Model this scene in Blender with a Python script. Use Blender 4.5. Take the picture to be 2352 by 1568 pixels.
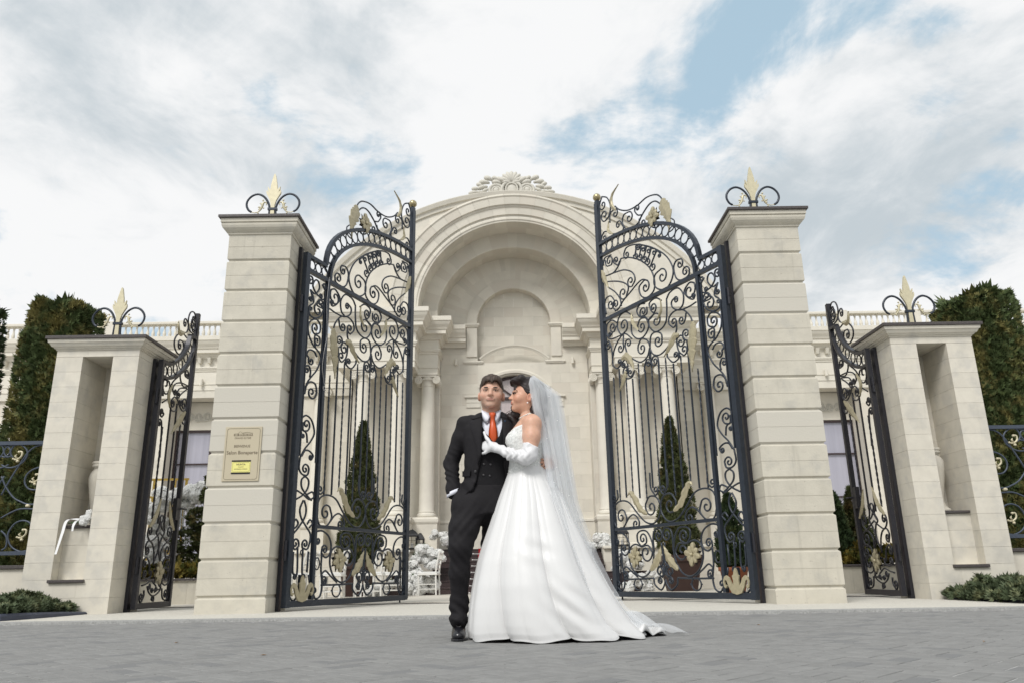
import bpy, math, random
import numpy as np
from mathutils import Vector, Matrix
sin, cos, pi, R = math.sin, math.cos, math.pi, math.radians
for o in list(bpy.data.objects): bpy.data.objects.remove(o)
sc = bpy.context.scene
C = sc.collection
random.seed(7); rng = np.random.default_rng(7)

# ---------------------------------------------------------------- camera
PITCH, ROLL, YAW, CAMH = R(16.752), R(.992), R(.33), .385
F = Vector((sin(YAW)*cos(PITCH), cos(YAW)*cos(PITCH), sin(PITCH)))
R0 = Vector((cos(YAW), -sin(YAW), 0)); U0 = R0.cross(F)
RR = R0*cos(ROLL) - U0*sin(ROLL); UU = U0*cos(ROLL) + R0*sin(ROLL)
cam = bpy.data.cameras.new('camera'); camo = bpy.data.objects.new('camera', cam); C.objects.link(camo)
cam.sensor_width = 36; cam.lens = 36*1796.2/2352; cam.clip_start = .05; cam.clip_end = 5000
M = Matrix((RR, UU, -F)).transposed().to_4x4(); M.translation = (0, 0, CAMH); camo.matrix_world = M
cam.dof.use_dof = True; cam.dof.focus_distance = 5.6; cam.dof.aperture_fstop = 5.6
sc.camera = camo
sc.cycles.transparent_max_bounces = 48

# ---------------------------------------------------------------- sky, sun, exposure
SUN_EL, SUN_AZ = R(47), R(-152)        # azimuth measured clockwise from +Y (the way the camera looks)
w = bpy.data.worlds.new('World'); sc.world = w; w.use_nodes = True
nt = w.node_tree; nt.nodes.clear()
def N(t, **k):
    n = nt.nodes.new(t)
    for a, b in k.items(): setattr(n, a, b)
    return n
def L(a, b): nt.links.new(a, b)
out = N('ShaderNodeOutputWorld'); bg = N('ShaderNodeBackground'); bg.inputs[1].default_value = .1
sky = N('ShaderNodeTexSky', sky_type='NISHITA'); sky.sun_disc = False
sky.sun_elevation = SUN_EL; sky.sun_rotation = SUN_AZ; sky.air_density = 1.0; sky.dust_density = 2.0
def VM(op, a, b=None):
    n = N('ShaderNodeVectorMath', operation=op)
    for i, x in enumerate((a, b)):
        if x is None: continue
        if hasattr(x, 'links'): L(x, n.inputs[i])
        else: n.inputs[i].default_value = x
    return n.outputs[0]
def MA(op, a, b=None, c=None, clamp=False):
    n = N('ShaderNodeMath', operation=op); n.use_clamp = clamp
    for i, x in enumerate((a, b, c)):
        if x is None: continue
        if hasattr(x, 'links'): L(x, n.inputs[i])
        else: n.inputs[i].default_value = x
    return n.outputs[0]
def MR(x, a, b, c=0., d=1., smooth=True):
    n = N('ShaderNodeMapRange'); n.interpolation_type = 'SMOOTHSTEP' if smooth else 'LINEAR'
    L(x, n.inputs[0])
    for i, v in enumerate((a, b, c, d)): n.inputs[i+1].default_value = v
    return n.outputs[0]
def MIX(f, a, b):
    n = N('ShaderNodeMix', data_type='RGBA')
    if hasattr(f, 'links'): L(f, n.inputs[0])
    else: n.inputs[0].default_value = f
    for i, x in ((6, a), (7, b)):
        if hasattr(x, 'links'): L(x, n.inputs[i])
        else: n.inputs[i].default_value = (*x, 1)
    return n.outputs[2]
def NOISE(vec, scale, detail=6, rough=.55, dist=0.):
    n = N('ShaderNodeTexNoise'); L(vec, n.inputs['Vector'])
    n.inputs['Scale'].default_value = scale; n.inputs['Detail'].default_value = detail
    n.inputs['Roughness'].default_value = rough; n.inputs['Distortion'].default_value = dist
    return n.outputs[0]
tc = N('ShaderNodeTexCoord')
sep = N('ShaderNodeSeparateXYZ'); L(tc.outputs['Generated'], sep.inputs[0])
zz = MA('ADD', MA('MAXIMUM', sep.outputs[2], 0.), .30)
cmb = N('ShaderNodeCombineXYZ')
L(MA('DIVIDE', sep.outputs[0], zz), cmb.inputs[0]); L(MA('DIVIDE', sep.outputs[1], zz), cmb.inputs[1])
cloudp = VM('ADD', cmb.outputs[0], (21.0, 5.1, 1.2))
shape = NOISE(cloudp, 2.1, 12, .60, .35)
body = NOISE(VM('ADD', cmb.outputs[0], (11.3, 2.1, 4.)), 1.5, 10, .56, .5)
wisps = NOISE(VM('ADD', cmb.outputs[0], (1.3, 12.1, 9.)), 5.0, 10, .62, .5)
mask = MR(MA('ADD', shape, MA('MULTIPLY', MA('SUBTRACT', wisps, .5), .38)), .305, .45)
shade = MR(MA('ADD', MA('MULTIPLY', body, .72), MA('MULTIPLY', wisps, .28)), .37, .53)
cloud = MIX(shade, (5.3, 5.9, 6.3), (8.9, 8.95, 9.0))
blue = MIX(.75, sky.outputs[0], (5.0, 6.8, 8.0))
col = MIX(mask, blue, cloud)
L(col, bg.inputs[0]); L(bg.outputs[0], out.inputs[0])

sl = bpy.data.lights.new('sun', 'SUN'); sl.energy = 2.5; sl.angle = R(20); sl.color = (1, .975, .94)
so = bpy.data.objects.new('sun', sl); C.objects.link(so)
sd = Vector((sin(SUN_AZ)*cos(SUN_EL), cos(SUN_AZ)*cos(SUN_EL), sin(SUN_EL)))
so.rotation_euler = sd.to_track_quat('Z', 'Y').to_euler(); so.location = sd*50
vs = sc.view_settings; vs.view_transform = 'Standard'; vs.look = 'None'; vs.gamma = 1; vs.exposure = 0.08; vs.use_curve_mapping = False

# ---------------------------------------------------------------- materials
def mat(name, col, rough=.7, metal=0., var=0., nscale=6., bump=0., bscale=80., rnd=0., spec=.4, col2=None, c2scale=3., c2lo=.5, c2hi=.65, speck=None, attr=None, coat=0., sheen=0., stretch=None, tint=None, streak=None, island=False):
    global nt
    m = bpy.data.materials.new(name); m.use_nodes = True; nt = m.node_tree
    b = nt.nodes['Principled BSDF']
    b.inputs['Roughness'].default_value = rough; b.inputs['Metallic'].default_value = metal
    b.inputs['Specular IOR Level'].default_value = spec
    if coat: b.inputs['Coat Weight'].default_value = coat
    if sheen: b.inputs['Sheen Weight'].default_value = sheen; b.inputs['Sheen Roughness'].default_value = .5
    t = N('ShaderNodeTexCoord'); oi = N('ShaderNodeObjectInfo')
    off = N('ShaderNodeVectorMath', operation='SCALE'); L(oi.outputs['Location'], off.inputs[0]); off.inputs[3].default_value = 1.37
    v = VM('ADD', t.outputs['Object'], off.outputs[0])
    if stretch: v = VM('MULTIPLY', v, stretch)
    c = N('ShaderNodeRGB'); c.outputs[0].default_value = (*col, 1); c = c.outputs[0]
    if attr:
        a = N('ShaderNodeVertexColor'); a.layer_name = attr; c = a.outputs[0]
    if col2:
        c = MIX(MR(NOISE(v, c2scale, 5, .6), c2lo, c2hi), c, col2)
    if var:
        f = MR(NOISE(v, nscale, 6, .6), .3, .7, 1-var, 1+var, False)
        g = N('ShaderNodeVectorMath', operation='SCALE'); L(c, g.inputs[0]); L(f, g.inputs[3]); c = g.outputs[0]
    if speck:
        c = MIX(MR(NOISE(v, speck[0], 2, .5), speck[1], speck[1]+.06), c, speck[2])
    if streak:   # rain streaks: long vertical noise
        c = MIX(MR(NOISE(VM('MULTIPLY', v, (9, 9, .55)), 1.0, 5, .65), .56, .78, 0, streak[0]), c, streak[1])
    rv = oi.outputs['Random']
    if island:
        ge = N('ShaderNodeNewGeometry'); rv = MA('FRACT', MA('ADD', MA('MULTIPLY', rv, 7.31), ge.outputs['Random Per Island']))
    if rnd:
        f = MR(rv, 0, 1, 1-rnd, 1+rnd, False)
        g = N('ShaderNodeVectorMath', operation='SCALE'); L(c, g.inputs[0]); L(f, g.inputs[3]); c = g.outputs[0]
    if tint:   # some pieces of another hue
        c = MIX(MR(rv, tint[1], tint[1]+.02), c, tint[0])
    L(c, b.inputs['Base Color'])
    if bump:
        bn = N('ShaderNodeBump'); bn.inputs['Strength'].default_value = bump; bn.inputs['Distance'].default_value = .004
        L(NOISE(v, bscale, 5, .6), bn.inputs['Height']); L(bn.outputs[0], b.inputs['Normal'])
    return m
K = {}
K['stone'] = mat('limestone', (.535, .505, .428), .85, var=.07, nscale=5, bump=.5, bscale=45, rnd=.05, spec=.25, col2=(.46, .44, .385), c2scale=3.5, c2lo=.50, c2hi=.72, speck=(38, .70, (.40, .37, .31)), streak=(.5, (.36, .34, .29)), tint=((.535, .51, .445), .86))
K['pier'] = mat('pale_limestone', (.62, .585, .505), .85, var=.06, nscale=7, bump=.4, bscale=60, rnd=.035, spec=.25, col2=(.55, .525, .465), c2scale=4, c2lo=.46, c2hi=.66, streak=(.4, (.45, .42, .36)))
K['wall'] = mat('facade_limestone', (.645, .612, .535), .85, var=.06, nscale=2.2, bump=.3, bscale=30, spec=.25, col2=(.585, .555, .49), c2scale=1.6, c2lo=.48, c2hi=.7)
K['piece'] = mat('facade_slab', (.63, .597, .52), .85, var=.05, nscale=2.5, bump=.3, bscale=30, rnd=.085, spec=.25, tint=((.60, .56, .485), .8))
K['trim'] = mat('facade_trim', (.665, .633, .555), .8, var=.05, nscale=3, spec=.25, rnd=.03)
K['carve'] = mat('carved_stone', (.58, .56, .50), .9, var=.08, nscale=9, bump=.5, bscale=60, spec=.2)
K['iron'] = mat('blue_grey_iron', (.026, .034, .048), .38, metal=.25, var=.15, nscale=20, spec=.5, bump=.12, bscale=220)
K['iron2'] = mat('black_iron', (.020, .020, .026), .42, metal=.25, var=.15, nscale=20, spec=.5, bump=.12, bscale=220, speck=(55, .73, (.12, .035, .015)))
K['fence'] = mat('slate_iron', (.055, .070, .098), .45, metal=.2, var=.12, nscale=20, spec=.5)
K['gold'] = mat('khaki_gold_paint', (.41, .365, .245), .45, metal=.3, var=.14, nscale=18, spec=.5, bump=.25, bscale=90)
K['pale_gold'] = mat('pale_gold_paint', (.58, .53, .37), .45, metal=.2, var=.10, nscale=18, spec=.5)
K['ball'] = mat('brass', (.40, .34, .20), .3, metal=.7, var=.1, nscale=12)
K['granite'] = mat('dark_granite', (.060, .052, .050), .45, var=.3, nscale=60, speck=(150, .60, (.16, .14, .135)), spec=.45)
K['step'] = mat('brown_granite', (.040, .026, .026), .4, var=.35, nscale=45, speck=(130, .62, (.13, .085, .08)), spec=.45)
K['paver'] = mat('concrete_paver', (.222, .222, .217), .88, var=.10, nscale=14, bump=.6, bscale=170, rnd=.07, spec=.25, speck=(260, .73, (.42, .42, .42)), tint=((.185, .187, .187), .90), island=True)
K['sand'] = mat('jointing_sand', (.46, .46, .45), .95, var=.12, nscale=30, bump=.5, bscale=300)
K['asphalt'] = mat('ground_soil', (.20, .19, .175), .95, var=.15, nscale=2)
K['pebble'] = mat('pebble_wash', (.55, .53, .475), .9, var=.14, nscale=60, bump=1.0, bscale=240, speck=(190, .66, (.30, .28, .25)), spec=.25)
K['plaza'] = mat('plaza_slab', (.52, .49, .43), .85, var=.08, nscale=9, rnd=.05, bump=.4, bscale=130)
K['kerb'] = mat('grey_kerb', (.30, .30, .29), .9, var=.3, nscale=55, bump=.8, bscale=160)
K['bluekerb'] = mat('blue_grey_kerb', (.050, .058, .085), .6, var=.2, nscale=12, bump=.3)
K['plaque'] = mat('champagne_plate', (.52, .46, .335), .35, metal=.3, var=.03, nscale=3)
K['ink'] = mat('engraved_brown', (.10, .075, .045), .6)
K['black'] = mat('black_plastic', (.008, .008, .009), .5)
K['card'] = mat('yellow_card', (.74, .70, .24), .6)
K['frame'] = mat('brown_window_frame', (.045, .028, .028), .45)
K['white'] = mat('white_lacquer', (.72, .71, .67), .35)
K['petal'] = mat('white_petal', (.93, .93, .92), .7, var=.03, nscale=30, spec=.2)
_p = K['petal']; _t = _p.node_tree; _bs = _t.nodes['Principled BSDF']; _o = _t.nodes['Material Output']
_tr = _t.nodes.new('ShaderNodeBsdfTranslucent'); _tr.inputs[0].default_value = (.9, .9, .88, 1); _mx = _t.nodes.new('ShaderNodeMixShader'); _mx.inputs[0].default_value = .5
_t.links.new(_bs.outputs[0], _mx.inputs[1]); _t.links.new(_tr.outputs[0], _mx.inputs[2]); _t.links.new(_mx.outputs[0], _o.inputs[0])
K['satin'] = mat('white_satin_ribbon', (.82, .82, .82), .4, spec=.5)
K['leafy'] = mat('leaf_green', (.035, .07, .02), .6, var=.4, nscale=20)
K['red'] = mat('red_carpet', (.30, .008, .015), .9, var=.15, nscale=40)
K['steel'] = mat('carpet_rod_steel', (.62, .60, .58), .35, metal=.7)
K['pot'] = mat('brown_planter', (.042, .022, .018), .45, var=.1, nscale=4)
K['terra'] = mat('terracotta', (.30, .10, .045), .7, var=.12, nscale=8)
K['bark'] = mat('bark', (.09, .065, .045), .9, var=.3, nscale=30, bump=.8, bscale=60)
K['goldframe'] = mat('bright_gold_tube', (.55, .38, .09), .3, metal=.6)
K['drape'] = mat('blue_fabric', (.012, .035, .075), .7)
def foliage(name, c1, c2, c3, scale=2.6, lo=.45, hi=.6):
    m = mat(name, c1, .65, var=.45, nscale=17, spec=.2, col2=c2, c2scale=scale, c2lo=lo, c2hi=hi)
    return m
K['thuja'] = foliage('clipped_thuja', (.066, .092, .034), (.180, .160, .056), None, 2.6, .46, .62)
K['thuja2'] = foliage('dark_thuja', (.036, .058, .024), (.080, .095, .032), None, 2.4, .5, .7)
K['cypress'] = foliage('conical_thuja', (.055, .066, .024), (.125, .095, .038), None, 3.5, .52, .70)
K['juniper'] = foliage('juniper', (.075, .098, .052), (.160, .170, .085), None, 6, .48, .66)
K['goldjun'] = foliage('golden_juniper', (.060, .070, .015), (.21, .16, .035), None, 5, .42, .60)
# window glass: pale curtains seen behind reflecting panes
def glass(name, col, rough=.04):
    m = mat(name, col, rough, var=.10, nscale=2.0, spec=.9, stretch=(5, 1, .15)); return m
K['pane'] = glass('curtained_glass', (.36, .355, .42))
K['doorpane'] = glass('rose_glass', (.47, .405, .40), .08)
def clear_glass():
    m = bpy.data.materials.new('crystal'); m.use_nodes = True; b = m.node_tree.nodes['Principled BSDF']
    b.inputs['Base Color'].default_value = (.9, .92, .92, 1); b.inputs['Roughness'].default_value = .08
    b.inputs['Transmission Weight'].default_value = .75; b.inputs['IOR'].default_value = 1.45
    return m
K['crystal'] = clear_glass()

# ---------------------------------------------------------------- mesh helpers
ORG = {}
def setp(o, label=None, cat=None, group=None, kind=None):
    if label: o['label'] = label
    if cat: o['category'] = cat
    if group: o['group'] = group
    if kind: o['kind'] = kind
    return o
def empty(name, loc, label, cat, group=None, rotz=0.):
    o = bpy.data.objects.new(name, None); C.objects.link(o); o.location = loc; o.rotation_euler = (0, 0, rotz)
    o.empty_display_size = .1; ORG[o.name] = Vector(loc)
    return setp(o, label, cat, group)
def obj(name, me, parent=None, loc=None):
    o = bpy.data.objects.new(name, me); C.objects.link(o)
    if parent is not None: o.parent = parent
    if loc is not None: o.location = loc
    return o
def rootorg(p):
    while p is not None and p.parent is not None: p = p.parent
    return ORG.get(p.name, Vector((0, 0, 0))) if p is not None else Vector((0, 0, 0))
class MB:
    def __init__(s): s.v = []; s.f = []
    def add(s, vs, fs):
        n = len(s.v); s.v += [tuple(p) for p in vs]; s.f += [tuple(i+n for i in f) for f in fs]; return s
    def box(s, x0, x1, y0, y1, z0, z1, bev=0.):
        if bev:
            b = bev; vs = []; fs = []
            for z, i in ((z0, b), (z0+b, 0), (z1-b, 0), (z1, b)):
                vs += [(x0+i, y0+i, z), (x1-i, y0+i, z), (x1-i, y1-i, z), (x0+i, y1-i, z)]
            for k in range(3):
                for j in range(4):
                    a = k*4+j; c = k*4+(j+1) % 4; fs.append((a, c, c+4, a+4))
            fs += [(3, 2, 1, 0), (12, 13, 14, 15)]
            return s.add(vs, fs)
        return s.add([(x0, y0, z0), (x1, y0, z0), (x1, y1, z0), (x0, y1, z0), (x0, y0, z1), (x1, y0, z1), (x1, y1, z1), (x0, y1, z1)],
                     [(3, 2, 1, 0), (4, 5, 6, 7), (0, 1, 5, 4), (1, 2, 6, 5), (2, 3, 7, 6), (3, 0, 4, 7)])
    def loft(s, rings, cap=True, closed=True):
        n = len(rings[0]); vs = [p for r in rings for p in r]; fs = []
        for k in range(len(rings)-1):
            for j in range(n if closed else n-1):
                a = k*n+j; b = k*n+(j+1) % n; fs.append((a, b, b+n, a+n))
        if cap: fs.append(tuple(range(n-1, -1, -1))); fs.append(tuple((len(rings)-1)*n+j for j in range(n)))
        return s.add(vs, fs)
    def lathe(s, prof, n=12, c=(0, 0, 0), cap=True):
        return s.loft([[(c[0]+r*cos(2*pi*j/n), c[1]+r*sin(2*pi*j/n), c[2]+z) for j in range(n)] for r, z in prof], cap)
    def sqstack(s, prof, w, d, c=(0, 0, 0)):      # square-plan stack: (offset, z), w x d plan, c = centre
        return s.loft([[(c[0]-w/2-o, c[1]-d/2-o, c[2]+z), (c[0]+w/2+o, c[1]-d/2-o, c[2]+z), (c[0]+w/2+o, c[1]+d/2+o, c[2]+z), (c[0]-w/2-o, c[1]+d/2+o, c[2]+z)] for o, z in prof])
    def tube(s, P, r, n=6, closed=False, twist=0., flat=1.):
        P = [Vector(p) for p in P]; m = len(P)
        if m < 2: return s
        rings = []; up = None
        for i in range(m):
            if closed: t = P[(i+1) % m]-P[i-1]
            else: t = P[min(i+1, m-1)]-P[max(i-1, 0)]
            if t.length < 1e-9: t = Vector((0, 0, 1))
            t.normalize()
            if up is None:
                up = Vector((0, 1, 0)) if abs(t.y) < .9 else Vector((1, 0, 0))
            up = (up-t*up.dot(t))
            if up.length < 1e-6: up = t.orthogonal()
            up.normalize(); sd_ = t.cross(up)
            rr = r[i] if isinstance(r, (list, tuple)) else r
            rings.append([P[i]+(up*cos(2*pi*j/n+twist*i+pi/n)*flat+sd_*sin(2*pi*j/n+twist*i+pi/n))*rr for j in range(n)])
        if closed: rings.append(rings[0])
        return s.loft(rings, cap=not closed)
    def plate(s, poly, y0, y1):                  # polygon in (x,z) extruded in y
        n = len(poly); vs = [(x, y0, z) for x, z in poly]+[(x, y1, z) for x, z in poly]
        return s.add(vs, [tuple(range(n)), tuple(range(2*n-1, n-1, -1))]+[(j, j+n, (j+1) % n+n, (j+1) % n) for j in range(n)])
    def sphere(s, c, r, n=10, m=7):
        if not hasattr(r, '__len__'): r = (r, r, r)
        prof = [(sin(pi*k/m), -cos(pi*k/m)) for k in range(1, m)]
        rings = [[(c[0]+r[0]*a*cos(2*pi*j/n), c[1]+r[1]*a*sin(2*pi*j/n), c[2]+r[2]*z) for j in range(n)] for a, z in prof]
        return s.loft(rings)
    def mesh(s, name, m, smooth=False, o=(0, 0, 0)):
        me = bpy.data.meshes.new(name)
        if o[0] or o[1] or o[2]: me.from_pydata([(a-o[0], b-o[1], c-o[2]) for a, b, c in s.v], [], s.f)
        else: me.from_pydata(s.v, [], s.f)
        me.materials.append(m)
        if smooth: me.shade_smooth() if hasattr(me, 'shade_smooth') else me.polygons.foreach_set('use_smooth', [True]*len(me.polygons))
        return me
    def build(s, name, m, parent=None, smooth=False, local=False):
        o = (0, 0, 0) if local else tuple(rootorg(parent))
        return obj(name, s.mesh(name, m, smooth, o), parent)
def smooth_by_angle(me, ang=35):
    try: me.set_sharp_from_angle(angle=R(ang))
    except Exception: pass
def thing1(name, mb, m, loc, label, cat, group=None, smooth=False, kind=None):   # a thing that is one mesh, origin at its base
    o = obj(name, mb.mesh(name, m, smooth, loc)); o.location = loc
    return setp(o, label, cat, group, kind)
def catmull(P, n=6):
    P = [Vector(p) if len(p) == 3 else Vector((p[0], 0, p[1])) for p in P]
    if len(P) < 3: return P
    Q = [P[0]*2-P[1]]+P+[P[-1]*2-P[-2]]; o = []
    for i in range(1, len(Q)-2):
        a, b, c, d = Q[i-1:i+3]
        for k in range(n):
            t = k/n
            o.append(.5*((2*b)+(c-a)*t+(2*a-5*b+4*c-d)*t*t+(3*b-a-3*c+d)*t**3))
    o.append(P[-1]); return o
def spiral(p, tng, c, turns=1.25, n=22):          # points curling from p about c
    d = p-c; r0 = d.length; a0 = math.atan2(d.z, d.x)
    s = 1 if (d.x*tng.z-d.z*tng.x) > 0 else -1
    rend = max(.010, r0*.13); o = []
    for i in range(1, n+1):
        f = i/n; r = r0+(rend-r0)*f**.85; a = a0+s*turns*2*pi*f
        o.append(c+Vector((r*cos(a), 0, r*sin(a))))
    return o
def scroll_path(pts, sc_, ec, n=6):
    P = catmull(pts, n)
    if ec:
        c = Vector((ec[0], 0, ec[1])); P = P+spiral(P[-1], (P[-1]-P[-2]), c)
    if sc_:
        c = Vector((sc_[0], 0, sc_[1])); P = spiral(P[0], (P[0]-P[1]), c)[::-1]+P
    return P
# ================================================================ ground
g = MB().add([(-1500, -1500, -.03), (1500, -1500, -.03), (1500, 1500, -.03), (-1500, 1500, -.03)], [(0, 1, 2, 3)]).build('ground', K['asphalt']); setp(g, 'bare ground around the hall', None, None, 'structure')
KY = lambda x: 8.29-.0468*x        # front line of the kerb
street = MB().add([(-30, -12, -.004), (30, -12, -.004), (30, KY(30), -.004), (-30, KY(-30), -.004)], [(0, 1, 2, 3)]).build('street', K['sand']); setp(street, 'grey block paved street with pale sand joints', None, None, 'structure')
# 45 degree herringbone of 200 x 100 blocks
pv = MB(); gap = .0038; b = .004
vs = []; fs = []
x1, y1 = .1-gap, .05-gap
for z, i in ((-.03, 0), (-b*.6, 0), (0, b)):
    vs += [(-x1+i, -y1+i, z), (x1-i, -y1+i, z), (x1-i, y1-i, z), (-x1+i, y1-i, z)]
for k in range(2):
    for j in range(4): a = k*4+j; c = k*4+(j+1) % 4; fs.append((a, c, c+4, a+4))
fs.append((8, 9, 10, 11))
pv.add(vs, fs); pme = pv.mesh('paver', K['paver'])
cand = []
W_ = .1
for n in range(-110, 111):
    for m in range(-60, 61):
        for kind in (0, 1):
            if kind == 0: u = n*W_+m*2*W_*1+.1; v = n*W_-m*2*W_+.05; h = 1   # along u
            else: u = n*W_+m*2*W_+.05; v = n*W_-m*2*W_+.2; h = 0             # along v
            x = (u-v)/math.sqrt(2)*1.0; y = (u+v)/math.sqrt(2)
            x += .03; y += 4.4
            if -7.5 < x < 7.5 and 1.9 < y < KY(x)-.02: cand.append((x, y, h))
def inview(x, y):
    d = Vector((x, y, -CAMH)); z = d.dot(F)
    if z <= 0: return 9e9
    if abs(d.dot(RR)/z) > .67 or abs(d.dot(UU)/z) > .445: return 9e9
    return z
cand.sort(key=lambda q: inview(q[0], q[1]))
rest = MB()
for k, (x, y, h) in enumerate(cand):
    ang = R(45) if h else R(135)
    dz = random.uniform(-.0012, .0012)
    if k < 300:
        o = obj('paver', pme, street, (x, y, dz)); o.rotation_euler = (random.uniform(-.006, .006), random.uniform(-.006, .006), ang)
    else:
        ca, sa = cos(ang), sin(ang)
        rest.add([(x+a*ca-c*sa, y+a*sa+c*ca, d+dz) for a, c, d in vs], fs)
ro = rest.build('paver', K['paver'], street); ro['kind'] = 'stuff'
# kerb strip, pebble apron, plaza
kb = MB()
kerb = MB().add([(-30, KY(-30), -.02), (30, KY(30), -.02), (30, KY(30)+.12, -.02), (-30, KY(-30)+.12, -.02), (-30, KY(-30)+.004, .022), (30, KY(30)+.004, .022), (30, KY(30)+.12, .03), (-30, KY(-30)+.12, .03)],
    [(0, 1, 5, 4), (4, 5, 6, 7), (1, 2, 6, 5), (3, 0, 4, 7)]).build('kerb', K['kerb']); setp(kerb, 'rough grey kerb edging between street and pebble apron', None, None, 'structure')
AB = lambda x: 12.15-.0468*x
apron = MB().add([(-30, KY(-30)+.12, .026), (30, KY(30)+.12, .026), (30, AB(30), .032), (-30, AB(-30), .032)], [(0, 1, 2, 3)]).build('apron', K['pebble']); setp(apron, 'cream pebble wash apron in front of the gates', None, None, 'structure')
drain = MB().box(-30, 30, 12.15, 12.27, .0, .040); drain.v = [(x, y-.0468*x, z) for x, y, z in drain.v]
drain = drain.build('drain_strip', K['granite']); setp(drain, 'dark granite strip across the gateway behind the apron', None, None, 'structure')
plaza = MB().add([(-60, AB(-60)+.12, .030), (60, AB(60)+.12, .030), (60, 60, .030), (-60, 60, .030)], [(0, 1, 2, 3)]).build('plaza', K['plaza']); setp(plaza, 'pale stone forecourt inside the gates', None, None, 'structure')
bm = MB().box(-.345, .345, -.345, .345, 0, .008, .004).mesh('slab', K['plaza'])
for i in range(-6, 7):
    for j in range(0, 12):
        x = .1+i*.99+(j % 2)*.495; y = 12.9+j*.495
        o = obj('slab', bm, plaza, (x, y, .031)); o.rotation_euler = (0, 0, R(45))

# ================================================================ gate pillars
PW, PD, PY = .837, .863, 9.731
def pillar(x0, label):
    cx, cy = x0+PW/2, PY+PD/2
    root = empty('gate_pillar', (cx, cy, 0), label, 'pillar', 'tall stone gate pillars')
    return root
P_ = .429; gr = .022; ch = .026
def course(h, first=False, last=False):
    m = h*.5; z0 = 0
    pr = []
    if first: pr += [(0, 0)]
    else: pr += [(-gr, 0), (-gr, .008), (0, ch)]
    if not first: pr += [(0, m-.0025), (-.003, m-.0025), (-.003, m+.0025), (0, m+.0025)]
    if last: pr += [(0, h)]
    else: pr += [(0, h-ch), (-gr, h-.006), (-gr, h)]
    return MB().sqstack(pr, PW, PD).mesh('stone_block', K['stone'])
mb0 = course(.213, first=True); mb1 = course(P_); mbt = course(.395, last=True)
capp = [(0, 4.875), (.016, 4.879), (.016, 4.905), (.028, 4.908), (.034, 4.915), (.052, 4.928), (.076, 4.955), (.088, 4.985), (.090, 5.012), (.082, 5.014), (.082, 5.024), (.100, 5.028), (.100, 5.082)]
capm = MB().sqstack(capp, PW, PD).mesh('capital', K['stone'])
slabm = MB().sqstack([(.118, 5.083), (.128, 5.090), (.128, 5.120), (.124, 5.126)], PW, PD).mesh('coping_slab', K['granite'])
roots = {}
for key, x0, lab in (('L', -3.7445, 'tall rusticated limestone gate pillar carrying the brass name plate'), ('R', 3.1293, 'tall rusticated limestone gate pillar without a name plate')):
    r_ = pillar(x0, lab); roots[key] = r_
    z = 0
    obj('stone_block', mb0, r_, (0, 0, 0)); z = .213
    for k in range(10): obj('stone_block', mb1, r_, (0, 0, z)); z += P_
    obj('stone_block', mbt, r_, (0, 0, z)); z += .395
    obj('capital', capm, r_); obj('coping_slab', slabm, r_)
    sx = 1 if key == 'L' else -1
    xi = x0+PW if key == 'L' else x0
    # iron jamb bolted to the pillar's inner side
    MB().box(min(xi+sx*.003, xi+sx*.045), max(xi+sx*.003, xi+sx*.045), PY+.40, PY+.49, .03, 4.86).build('iron_jamb', K['iron2'], r_)
# finials
def finial(loc, label):
    root = empty('finial', loc, label, 'finial', 'gold and iron finials')
    hp = [(.034, 0), (.030, .20), (.026, .33), (.028, .40), (.045, .47), (.075, .53), (.100, .575), (.104, .60), (.098, .635), (.078, .605), (.070, .60), (.086, .645), (.088, .69), (.066, .655), (.050, .645), (.047, .70), (.040, .745), (.024, .82), (.012, .875), (.003, .893)]
    poly = [(x, z) for x, z in hp]+[(-x, z) for x, z in hp[::-1]]
    MB().plate(poly, -.016, .016).build('spear', K['pale_gold'], root, local=True)
    for s in (1, -1):
        P = catmull([(s*.075, .005), (s*.055, .12), (s*.046, .25), (s*.044, .33), (s*.058, .41), (s*.105, .50), (s*.165, .555), (s*.235, .575), (s*.31, .545), (s*.365, .475), (s*.375, .40), (s*.345, .33), (s*.30, .295)], 5)
        MB().tube(P, .0165, 6).build('scroll', K['iron'], root, smooth=True, local=True)
        Q = catmull([(s*.30, .295), (s*.25, .285), (s*.20, .30), (s*.165, .345), (s*.15, .40), (s*.135, .44), (s*.105, .445), (s*.09, .42), (s*.10, .40)], 5)
        n = len(Q); rr = [.007+.012*math.exp(-((i/n-.5)/.2)**2) for i in range(n)]
        ob = MB().tube(Q, rr, 6)
        for a, zc, r_ in ((.195, .37, .014), (.205, .275, .013), (.13, .355, .012), (.145, .475, .015), (.19, .335, .016)):
            ob.sphere((s*a, 0, zc), (r_, r_*.8, r_), 7, 5)
        for (a, zc, dx, dz) in ((.17, .35, .045, .02), (.17, .33, -.035, .045), (.155, .40, .035, .03)):
            ob.tube([(s*a, 0, zc), (s*(a+dx*.6), -.006, zc+dz), (s*(a+dx), 0, zc+dz*.8)], [.012, .009, .003], 5)
        ob.build('leaf_ornament', K['pale_gold'], root, smooth=True, local=True)
    MB().box(-.066, .066, -.024, .024, .315, .355, .004).build('collar', K['iron'], root, local=True)
    return root
finial((-3.326, 10.15, 5.126), 'gold spear finial with iron scrolls on the pillar with the name plate')
finial((3.548, 10.15, 5.126), 'gold spear finial with iron scrolls on the tall pillar without a name plate')

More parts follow.
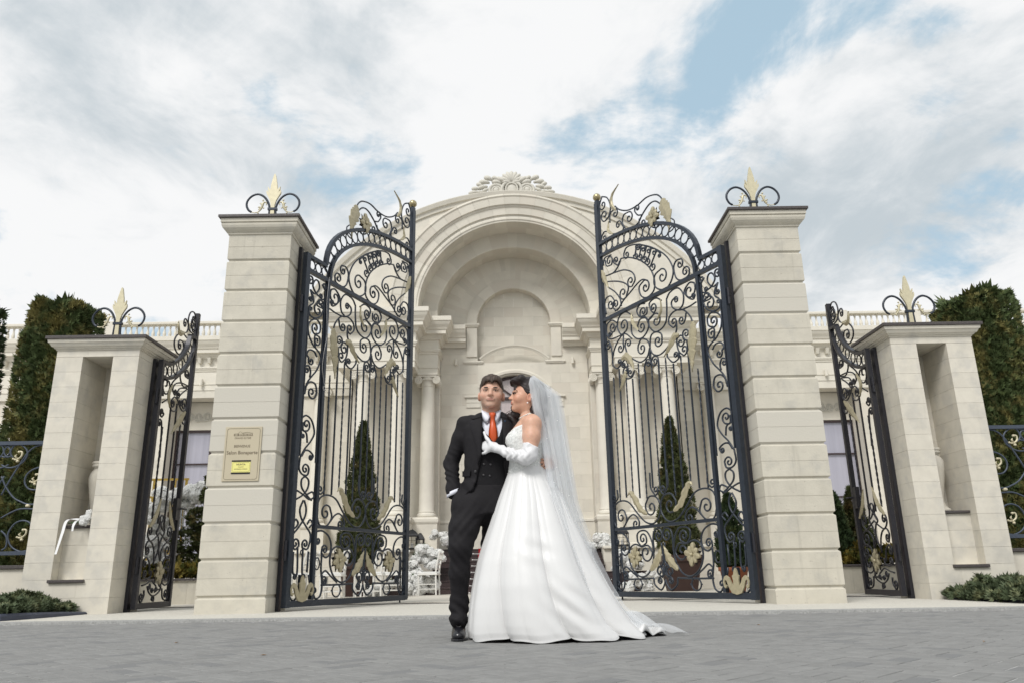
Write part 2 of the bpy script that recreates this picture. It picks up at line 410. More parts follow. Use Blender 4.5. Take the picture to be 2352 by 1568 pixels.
# ================================================================ side piers with niches
QY, QD, QH = 10.426, .824, 3.491
def side_pier(xa, xb, label):       # xa outer edge, xb inner edge
    cx, cy = (xa+xb)/2, QY+QD/2
    sx = 1 if xb > xa else -1
    root = empty('niche_pier', (cx, cy, 0), label, 'pier', 'stone piers with niches')
    W = abs(xb-xa); ow = .366; iw = .356; h = W/2; e = .0012; bv = .0012
    def X(u): return cx+sx*(u-h)                     # u from the outer edge
    def blk(u0, u1, y0, y1, z0, z1, name='stone_block', m='pier', bevel=bv):
        a, b_ = sorted((X(u0), X(u1))); MB().box(a, b_, y0, y1, z0, z1, bevel).build(name, K[m], root)
    y0, yb, y1 = QY, QY+.66, QY+QD
    blk(0, W, y0, y1, 0, .2240); blk(0, W*.62, y0, y1, .2256, .4492); blk(W*.62+.0015, W, y0, y1, .2256, .4492)
    nc = 14; hh = (3.402-.4508)/nc
    for k in range(nc):
        z0 = .4508+k*hh; z1 = z0+hh-.0016
        blk(0, ow, y0, yb, z0, z1); blk(W-iw, W, y0, yb, z0, z1)
        blk(0, W, yb+.0015, y1, z0, z1)
    blk(0, W*.38, y0, y1, 3.4036, QH); blk(W*.38+.0015, W, y0, y1, 3.4036, QH)
    # ledge block and its dark shelf
    for k in range(3):
        z0 = .4508+k*.2165; blk(ow+.0015, W-iw-.0015, y0+.165, yb-.002, z0, z0+.215)
    blk(ow+.012, W-iw-.012, y0+.13, yb-.003, 1.1015, 1.137, 'shelf', 'granite', .006)
    blk(ow-.025, W-iw+.02, y0-.035, y0+.17, .4100, .4490, 'sill', 'granite', .006)
    capp = [(0, QH+.0015), (.012, QH+.004), (.012, QH+.022), (.03, QH+.024), (.042, QH+.045), (.058, QH+.047), (.075, QH+.075), (.082, QH+.092), (.095, QH+.094), (.102, QH+.135)]
    MB().sqstack(capp, W, QD, (cx, cy, 0)).build('capital', K['pier'], root)
    MB().sqstack([(.116, QH+.1365), (.124, QH+.142), (.124, QH+.176), (.12, QH+.182)], W, QD, (cx, cy, 0)).build('coping_slab', K['granite'], root)
    a, b_ = sorted((xb+sx*.003, xb+sx*.05)); MB().box(a, b_, QY+.42, QY+.52, .03, 3.48).build('iron_jamb', K['iron2'], root)
    return root
side_pier(-6.243, -5.104, 'low limestone pier with the bouquet in its niche')
side_pier(6.465, 5.326, 'low limestone pier with no bouquet in its niche')
finial((-5.674, 10.84, 3.673), 'gold spear finial with iron scrolls on the pier with the bouquet')
finial((5.896, 10.84, 3.673), 'gold spear finial with iron scrolls on the low pier without a bouquet')
up = [(.10, 0), (.115, .01), (.115, .04), (.09, .055), (.06, .09), (.05, .15), (.055, .22), (.075, .32), (.10, .45), (.122, .58), (.128, .64), (.12, .70), (.095, .745), (.075, .765), (.072, .785), (.10, .80), (.108, .815), (.10, .828), (.095, .835), (.108, .845), (.11, .86), (.10, .875), (.07, .875), (.06, .80)]
for x, lab in ((-5.672, 'tall pale stone urn standing behind the bouquet in the niche'), (5.894, 'tall cream stone urn standing in the niche without a bouquet')):
    thing1('urn', MB().lathe(up, 20, (x, 10.885, 1.137)), K['pier'], (x, 10.885, 1.137), lab, 'urn', 'niche urns', True)

# ================================================================ gate leaves
GS=[
([(1.08,5.97),(1.15,6.08),(1.26,6.16),(1.48,6.21),(1.73,6.18),(1.99,6.21),(2.21,6.32),(2.33,6.44)],0,0,0),
([(1.11,5.83),(1.14,5.93),(1.27,6.05),(1.43,6.06),(1.62,5.96),(1.73,5.87),(1.93,5.84)],0,0,0),
([(1.63,5.97),(1.73,6.01),(1.8,6.1)],0,(1.73,6.13),0),
([(1.69,5.93),(1.71,5.84),(1.65,5.76)],0,(1.61,5.82),0),
([(2.06,5.88),(2.15,6.05),(2.1,6.17),(1.97,6.17)],0,(1.96,6.06),0),
([(2.7,6.79),(2.54,6.69),(2.46,6.49),(2.52,6.34),(2.63,6.29)],0,(2.65,6.41),0),
([(2.7,6.78),(2.76,6.7)],0,(2.68,6.62),0),
([(2.43,5.96),(2.23,5.9),(2.13,5.94),(2.19,6.07)],0,(2.27,6.06),0),
([(2.5,6.2),(2.48,6.36),(2.34,6.39)],0,(2.34,6.3),0),
([(2.5,6.03),(2.67,6.1),(2.75,6.06)],0,(2.69,5.99),0),
([(1.17,5.63),(1.28,5.6),(1.41,5.67),(1.47,5.79)],0,0,0),
([(0.78,4.88),(0.89,4.89),(0.96,4.8),(0.92,4.62),(0.8,4.55),(0.65,4.57),(0.62,4.65)],(0.82,4.81),(0.71,4.65),0),
([(1.75,5.5),(1.42,5.31),(1.12,5.06),(0.98,4.81),(1.02,4.64),(1.16,4.54),(1.33,4.58),(1.44,4.69),(1.41,4.84),(1.25,4.89)],0,(1.24,4.76),0),
([(2.25,5.44),(2.04,5.38),(1.75,5.22),(1.52,5),(1.43,4.78),(1.46,4.61),(1.63,4.55),(1.78,4.62),(1.82,4.78),(1.69,4.85)],0,(1.66,4.73),0),
([(1.75,5.5),(1.94,5.56),(2.09,5.57),(2.16,5.5)],0,(2.09,5.45),0),
([(1.24,5.14),(1.32,5.21),(1.41,5.13),(1.48,5.05),(1.52,5.02)],(1.27,5.12),(1.44,5),0),
([(1.36,5.27),(1.45,5.3),(1.5,5.23),(1.57,5.16),(1.62,5.15)],(1.39,5.22),(1.55,5.13),0),
([(1.49,5.35),(1.56,5.38),(1.61,5.3),(1.66,5.24),(1.7,5.23)],(1.52,5.3),(1.63,5.2),0),
([(1.62,5.43),(1.69,5.45),(1.72,5.38),(1.76,5.31),(1.81,5.3)],(1.65,5.38),(1.74,5.28),0),
([(1.75,5.49),(1.83,5.5),(1.84,5.43),(1.87,5.37),(1.91,5.36)],(1.78,5.45),(1.85,5.34),0),
([(2.25,5.44),(2.33,5.34),(2.49,5.27),(2.71,5.29)],0,0,0),
([(2.29,5.41),(2.35,5.36),(2.46,5.44)],0,(2.39,5.46),0),
([(2.52,5.61),(2.71,5.62),(2.77,5.5)],0,0,0),
([(2.7,5.58),(2.67,5.46),(2.53,5.43)],0,(2.59,5.52),0),
([(2.73,5.29),(2.45,5.26),(2.18,5.21),(1.97,5.09),(1.91,4.95),(2,4.86)],0,(2.03,4.96),0),
([(1.6,4.82),(1.73,4.88),(1.88,4.85),(2.07,4.77),(2.25,4.7),(2.39,4.61),(2.5,4.59)],(1.66,4.73),0,0),
([(2.69,5.18),(2.41,5.09),(2.19,4.98),(2.1,4.87),(2.18,4.73)],0,(2.25,4.83),0),
([(2.66,5.07),(2.46,4.91),(2.34,4.75),(2.32,4.62)],0,0,0),
([(2.75,4.61),(2.78,4.79),(2.73,4.89),(2.6,4.89),(2.5,4.78)],0,(2.61,4.75),0),
([(2.38,4.61),(2.46,4.59),(2.56,4.67)],0,(2.47,4.7),0),
([(0.55,4.42),(0.65,4.45),(0.77,4.36),(0.71,4.25),(0.6,4.18),(0.55,4.22)],(0.66,4.33),(0.59,4.23),0),
([(0.54,4.12),(0.69,4.1),(0.9,4.11),(1.05,4.19),(1.07,4.29),(0.97,4.34)],0,(0.97,4.29),0),
([(1.18,4.37),(1.09,4.45),(0.91,4.46),(0.8,4.33),(0.82,4.18),(0.91,4.12)],0,0,0),
([(0.64,3.79),(0.69,3.95),(0.83,4.09),(1.01,4.13),(1.14,4.08),(1.17,3.98),(1.08,3.89)],0,(1.06,3.97),0),
([(0.77,4.03),(0.8,3.94),(0.84,3.89)],0,(0.88,3.95),0),
([(1.18,4.37),(1.19,4.21),(1.23,4.03),(1.35,3.95),(1.51,3.95),(1.63,4.07),(1.63,4.18),(1.51,4.23)],0,(1.46,4.11),0),
([(1.3,4.39),(1.43,4.47),(1.59,4.44),(1.57,4.32),(1.51,4.25)],0,(1.51,4.34),0),
([(1.66,4.4),(1.68,4.29),(1.83,4.29)],0,(1.76,4.35),0),
([(1.49,4.24),(1.63,4.18),(1.73,4.26),(1.85,4.29),(1.92,4.41),(1.83,4.49),(1.71,4.47)],0,0,0),
([(1.65,4.19),(1.66,4.05),(1.79,3.95),(1.95,3.96),(2.08,4.08),(2.08,4.25),(2.04,4.37)],0,0,0),
([(1.65,4.12),(1.71,4.23),(1.85,4.25),(1.92,4.17)],0,(1.82,4.12),0),
([(2.04,4.37),(2.22,4.49),(2.4,4.45),(2.46,4.3),(2.37,4.15),(2.23,4.17)],0,(2.29,4.28),0),
([(2.47,4.38),(2.6,4.46),(2.74,4.43),(2.77,4.29),(2.7,4.17),(2.55,4.14),(2.32,4.14)],0,0,0),
([(2.49,4.33),(2.56,4.25)],0,(2.59,4.34),0),
([(2.61,4.24),(2.68,4.2)],0,(2.68,4.24),0),
([(1.68,3.57),(1.65,3.76),(1.61,3.91),(1.49,3.94),(1.36,3.87),(1.36,3.74)],0,(1.45,3.79),0),
([(1.67,3.59),(1.65,3.74),(1.71,3.87),(1.85,3.93),(1.94,3.85)],0,(1.85,3.78),0),
([(1,3.96),(1.01,3.83),(1.11,3.73),(1.27,3.62),(1.44,3.57),(1.59,3.62),(1.66,3.74)],0,0,0),
([(1.66,3.74),(1.73,3.62),(1.89,3.57),(2.05,3.64),(2.22,3.77),(2.28,3.92)],0,(2.19,3.95),0),
([(2.09,4),(2.26,4.13),(2.41,4.1),(2.55,3.99),(2.63,3.85),(2.64,3.71),(2.53,3.62),(2.43,3.66)],0,(2.46,3.71),0),
([(2.31,4.12),(2.33,3.98)],0,(2.41,3.93),0),
([(2.64,3.68),(2.65,3.95),(2.71,4.12),(2.79,4.12)],0,(2.74,4.06),0),
([(2.07,3.49),(2.15,3.39),(2.3,3.4),(2.38,3.51)],0,(2.29,3.52),0),
([(2.08,3.47),(2.13,3.43)],0,(2.19,3.47),0),
([(2.29,3.51),(2.24,3.61),(2.3,3.71),(2.39,3.68)],0,(2.35,3.64),0),
([(0.64,3.8),(0.66,3.69),(0.75,3.61),(0.87,3.66),(0.88,3.75)],0,(0.81,3.72),0),
([(0.93,3.73),(1.02,3.69),(1,3.52),(0.9,3.42)],(0.94,3.63),(0.88,3.5),0),
([(0.99,3.5),(1.01,3.41),(1.14,3.38),(1.25,3.48),(1.26,3.54)],0,0,0),
([(1.01,3.41),(1.02,3.48)],0,(1.07,3.47),0),
([(1.48,3.33),(1.47,3.43),(1.49,3.55),(1.58,3.58),(1.64,3.52)],0,(1.56,3.5),0),
([(1.83,3.4),(1.81,3.49),(1.75,3.57),(1.67,3.55)],0,(1.72,3.51),0),
([(0.05,4.41),(0.04,4.34)],0,(0.06,4.41),0),
([(0.07,4.25),(0.18,4.23),(0.27,4.34),(0.24,4.43),(0.17,4.43),(0.12,4.33),(0.21,4.24),(0.33,4.21)],0,(0.31,4.24),0),
([(0.33,4.42),(0.4,4.36)],0,(0.38,4.41),0),
([(0.07,4.26),(0.12,4.17)],0,(0.09,4.13),0),
([(0.12,4.21),(0.16,4.1),(0.08,4.02)],0,(0.1,3.99),0),
([(0.38,4.21),(0.27,4.16),(0.24,4.08),(0.36,4.07)],0,(0.32,4.13),0),
([(0.06,3.98),(0.09,3.89),(0.21,3.88),(0.34,3.95),(0.39,4.06)],0,(0.27,4.01),0),
([(0.19,3.5),(0.1,3.6),(0.07,3.73),(0.13,3.82),(0.25,3.87),(0.34,3.81),(0.33,3.7),(0.22,3.65)],0,(0.23,3.74),0),
([(0.19,3.5),(0.25,3.47),(0.23,3.57),(0.24,3.64),(0.33,3.64)],0,(0.28,3.57),0),
([(0.25,3.47),(0.36,3.41),(0.39,3.33),(0.31,3.16),(0.2,3.04),(0.12,2.94),(0.08,2.82)],0,0,0),
([(0.06,3.31),(0.12,3.4),(0.23,3.41),(0.3,3.35)],0,0,0),
([(0.07,3.33),(0.12,3.29)],0,(0.18,3.26),0),
([(0.17,3.03),(0.18,3.11),(0.14,3.18),(0.08,3.17)],0,(0.1,3.12),0),
([(0.08,2.78),(0.11,2.9),(0.19,2.97),(0.3,2.96),(0.34,2.85),(0.3,2.77)],0,(0.23,2.83),0),
([(0.78,1.34),(0.83,1.2),(0.7,1.08),(0.55,1.11),(0.49,1.29),(0.54,1.44),(0.7,1.5),(0.91,1.46),(1.1,1.29),(1.3,1.14),(1.49,1.11),(1.62,1.2),(1.67,1.35),(1.58,1.48),(1.42,1.5),(1.32,1.4)],(0.69,1.26),(1.45,1.34),1),
([(0.81,1.16),(0.9,1.24),(1,1.27),(1.09,1.23),(1.14,1.16)],0,(1.05,1.13),1),
([(0.62,1.68),(0.63,1.56),(0.56,1.5)],0,(0.54,1.56),1),
([(1.47,1.85),(1.47,1.63),(1.56,1.51)],0,(1.58,1.58),1),
([(0.51,1.01),(0.64,1.02),(0.78,0.96),(0.85,0.85),(0.83,0.73),(0.74,0.68),(0.65,0.73),(0.65,0.81)],0,(0.71,0.78),1),
([(0.5,0.92),(0.53,0.85)],0,(0.55,0.89),1),
([(1.4,0.53),(1.28,0.4),(1.11,0.36),(0.93,0.45),(0.84,0.61),(0.87,0.77),(1,0.83),(1.16,0.79)],0,0,1),
([(1.07,0.87),(1.07,0.97),(1.16,1.02),(1.31,1),(1.41,0.86),(1.44,0.68),(1.4,0.53)],0,0,1),
([(1.07,0.87),(1.16,0.8),(1.28,0.84)],0,(1.2,0.9),1),
([(1.16,0.79),(1.32,0.8),(1.41,0.7)],0,(1.26,0.7),1),
([(1.45,0.7),(1.45,0.92),(1.5,1.01),(1.61,1.03),(1.66,0.95)],0,(1.57,0.93),1),
([(1.63,0.83),(1.65,0.56),(1.53,0.49),(1.5,0.42),(1.6,0.35)],0,(1.55,0.43),1),
([(1.64,0.52),(1.66,0.4),(1.54,0.35),(1.5,0.3)],0,(1.55,0.31),1),
([(0.65,0.73),(0.65,0.52),(0.69,0.33),(0.66,0.2),(0.57,0.16),(0.51,0.21)],0,(0.53,0.26),1),
([(0.67,0.47),(0.75,0.51),(0.86,0.45),(1.02,0.36)],0,0,1),
([(0.68,0.46),(0.69,0.35),(0.77,0.35)],0,(0.72,0.39),1),
([(0.67,0.33),(1.04,0.33),(1.4,0.34)],0,0,1),
([(1.4,0.34),(1.42,0.25),(1.55,0.18),(1.63,0.24),(1.67,0.32)],0,0,1),
([(0.05,2.39),(0.06,2.45),(0.15,2.5),(0.27,2.45),(0.34,2.3),(0.27,2.17),(0.16,2.06),(0.07,1.93)],0,0,0),
([(0.08,2.4),(0.1,2.29),(0.19,2.3)],0,(0.16,2.38),0),
([(0.08,2.3),(0.17,2.26),(0.2,2.14)],0,0,0),
([(0.06,2.26),(0.08,2.2)],0,(0.1,2.22),0),
([(0.1,1.95),(0.16,2.03),(0.25,2.04),(0.34,1.99),(0.31,1.93)],0,(0.29,1.96),0),
([(0.07,1.93),(0.06,1.79),(0.13,1.72),(0.24,1.72),(0.27,1.8)],0,(0.19,1.79),0),
([(0.22,1.71),(0.13,1.65),(0.14,1.55),(0.24,1.47),(0.36,1.4)],0,0,0),
([(0.16,1.71),(0.27,1.66),(0.27,1.56),(0.18,1.46),(0.04,1.39)],0,0,0),
([(0.26,1.47),(0.37,1.51),(0.41,1.45),(0.31,1.41),(0.18,1.46),(0.03,1.5),(0.01,1.43)],0,0,0),
([(0.19,1.39),(0.13,1.27),(0.17,1.16),(0.28,1.06),(0.37,0.98),(0.38,0.89),(0.33,0.78),(0.23,0.79)],0,(0.28,0.84),0),
([(0.21,1.39),(0.26,1.28),(0.23,1.16),(0.1,1.02),(0.02,0.95),(0,0.86),(0.07,0.77),(0.15,0.81)],0,(0.08,0.84),0),
([(0.01,1.09),(0.06,1.14),(0.11,1.09),(0.05,1.03),(0.01,1.05)],0,0,0),
([(0.3,1.09),(0.35,1.15),(0.41,1.11),(0.35,1.05)],0,0,0),
([(0.05,0.74),(0.06,0.5),(0.12,0.46)],0,0,0),
([(0.13,0.79),(0.15,0.5),(0.11,0.41)],0,(0.11,0.44),0),
([(0.24,0.78),(0.25,0.5),(0.29,0.41)],0,(0.28,0.44),0),
([(0.36,0.75),(0.35,0.49)],0,0,0),
([(0.04,0.27),(0.03,0.2),(0.1,0.15),(0.16,0.18)],0,0,0),
([(0.39,0.46),(0.42,0.35)],0,0,0),
]
SS=[
([(0.79,3.99),(0.74,3.86),(0.59,3.73),(0.39,3.77),(0.34,3.88),(0.46,4.01),(0.67,4.08),(0.84,4.07)],0,0,0),
([(0.76,3.88),(0.7,3.96),(0.56,3.95)],0,(0.58,3.87),0),
([(0.69,4.09),(0.83,4.17),(0.86,4.28),(0.73,4.34)],0,(0.71,4.26),0),
([(1.12,4.21),(0.91,4.23),(0.83,4.37),(0.9,4.51),(1.06,4.56),(1.16,4.5)],0,(1.07,4.45),0),
([(1.17,4.29),(1,4.29),(0.98,4.41)],0,(1.09,4.32),0),
([(0.13,3.22),(0.29,3.24),(0.37,3.18)],0,(0.19,3.17),0),
([(0.38,3.14),(0.46,3.27),(0.69,3.42)],0,0,0),
([(1.14,3.36),(0.91,3.31),(0.77,3.38),(0.73,3.45)],0,0,0),
([(0.92,3.58),(0.95,3.49),(1.1,3.48)],0,(1.01,3.52),0),
([(1.14,3.37),(0.81,3.34),(0.56,3.26),(0.49,3.16),(0.58,3.1)],0,(0.6,3.15),0),
([(1.08,3.32),(0.79,3.25),(0.68,3.16)],0,(0.75,3.14),0),
([(0.78,3.12),(0.9,3.2),(1.1,3.31)],0,0,0),
([(0.74,2.97),(0.7,2.88),(0.55,2.85),(0.42,2.9)],0,0,0),
([(0.71,3.06),(0.59,3.07),(0.48,2.99)],0,(0.56,2.97),0),
([(0.69,3.1),(0.82,3),(0.98,2.94),(1.13,2.99),(1.15,3.09)],0,(1.04,3.04),0),
([(0.82,3.07),(0.88,3.02)],0,(0.93,3.06),0),
([(0.14,2.98),(0.12,3.05)],0,(0.1,3.01),0),
([(0.13,2.88),(0.35,2.99)],0,0,0),
([(0.11,2.77),(0.24,2.74),(0.18,2.68)],0,(0.16,2.75),0),
([(0.28,2.11),(0.21,2.57),(0.13,2.64)],0,(0.12,2.58),0),
([(1.12,2.94),(1.18,2.85)],0,(1.08,2.83),0),
([(0.48,1.08),(0.61,1.2),(0.69,1.29),(0.62,1.33),(0.56,1.27),(0.67,1.15),(0.79,1.1)],0,0,0),
([(0.46,1.29),(0.56,1.19),(0.47,1.08),(0.56,1.02),(0.61,0.91),(0.58,0.79),(0.48,0.66)],0,0,0),
([(0.76,1.31),(0.74,1.2),(0.79,1.1),(0.69,0.99),(0.64,0.89),(0.65,0.79),(0.74,0.69)],0,0,0),
([(0.61,1.08),(0.47,1.01),(0.28,0.95),(0.16,1.02),(0.16,1.1)],0,(0.24,1.08),0),
([(0.61,1.08),(0.76,1.03),(0.93,0.97),(1.06,1.04),(1.08,1.12)],0,(0.98,1.1),0),
([(0.5,0.63),(0.46,0.81),(0.36,0.92),(0.21,0.95),(0.13,0.87),(0.18,0.77)],0,(0.21,0.83),0),
([(0.75,0.69),(0.74,0.84),(0.9,0.95),(1.07,0.94),(1.13,0.85)],0,(0.99,0.84),0),
([(0.9,0.51),(0.85,0.67),(0.99,0.76),(1.16,0.74),(1.18,0.64)],0,(1.07,0.65),0),
([(0.38,0.51),(0.33,0.66),(0.21,0.73),(0.14,0.71)],0,(0.17,0.65),0),
([(0.86,0.52),(0.93,0.59),(1.08,0.6),(1.19,0.53),(1.18,0.41),(1.04,0.36),(0.9,0.39)],0,(1.02,0.5),0),
([(0.44,0.56),(0.43,0.48),(0.3,0.45),(0.16,0.47)],0,(0.21,0.51),0),
([(0.15,0.36),(0.29,0.38),(0.48,0.42),(0.58,0.39),(0.68,0.35)],0,0,0),
([(0.35,0.35),(0.43,0.27),(0.58,0.22),(0.73,0.24),(0.87,0.31),(0.84,0.41)],0,0,0),
([(0.38,0.3),(0.44,0.38)],0,(0.43,0.34),0),
([(0.49,0.29),(0.58,0.31)],0,(0.54,0.3),0),
([(0.65,0.27),(0.73,0.29)],0,(0.69,0.3),0),
([(0.86,0.33),(0.78,0.39)],0,(0.81,0.37),0),
([(0.58,0.22),(0.56,0.17),(0.64,0.15)],0,(0.6,0.18),0),
([(0.25,0.3),(0.26,0.22),(0.18,0.14)],0,(0.17,0.21),0),
([(0.93,0.31),(0.98,0.19),(1.11,0.15),(1.19,0.2),(1.15,0.27)],0,(1.09,0.23),0),
([(0.93,0.31),(0.49,0.29)],0,0,0),
([(1.09,1.28),(1.04,1.22),(1.15,1.2)],0,(1.08,1.25),0),
]
def acanthus(P, wmax, name, root, m='gold', side=0, lobes=4, y=-.018, th=.010):
    # a lobed leaf plate along a spine P [(u,v)..] from base to tip, slightly cupped
    S = catmull(P, 8); n = len(S); L_, R_ = [], []
    for i, p in enumerate(S):
        t = i/(n-1); tg = (S[min(i+1, n-1)]-S[max(i-1, 0)]); tg.normalize(); nn = Vector((-tg.z, 0, tg.x))
        w0 = 1.0*wmax*(sin(pi*min(1, t*1.02+.04)))**.75*(1-.25*t)
        saw = 1-.40*abs(((t*lobes) % 1)-.15)**.8*(1 if t > .12 else 0)
        a = w0*saw*(1.0 if side <= 0 else .25); b = w0*saw*(1.0 if side >= 0 else .25)
        L_.append(p+nn*a); R_.append(p-nn*b)
    vs = []; fs = []
    for i in range(n):
        bul = .012*sin(pi*i/(n-1))
        vs += [(L_[i].x, y, L_[i].z), (S[i].x, y-bul-.010, S[i].z), (R_[i].x, y, R_[i].z), (L_[i].x, y+th, L_[i].z), (R_[i].x, y+th, R_[i].z)]
    for i in range(n-1):
        a = i*5; c = a+5
        fs += [(a, a+1, c+1, c), (a+1, a+2, c+2, c+1), (a+3, c+3, c+4, a+4), (a, c, c+3, a+3), (a+2, a+4, c+4, c+2)]
    fs += [(0, 3, 4, 2, 1), ((n-1)*5, (n-1)*5+1, (n-1)*5+2, (n-1)*5+4, (n-1)*5+3)]
    return MB().add(vs, fs).build(name, K[m], root, local=True)
def rosette(c, r, root, y=-.03, back=True):
    f = obj('flower_ornament', None, root); bpy.data.objects.remove(f)
    o = MB()
    for k in range(8):
        a = k*pi/4+.2; big = k % 2 == 0; rr = r*(1. if big else .8); wd = r*.25
        ca, sa = cos(a), sin(a); yy = y-(.006 if big else 0)
        pts = [(.10, 0, 0), (.35, .75, .012), (.62, 1, .02), (.86, .7, .012), (1, 0, 0)]
        vs = [(c[0]+rr*t*ca-wd*ww*sa*sg, yy-(hh if sg == 0 else hh*.4)-.004, c[1]+rr*t*sa+wd*ww*ca*sg) for t, ww, hh in pts for sg in (-1, 0, 1)]
        fs = []
        for i in range(4):
            q = i*3; fs += [(q, q+1, q+4, q+3), (q+1, q+2, q+5, q+4)]
        bk = [(x, y+.012, z) for x, _, z in vs]
        o.add(vs, fs); o.add(bk, [f[::-1] for f in fs])
    o.sphere((c[0], y-.02, c[1]), r*.14, 8, 6)
    fl = o.build('flower_ornament', K['gold'], root, smooth=False, local=True)
    if back:
        o = MB()
        for k in range(8):
            a = k*pi/4+.55; o.plate([(c[0]+r*.95*cos(a), c[1]+r*.95*sin(a)), (c[0]+r*.5*cos(a-.45), c[1]+r*.5*sin(a-.45)), (c[0], c[1]), (c[0]+r*.5*cos(a+.45), c[1]+r*.5*sin(a+.45))], y+.03+k*.0007, y+.036+k*.0007)
        o.build('flower_back', K['iron2'], fl, local=True)
    return fl
def ring(c, rx, rz, r, root, m='iron', name='ring', rot=0.):
    P = [(c[0]+rx*cos(t)*cos(rot)-rz*sin(t)*sin(rot), 0, c[1]+rx*cos(t)*sin(rot)+rz*sin(t)*cos(rot)) for t in [2*pi*k/18 for k in range(18)]]
    return MB().tube(P, r, 5, closed=True).build(name, K[m], root, smooth=True, local=True)
def twisted(u, v0, v1, r, root, m='iron'):
    n = int((v1-v0)/.025); P = [(u, 0, v0+(v1-v0)*i/n) for i in range(n+1)]
    return MB().tube(P, r, 4, twist=.42).build('twisted_bar', K[m], root, local=True)
def bar(u, v0, v1, r, root, m='iron'):
    return MB().box(u-r, u+r, -r, r, v0, v1).build('bar', K[m], root, local=True)
def main_leaf(loc, ang, mirror, label, m='iron'):
    # leaf built in (u, v): u from the hinge to the free edge, v up; front face towards -y
    root = empty('gate_leaf', loc, label, 'gate leaf', 'main gate leaves')
    root.rotation_euler = (0, 0, ang); root.scale = (-1 if mirror else 1, 1, 1)
    H = .035
    def rail(P, a, b_, name):       # flat bar along a path: a = half height, b = half depth
        P = [Vector((p[0], 0, p[1])) for p in P]; rings = []
        for i, p in enumerate(P):
            t = P[min(i+1, len(P)-1)]-P[max(i-1, 0)]; t.normalize(); nn = Vector((-t.z, 0, t.x))
            rings.append([p+nn*a+Vector((0, -b_, 0)), p-nn*a+Vector((0, -b_, 0)), p-nn*a+Vector((0, b_, 0)), p+nn*a+Vector((0, b_, 0))])
        return MB().loft(rings).build(name, K[m], root, local=True)
    MB().box(-.085, .0, -H, H, .07, 4.76).build('hinge_stile', K[m], root, local=True)
    MB().box(.435, .49, -.028, .028, .155, 4.49).build('inner_stile', K[m], root, local=True)
    fs_ = MB().box(2.815, 2.89, -H, H, .08, 6.77); fs_.build('free_stile', K[m], root, local=True)
    MB().box(2.893, 2.93, -.02, .045, .10, 6.74).build('stop_strip', K[m], root, local=True)
    MB().sphere((2.852, 0, 6.845), .072, 14, 10).lathe([(.02, 6.768), (.02, 6.79)], 8, (2.852, 0, 0)).build('ball', K['ball'], root, smooth=True, local=True)
    MB().box(.001, 2.814, -.034, .034, .075, .152).build('bottom_rail', K[m], root, local=True)
    MB().box(.491, 2.814, -.025, .025, 1.05, 1.095).build('middle_rail', K[m], root, local=True)
    MB().box(.001, 2.814, -.03, .03, 4.492, 4.548).build('upper_rail', K[m], root, local=True)
    MB().box(.001, .40, -.03, .03, 4.70, 4.752).build('top_rail', K[m], root, local=True)
    AO = [(.385, 4.745)]+[(2.86-2.47*cos(t), 4.74+1.185*sin(t)**.92) for t in [R(k) for k in range(4, 90, 5)]]+[(2.815, 5.925)]
    AI = [(.50, 4.55)]+[(2.86-2.37*cos(t), 4.53+1.17*sin(t)**.92) for t in [R(k) for k in range(4, 90, 5)]]+[(2.815, 5.70)]
    rail(AO, .026, .034, 'outer_arch'); rail(AI, .024, .03, 'inner_arch')
    # rings between the arches
    def arclen(A):
        d = [0]
        for p, q in zip(A, A[1:]): d.append(d[-1]+math.dist(p, q))
        return d
    mid = [((a[0]+b_[0])/2, (a[1]+b_[1])/2) for a, b_ in zip(AO, AI)]; d = arclen(mid); n = 17
    for k in range(n):
        s = d[-1]*(k+.45)/n; i = max(j for j in range(len(d)) if d[j] <= s); i = min(i, len(mid)-2); f = (s-d[i])/(d[i+1]-d[i])
        c = (mid[i][0]+(mid[i+1][0]-mid[i][0])*f, mid[i][1]+(mid[i+1][1]-mid[i][1])*f)
        tx, tz = mid[i+1][0]-mid[i][0], mid[i+1][1]-mid[i][1]
        ring(c, .083, .090, .0105, root, rot=math.atan2(tz, tx))
    for k in range(3): ring((.08+.145*k, 4.624), .066, .070, .010, root)
    for a, s_, e_, mir in GS:
        for q in ((0, 1) if mir else (0,)):
            f = (lambda p: (3.335-p[0], p[1])) if q else (lambda p: p)
            P = scroll_path([f(p) for p in a], f(s_) if s_ else None, f(e_) if e_ else None)
            MB().tube(P, .0132, 6).build('scroll', K[m], root, smooth=True, local=True)
    # bars
    U = [.626, .80, .967, 1.139, 1.308, 1.48, 1.648, 1.812, 1.972, 2.14, 2.307, 2.479, 2.645]
    T = [3.16, 3.62, 3.44, 3.36, 3.49, 3.45, 3.68, 3.42, 3.57, 3.36, 3.40, 3.60, 3.5]
    B_ = [1.50, 1.51, 1.60, 1.52, 1.46, 1.62, 1.56, 1.62, 1.48, 1.50, 1.60, 1.54, 1.50]
    for k in range(13):
        if k % 2 == 0: twisted(U[k], B_[k], T[k], .0130, root, m)
        else: bar(U[k], B_[k], T[k], .0098, root, m)
    bar(.055, 1.95, 4.0, .010, root, m); bar(.405, 1.9, 4.35, .010, root, m)
    # gilded leaves and flowers
    acanthus([(.636, 3.85), (.66, 3.65), (.71, 3.39), (.72, 3.13)], .115, 'leaf_ornament', root, lobes=5)
    acanthus([(.95, 3.74), (1.06, 3.74), (1.18, 3.62), (1.32, 3.50)], .075, 'leaf_ornament', root)
    acanthus([(1.42, 4.10), (1.30, 4.22), (1.30, 4.41)], .055, 'leaf_ornament', root, side=1)
    acanthus([(1.90, 4.08), (2.03, 4.23), (2.045, 4.42)], .06, 'leaf_ornament', root, side=-1)
    acanthus([(2.38, 3.74), (2.25, 3.75), (2.13, 3.62), (2.06, 3.47)], .085, 'leaf_ornament', root)
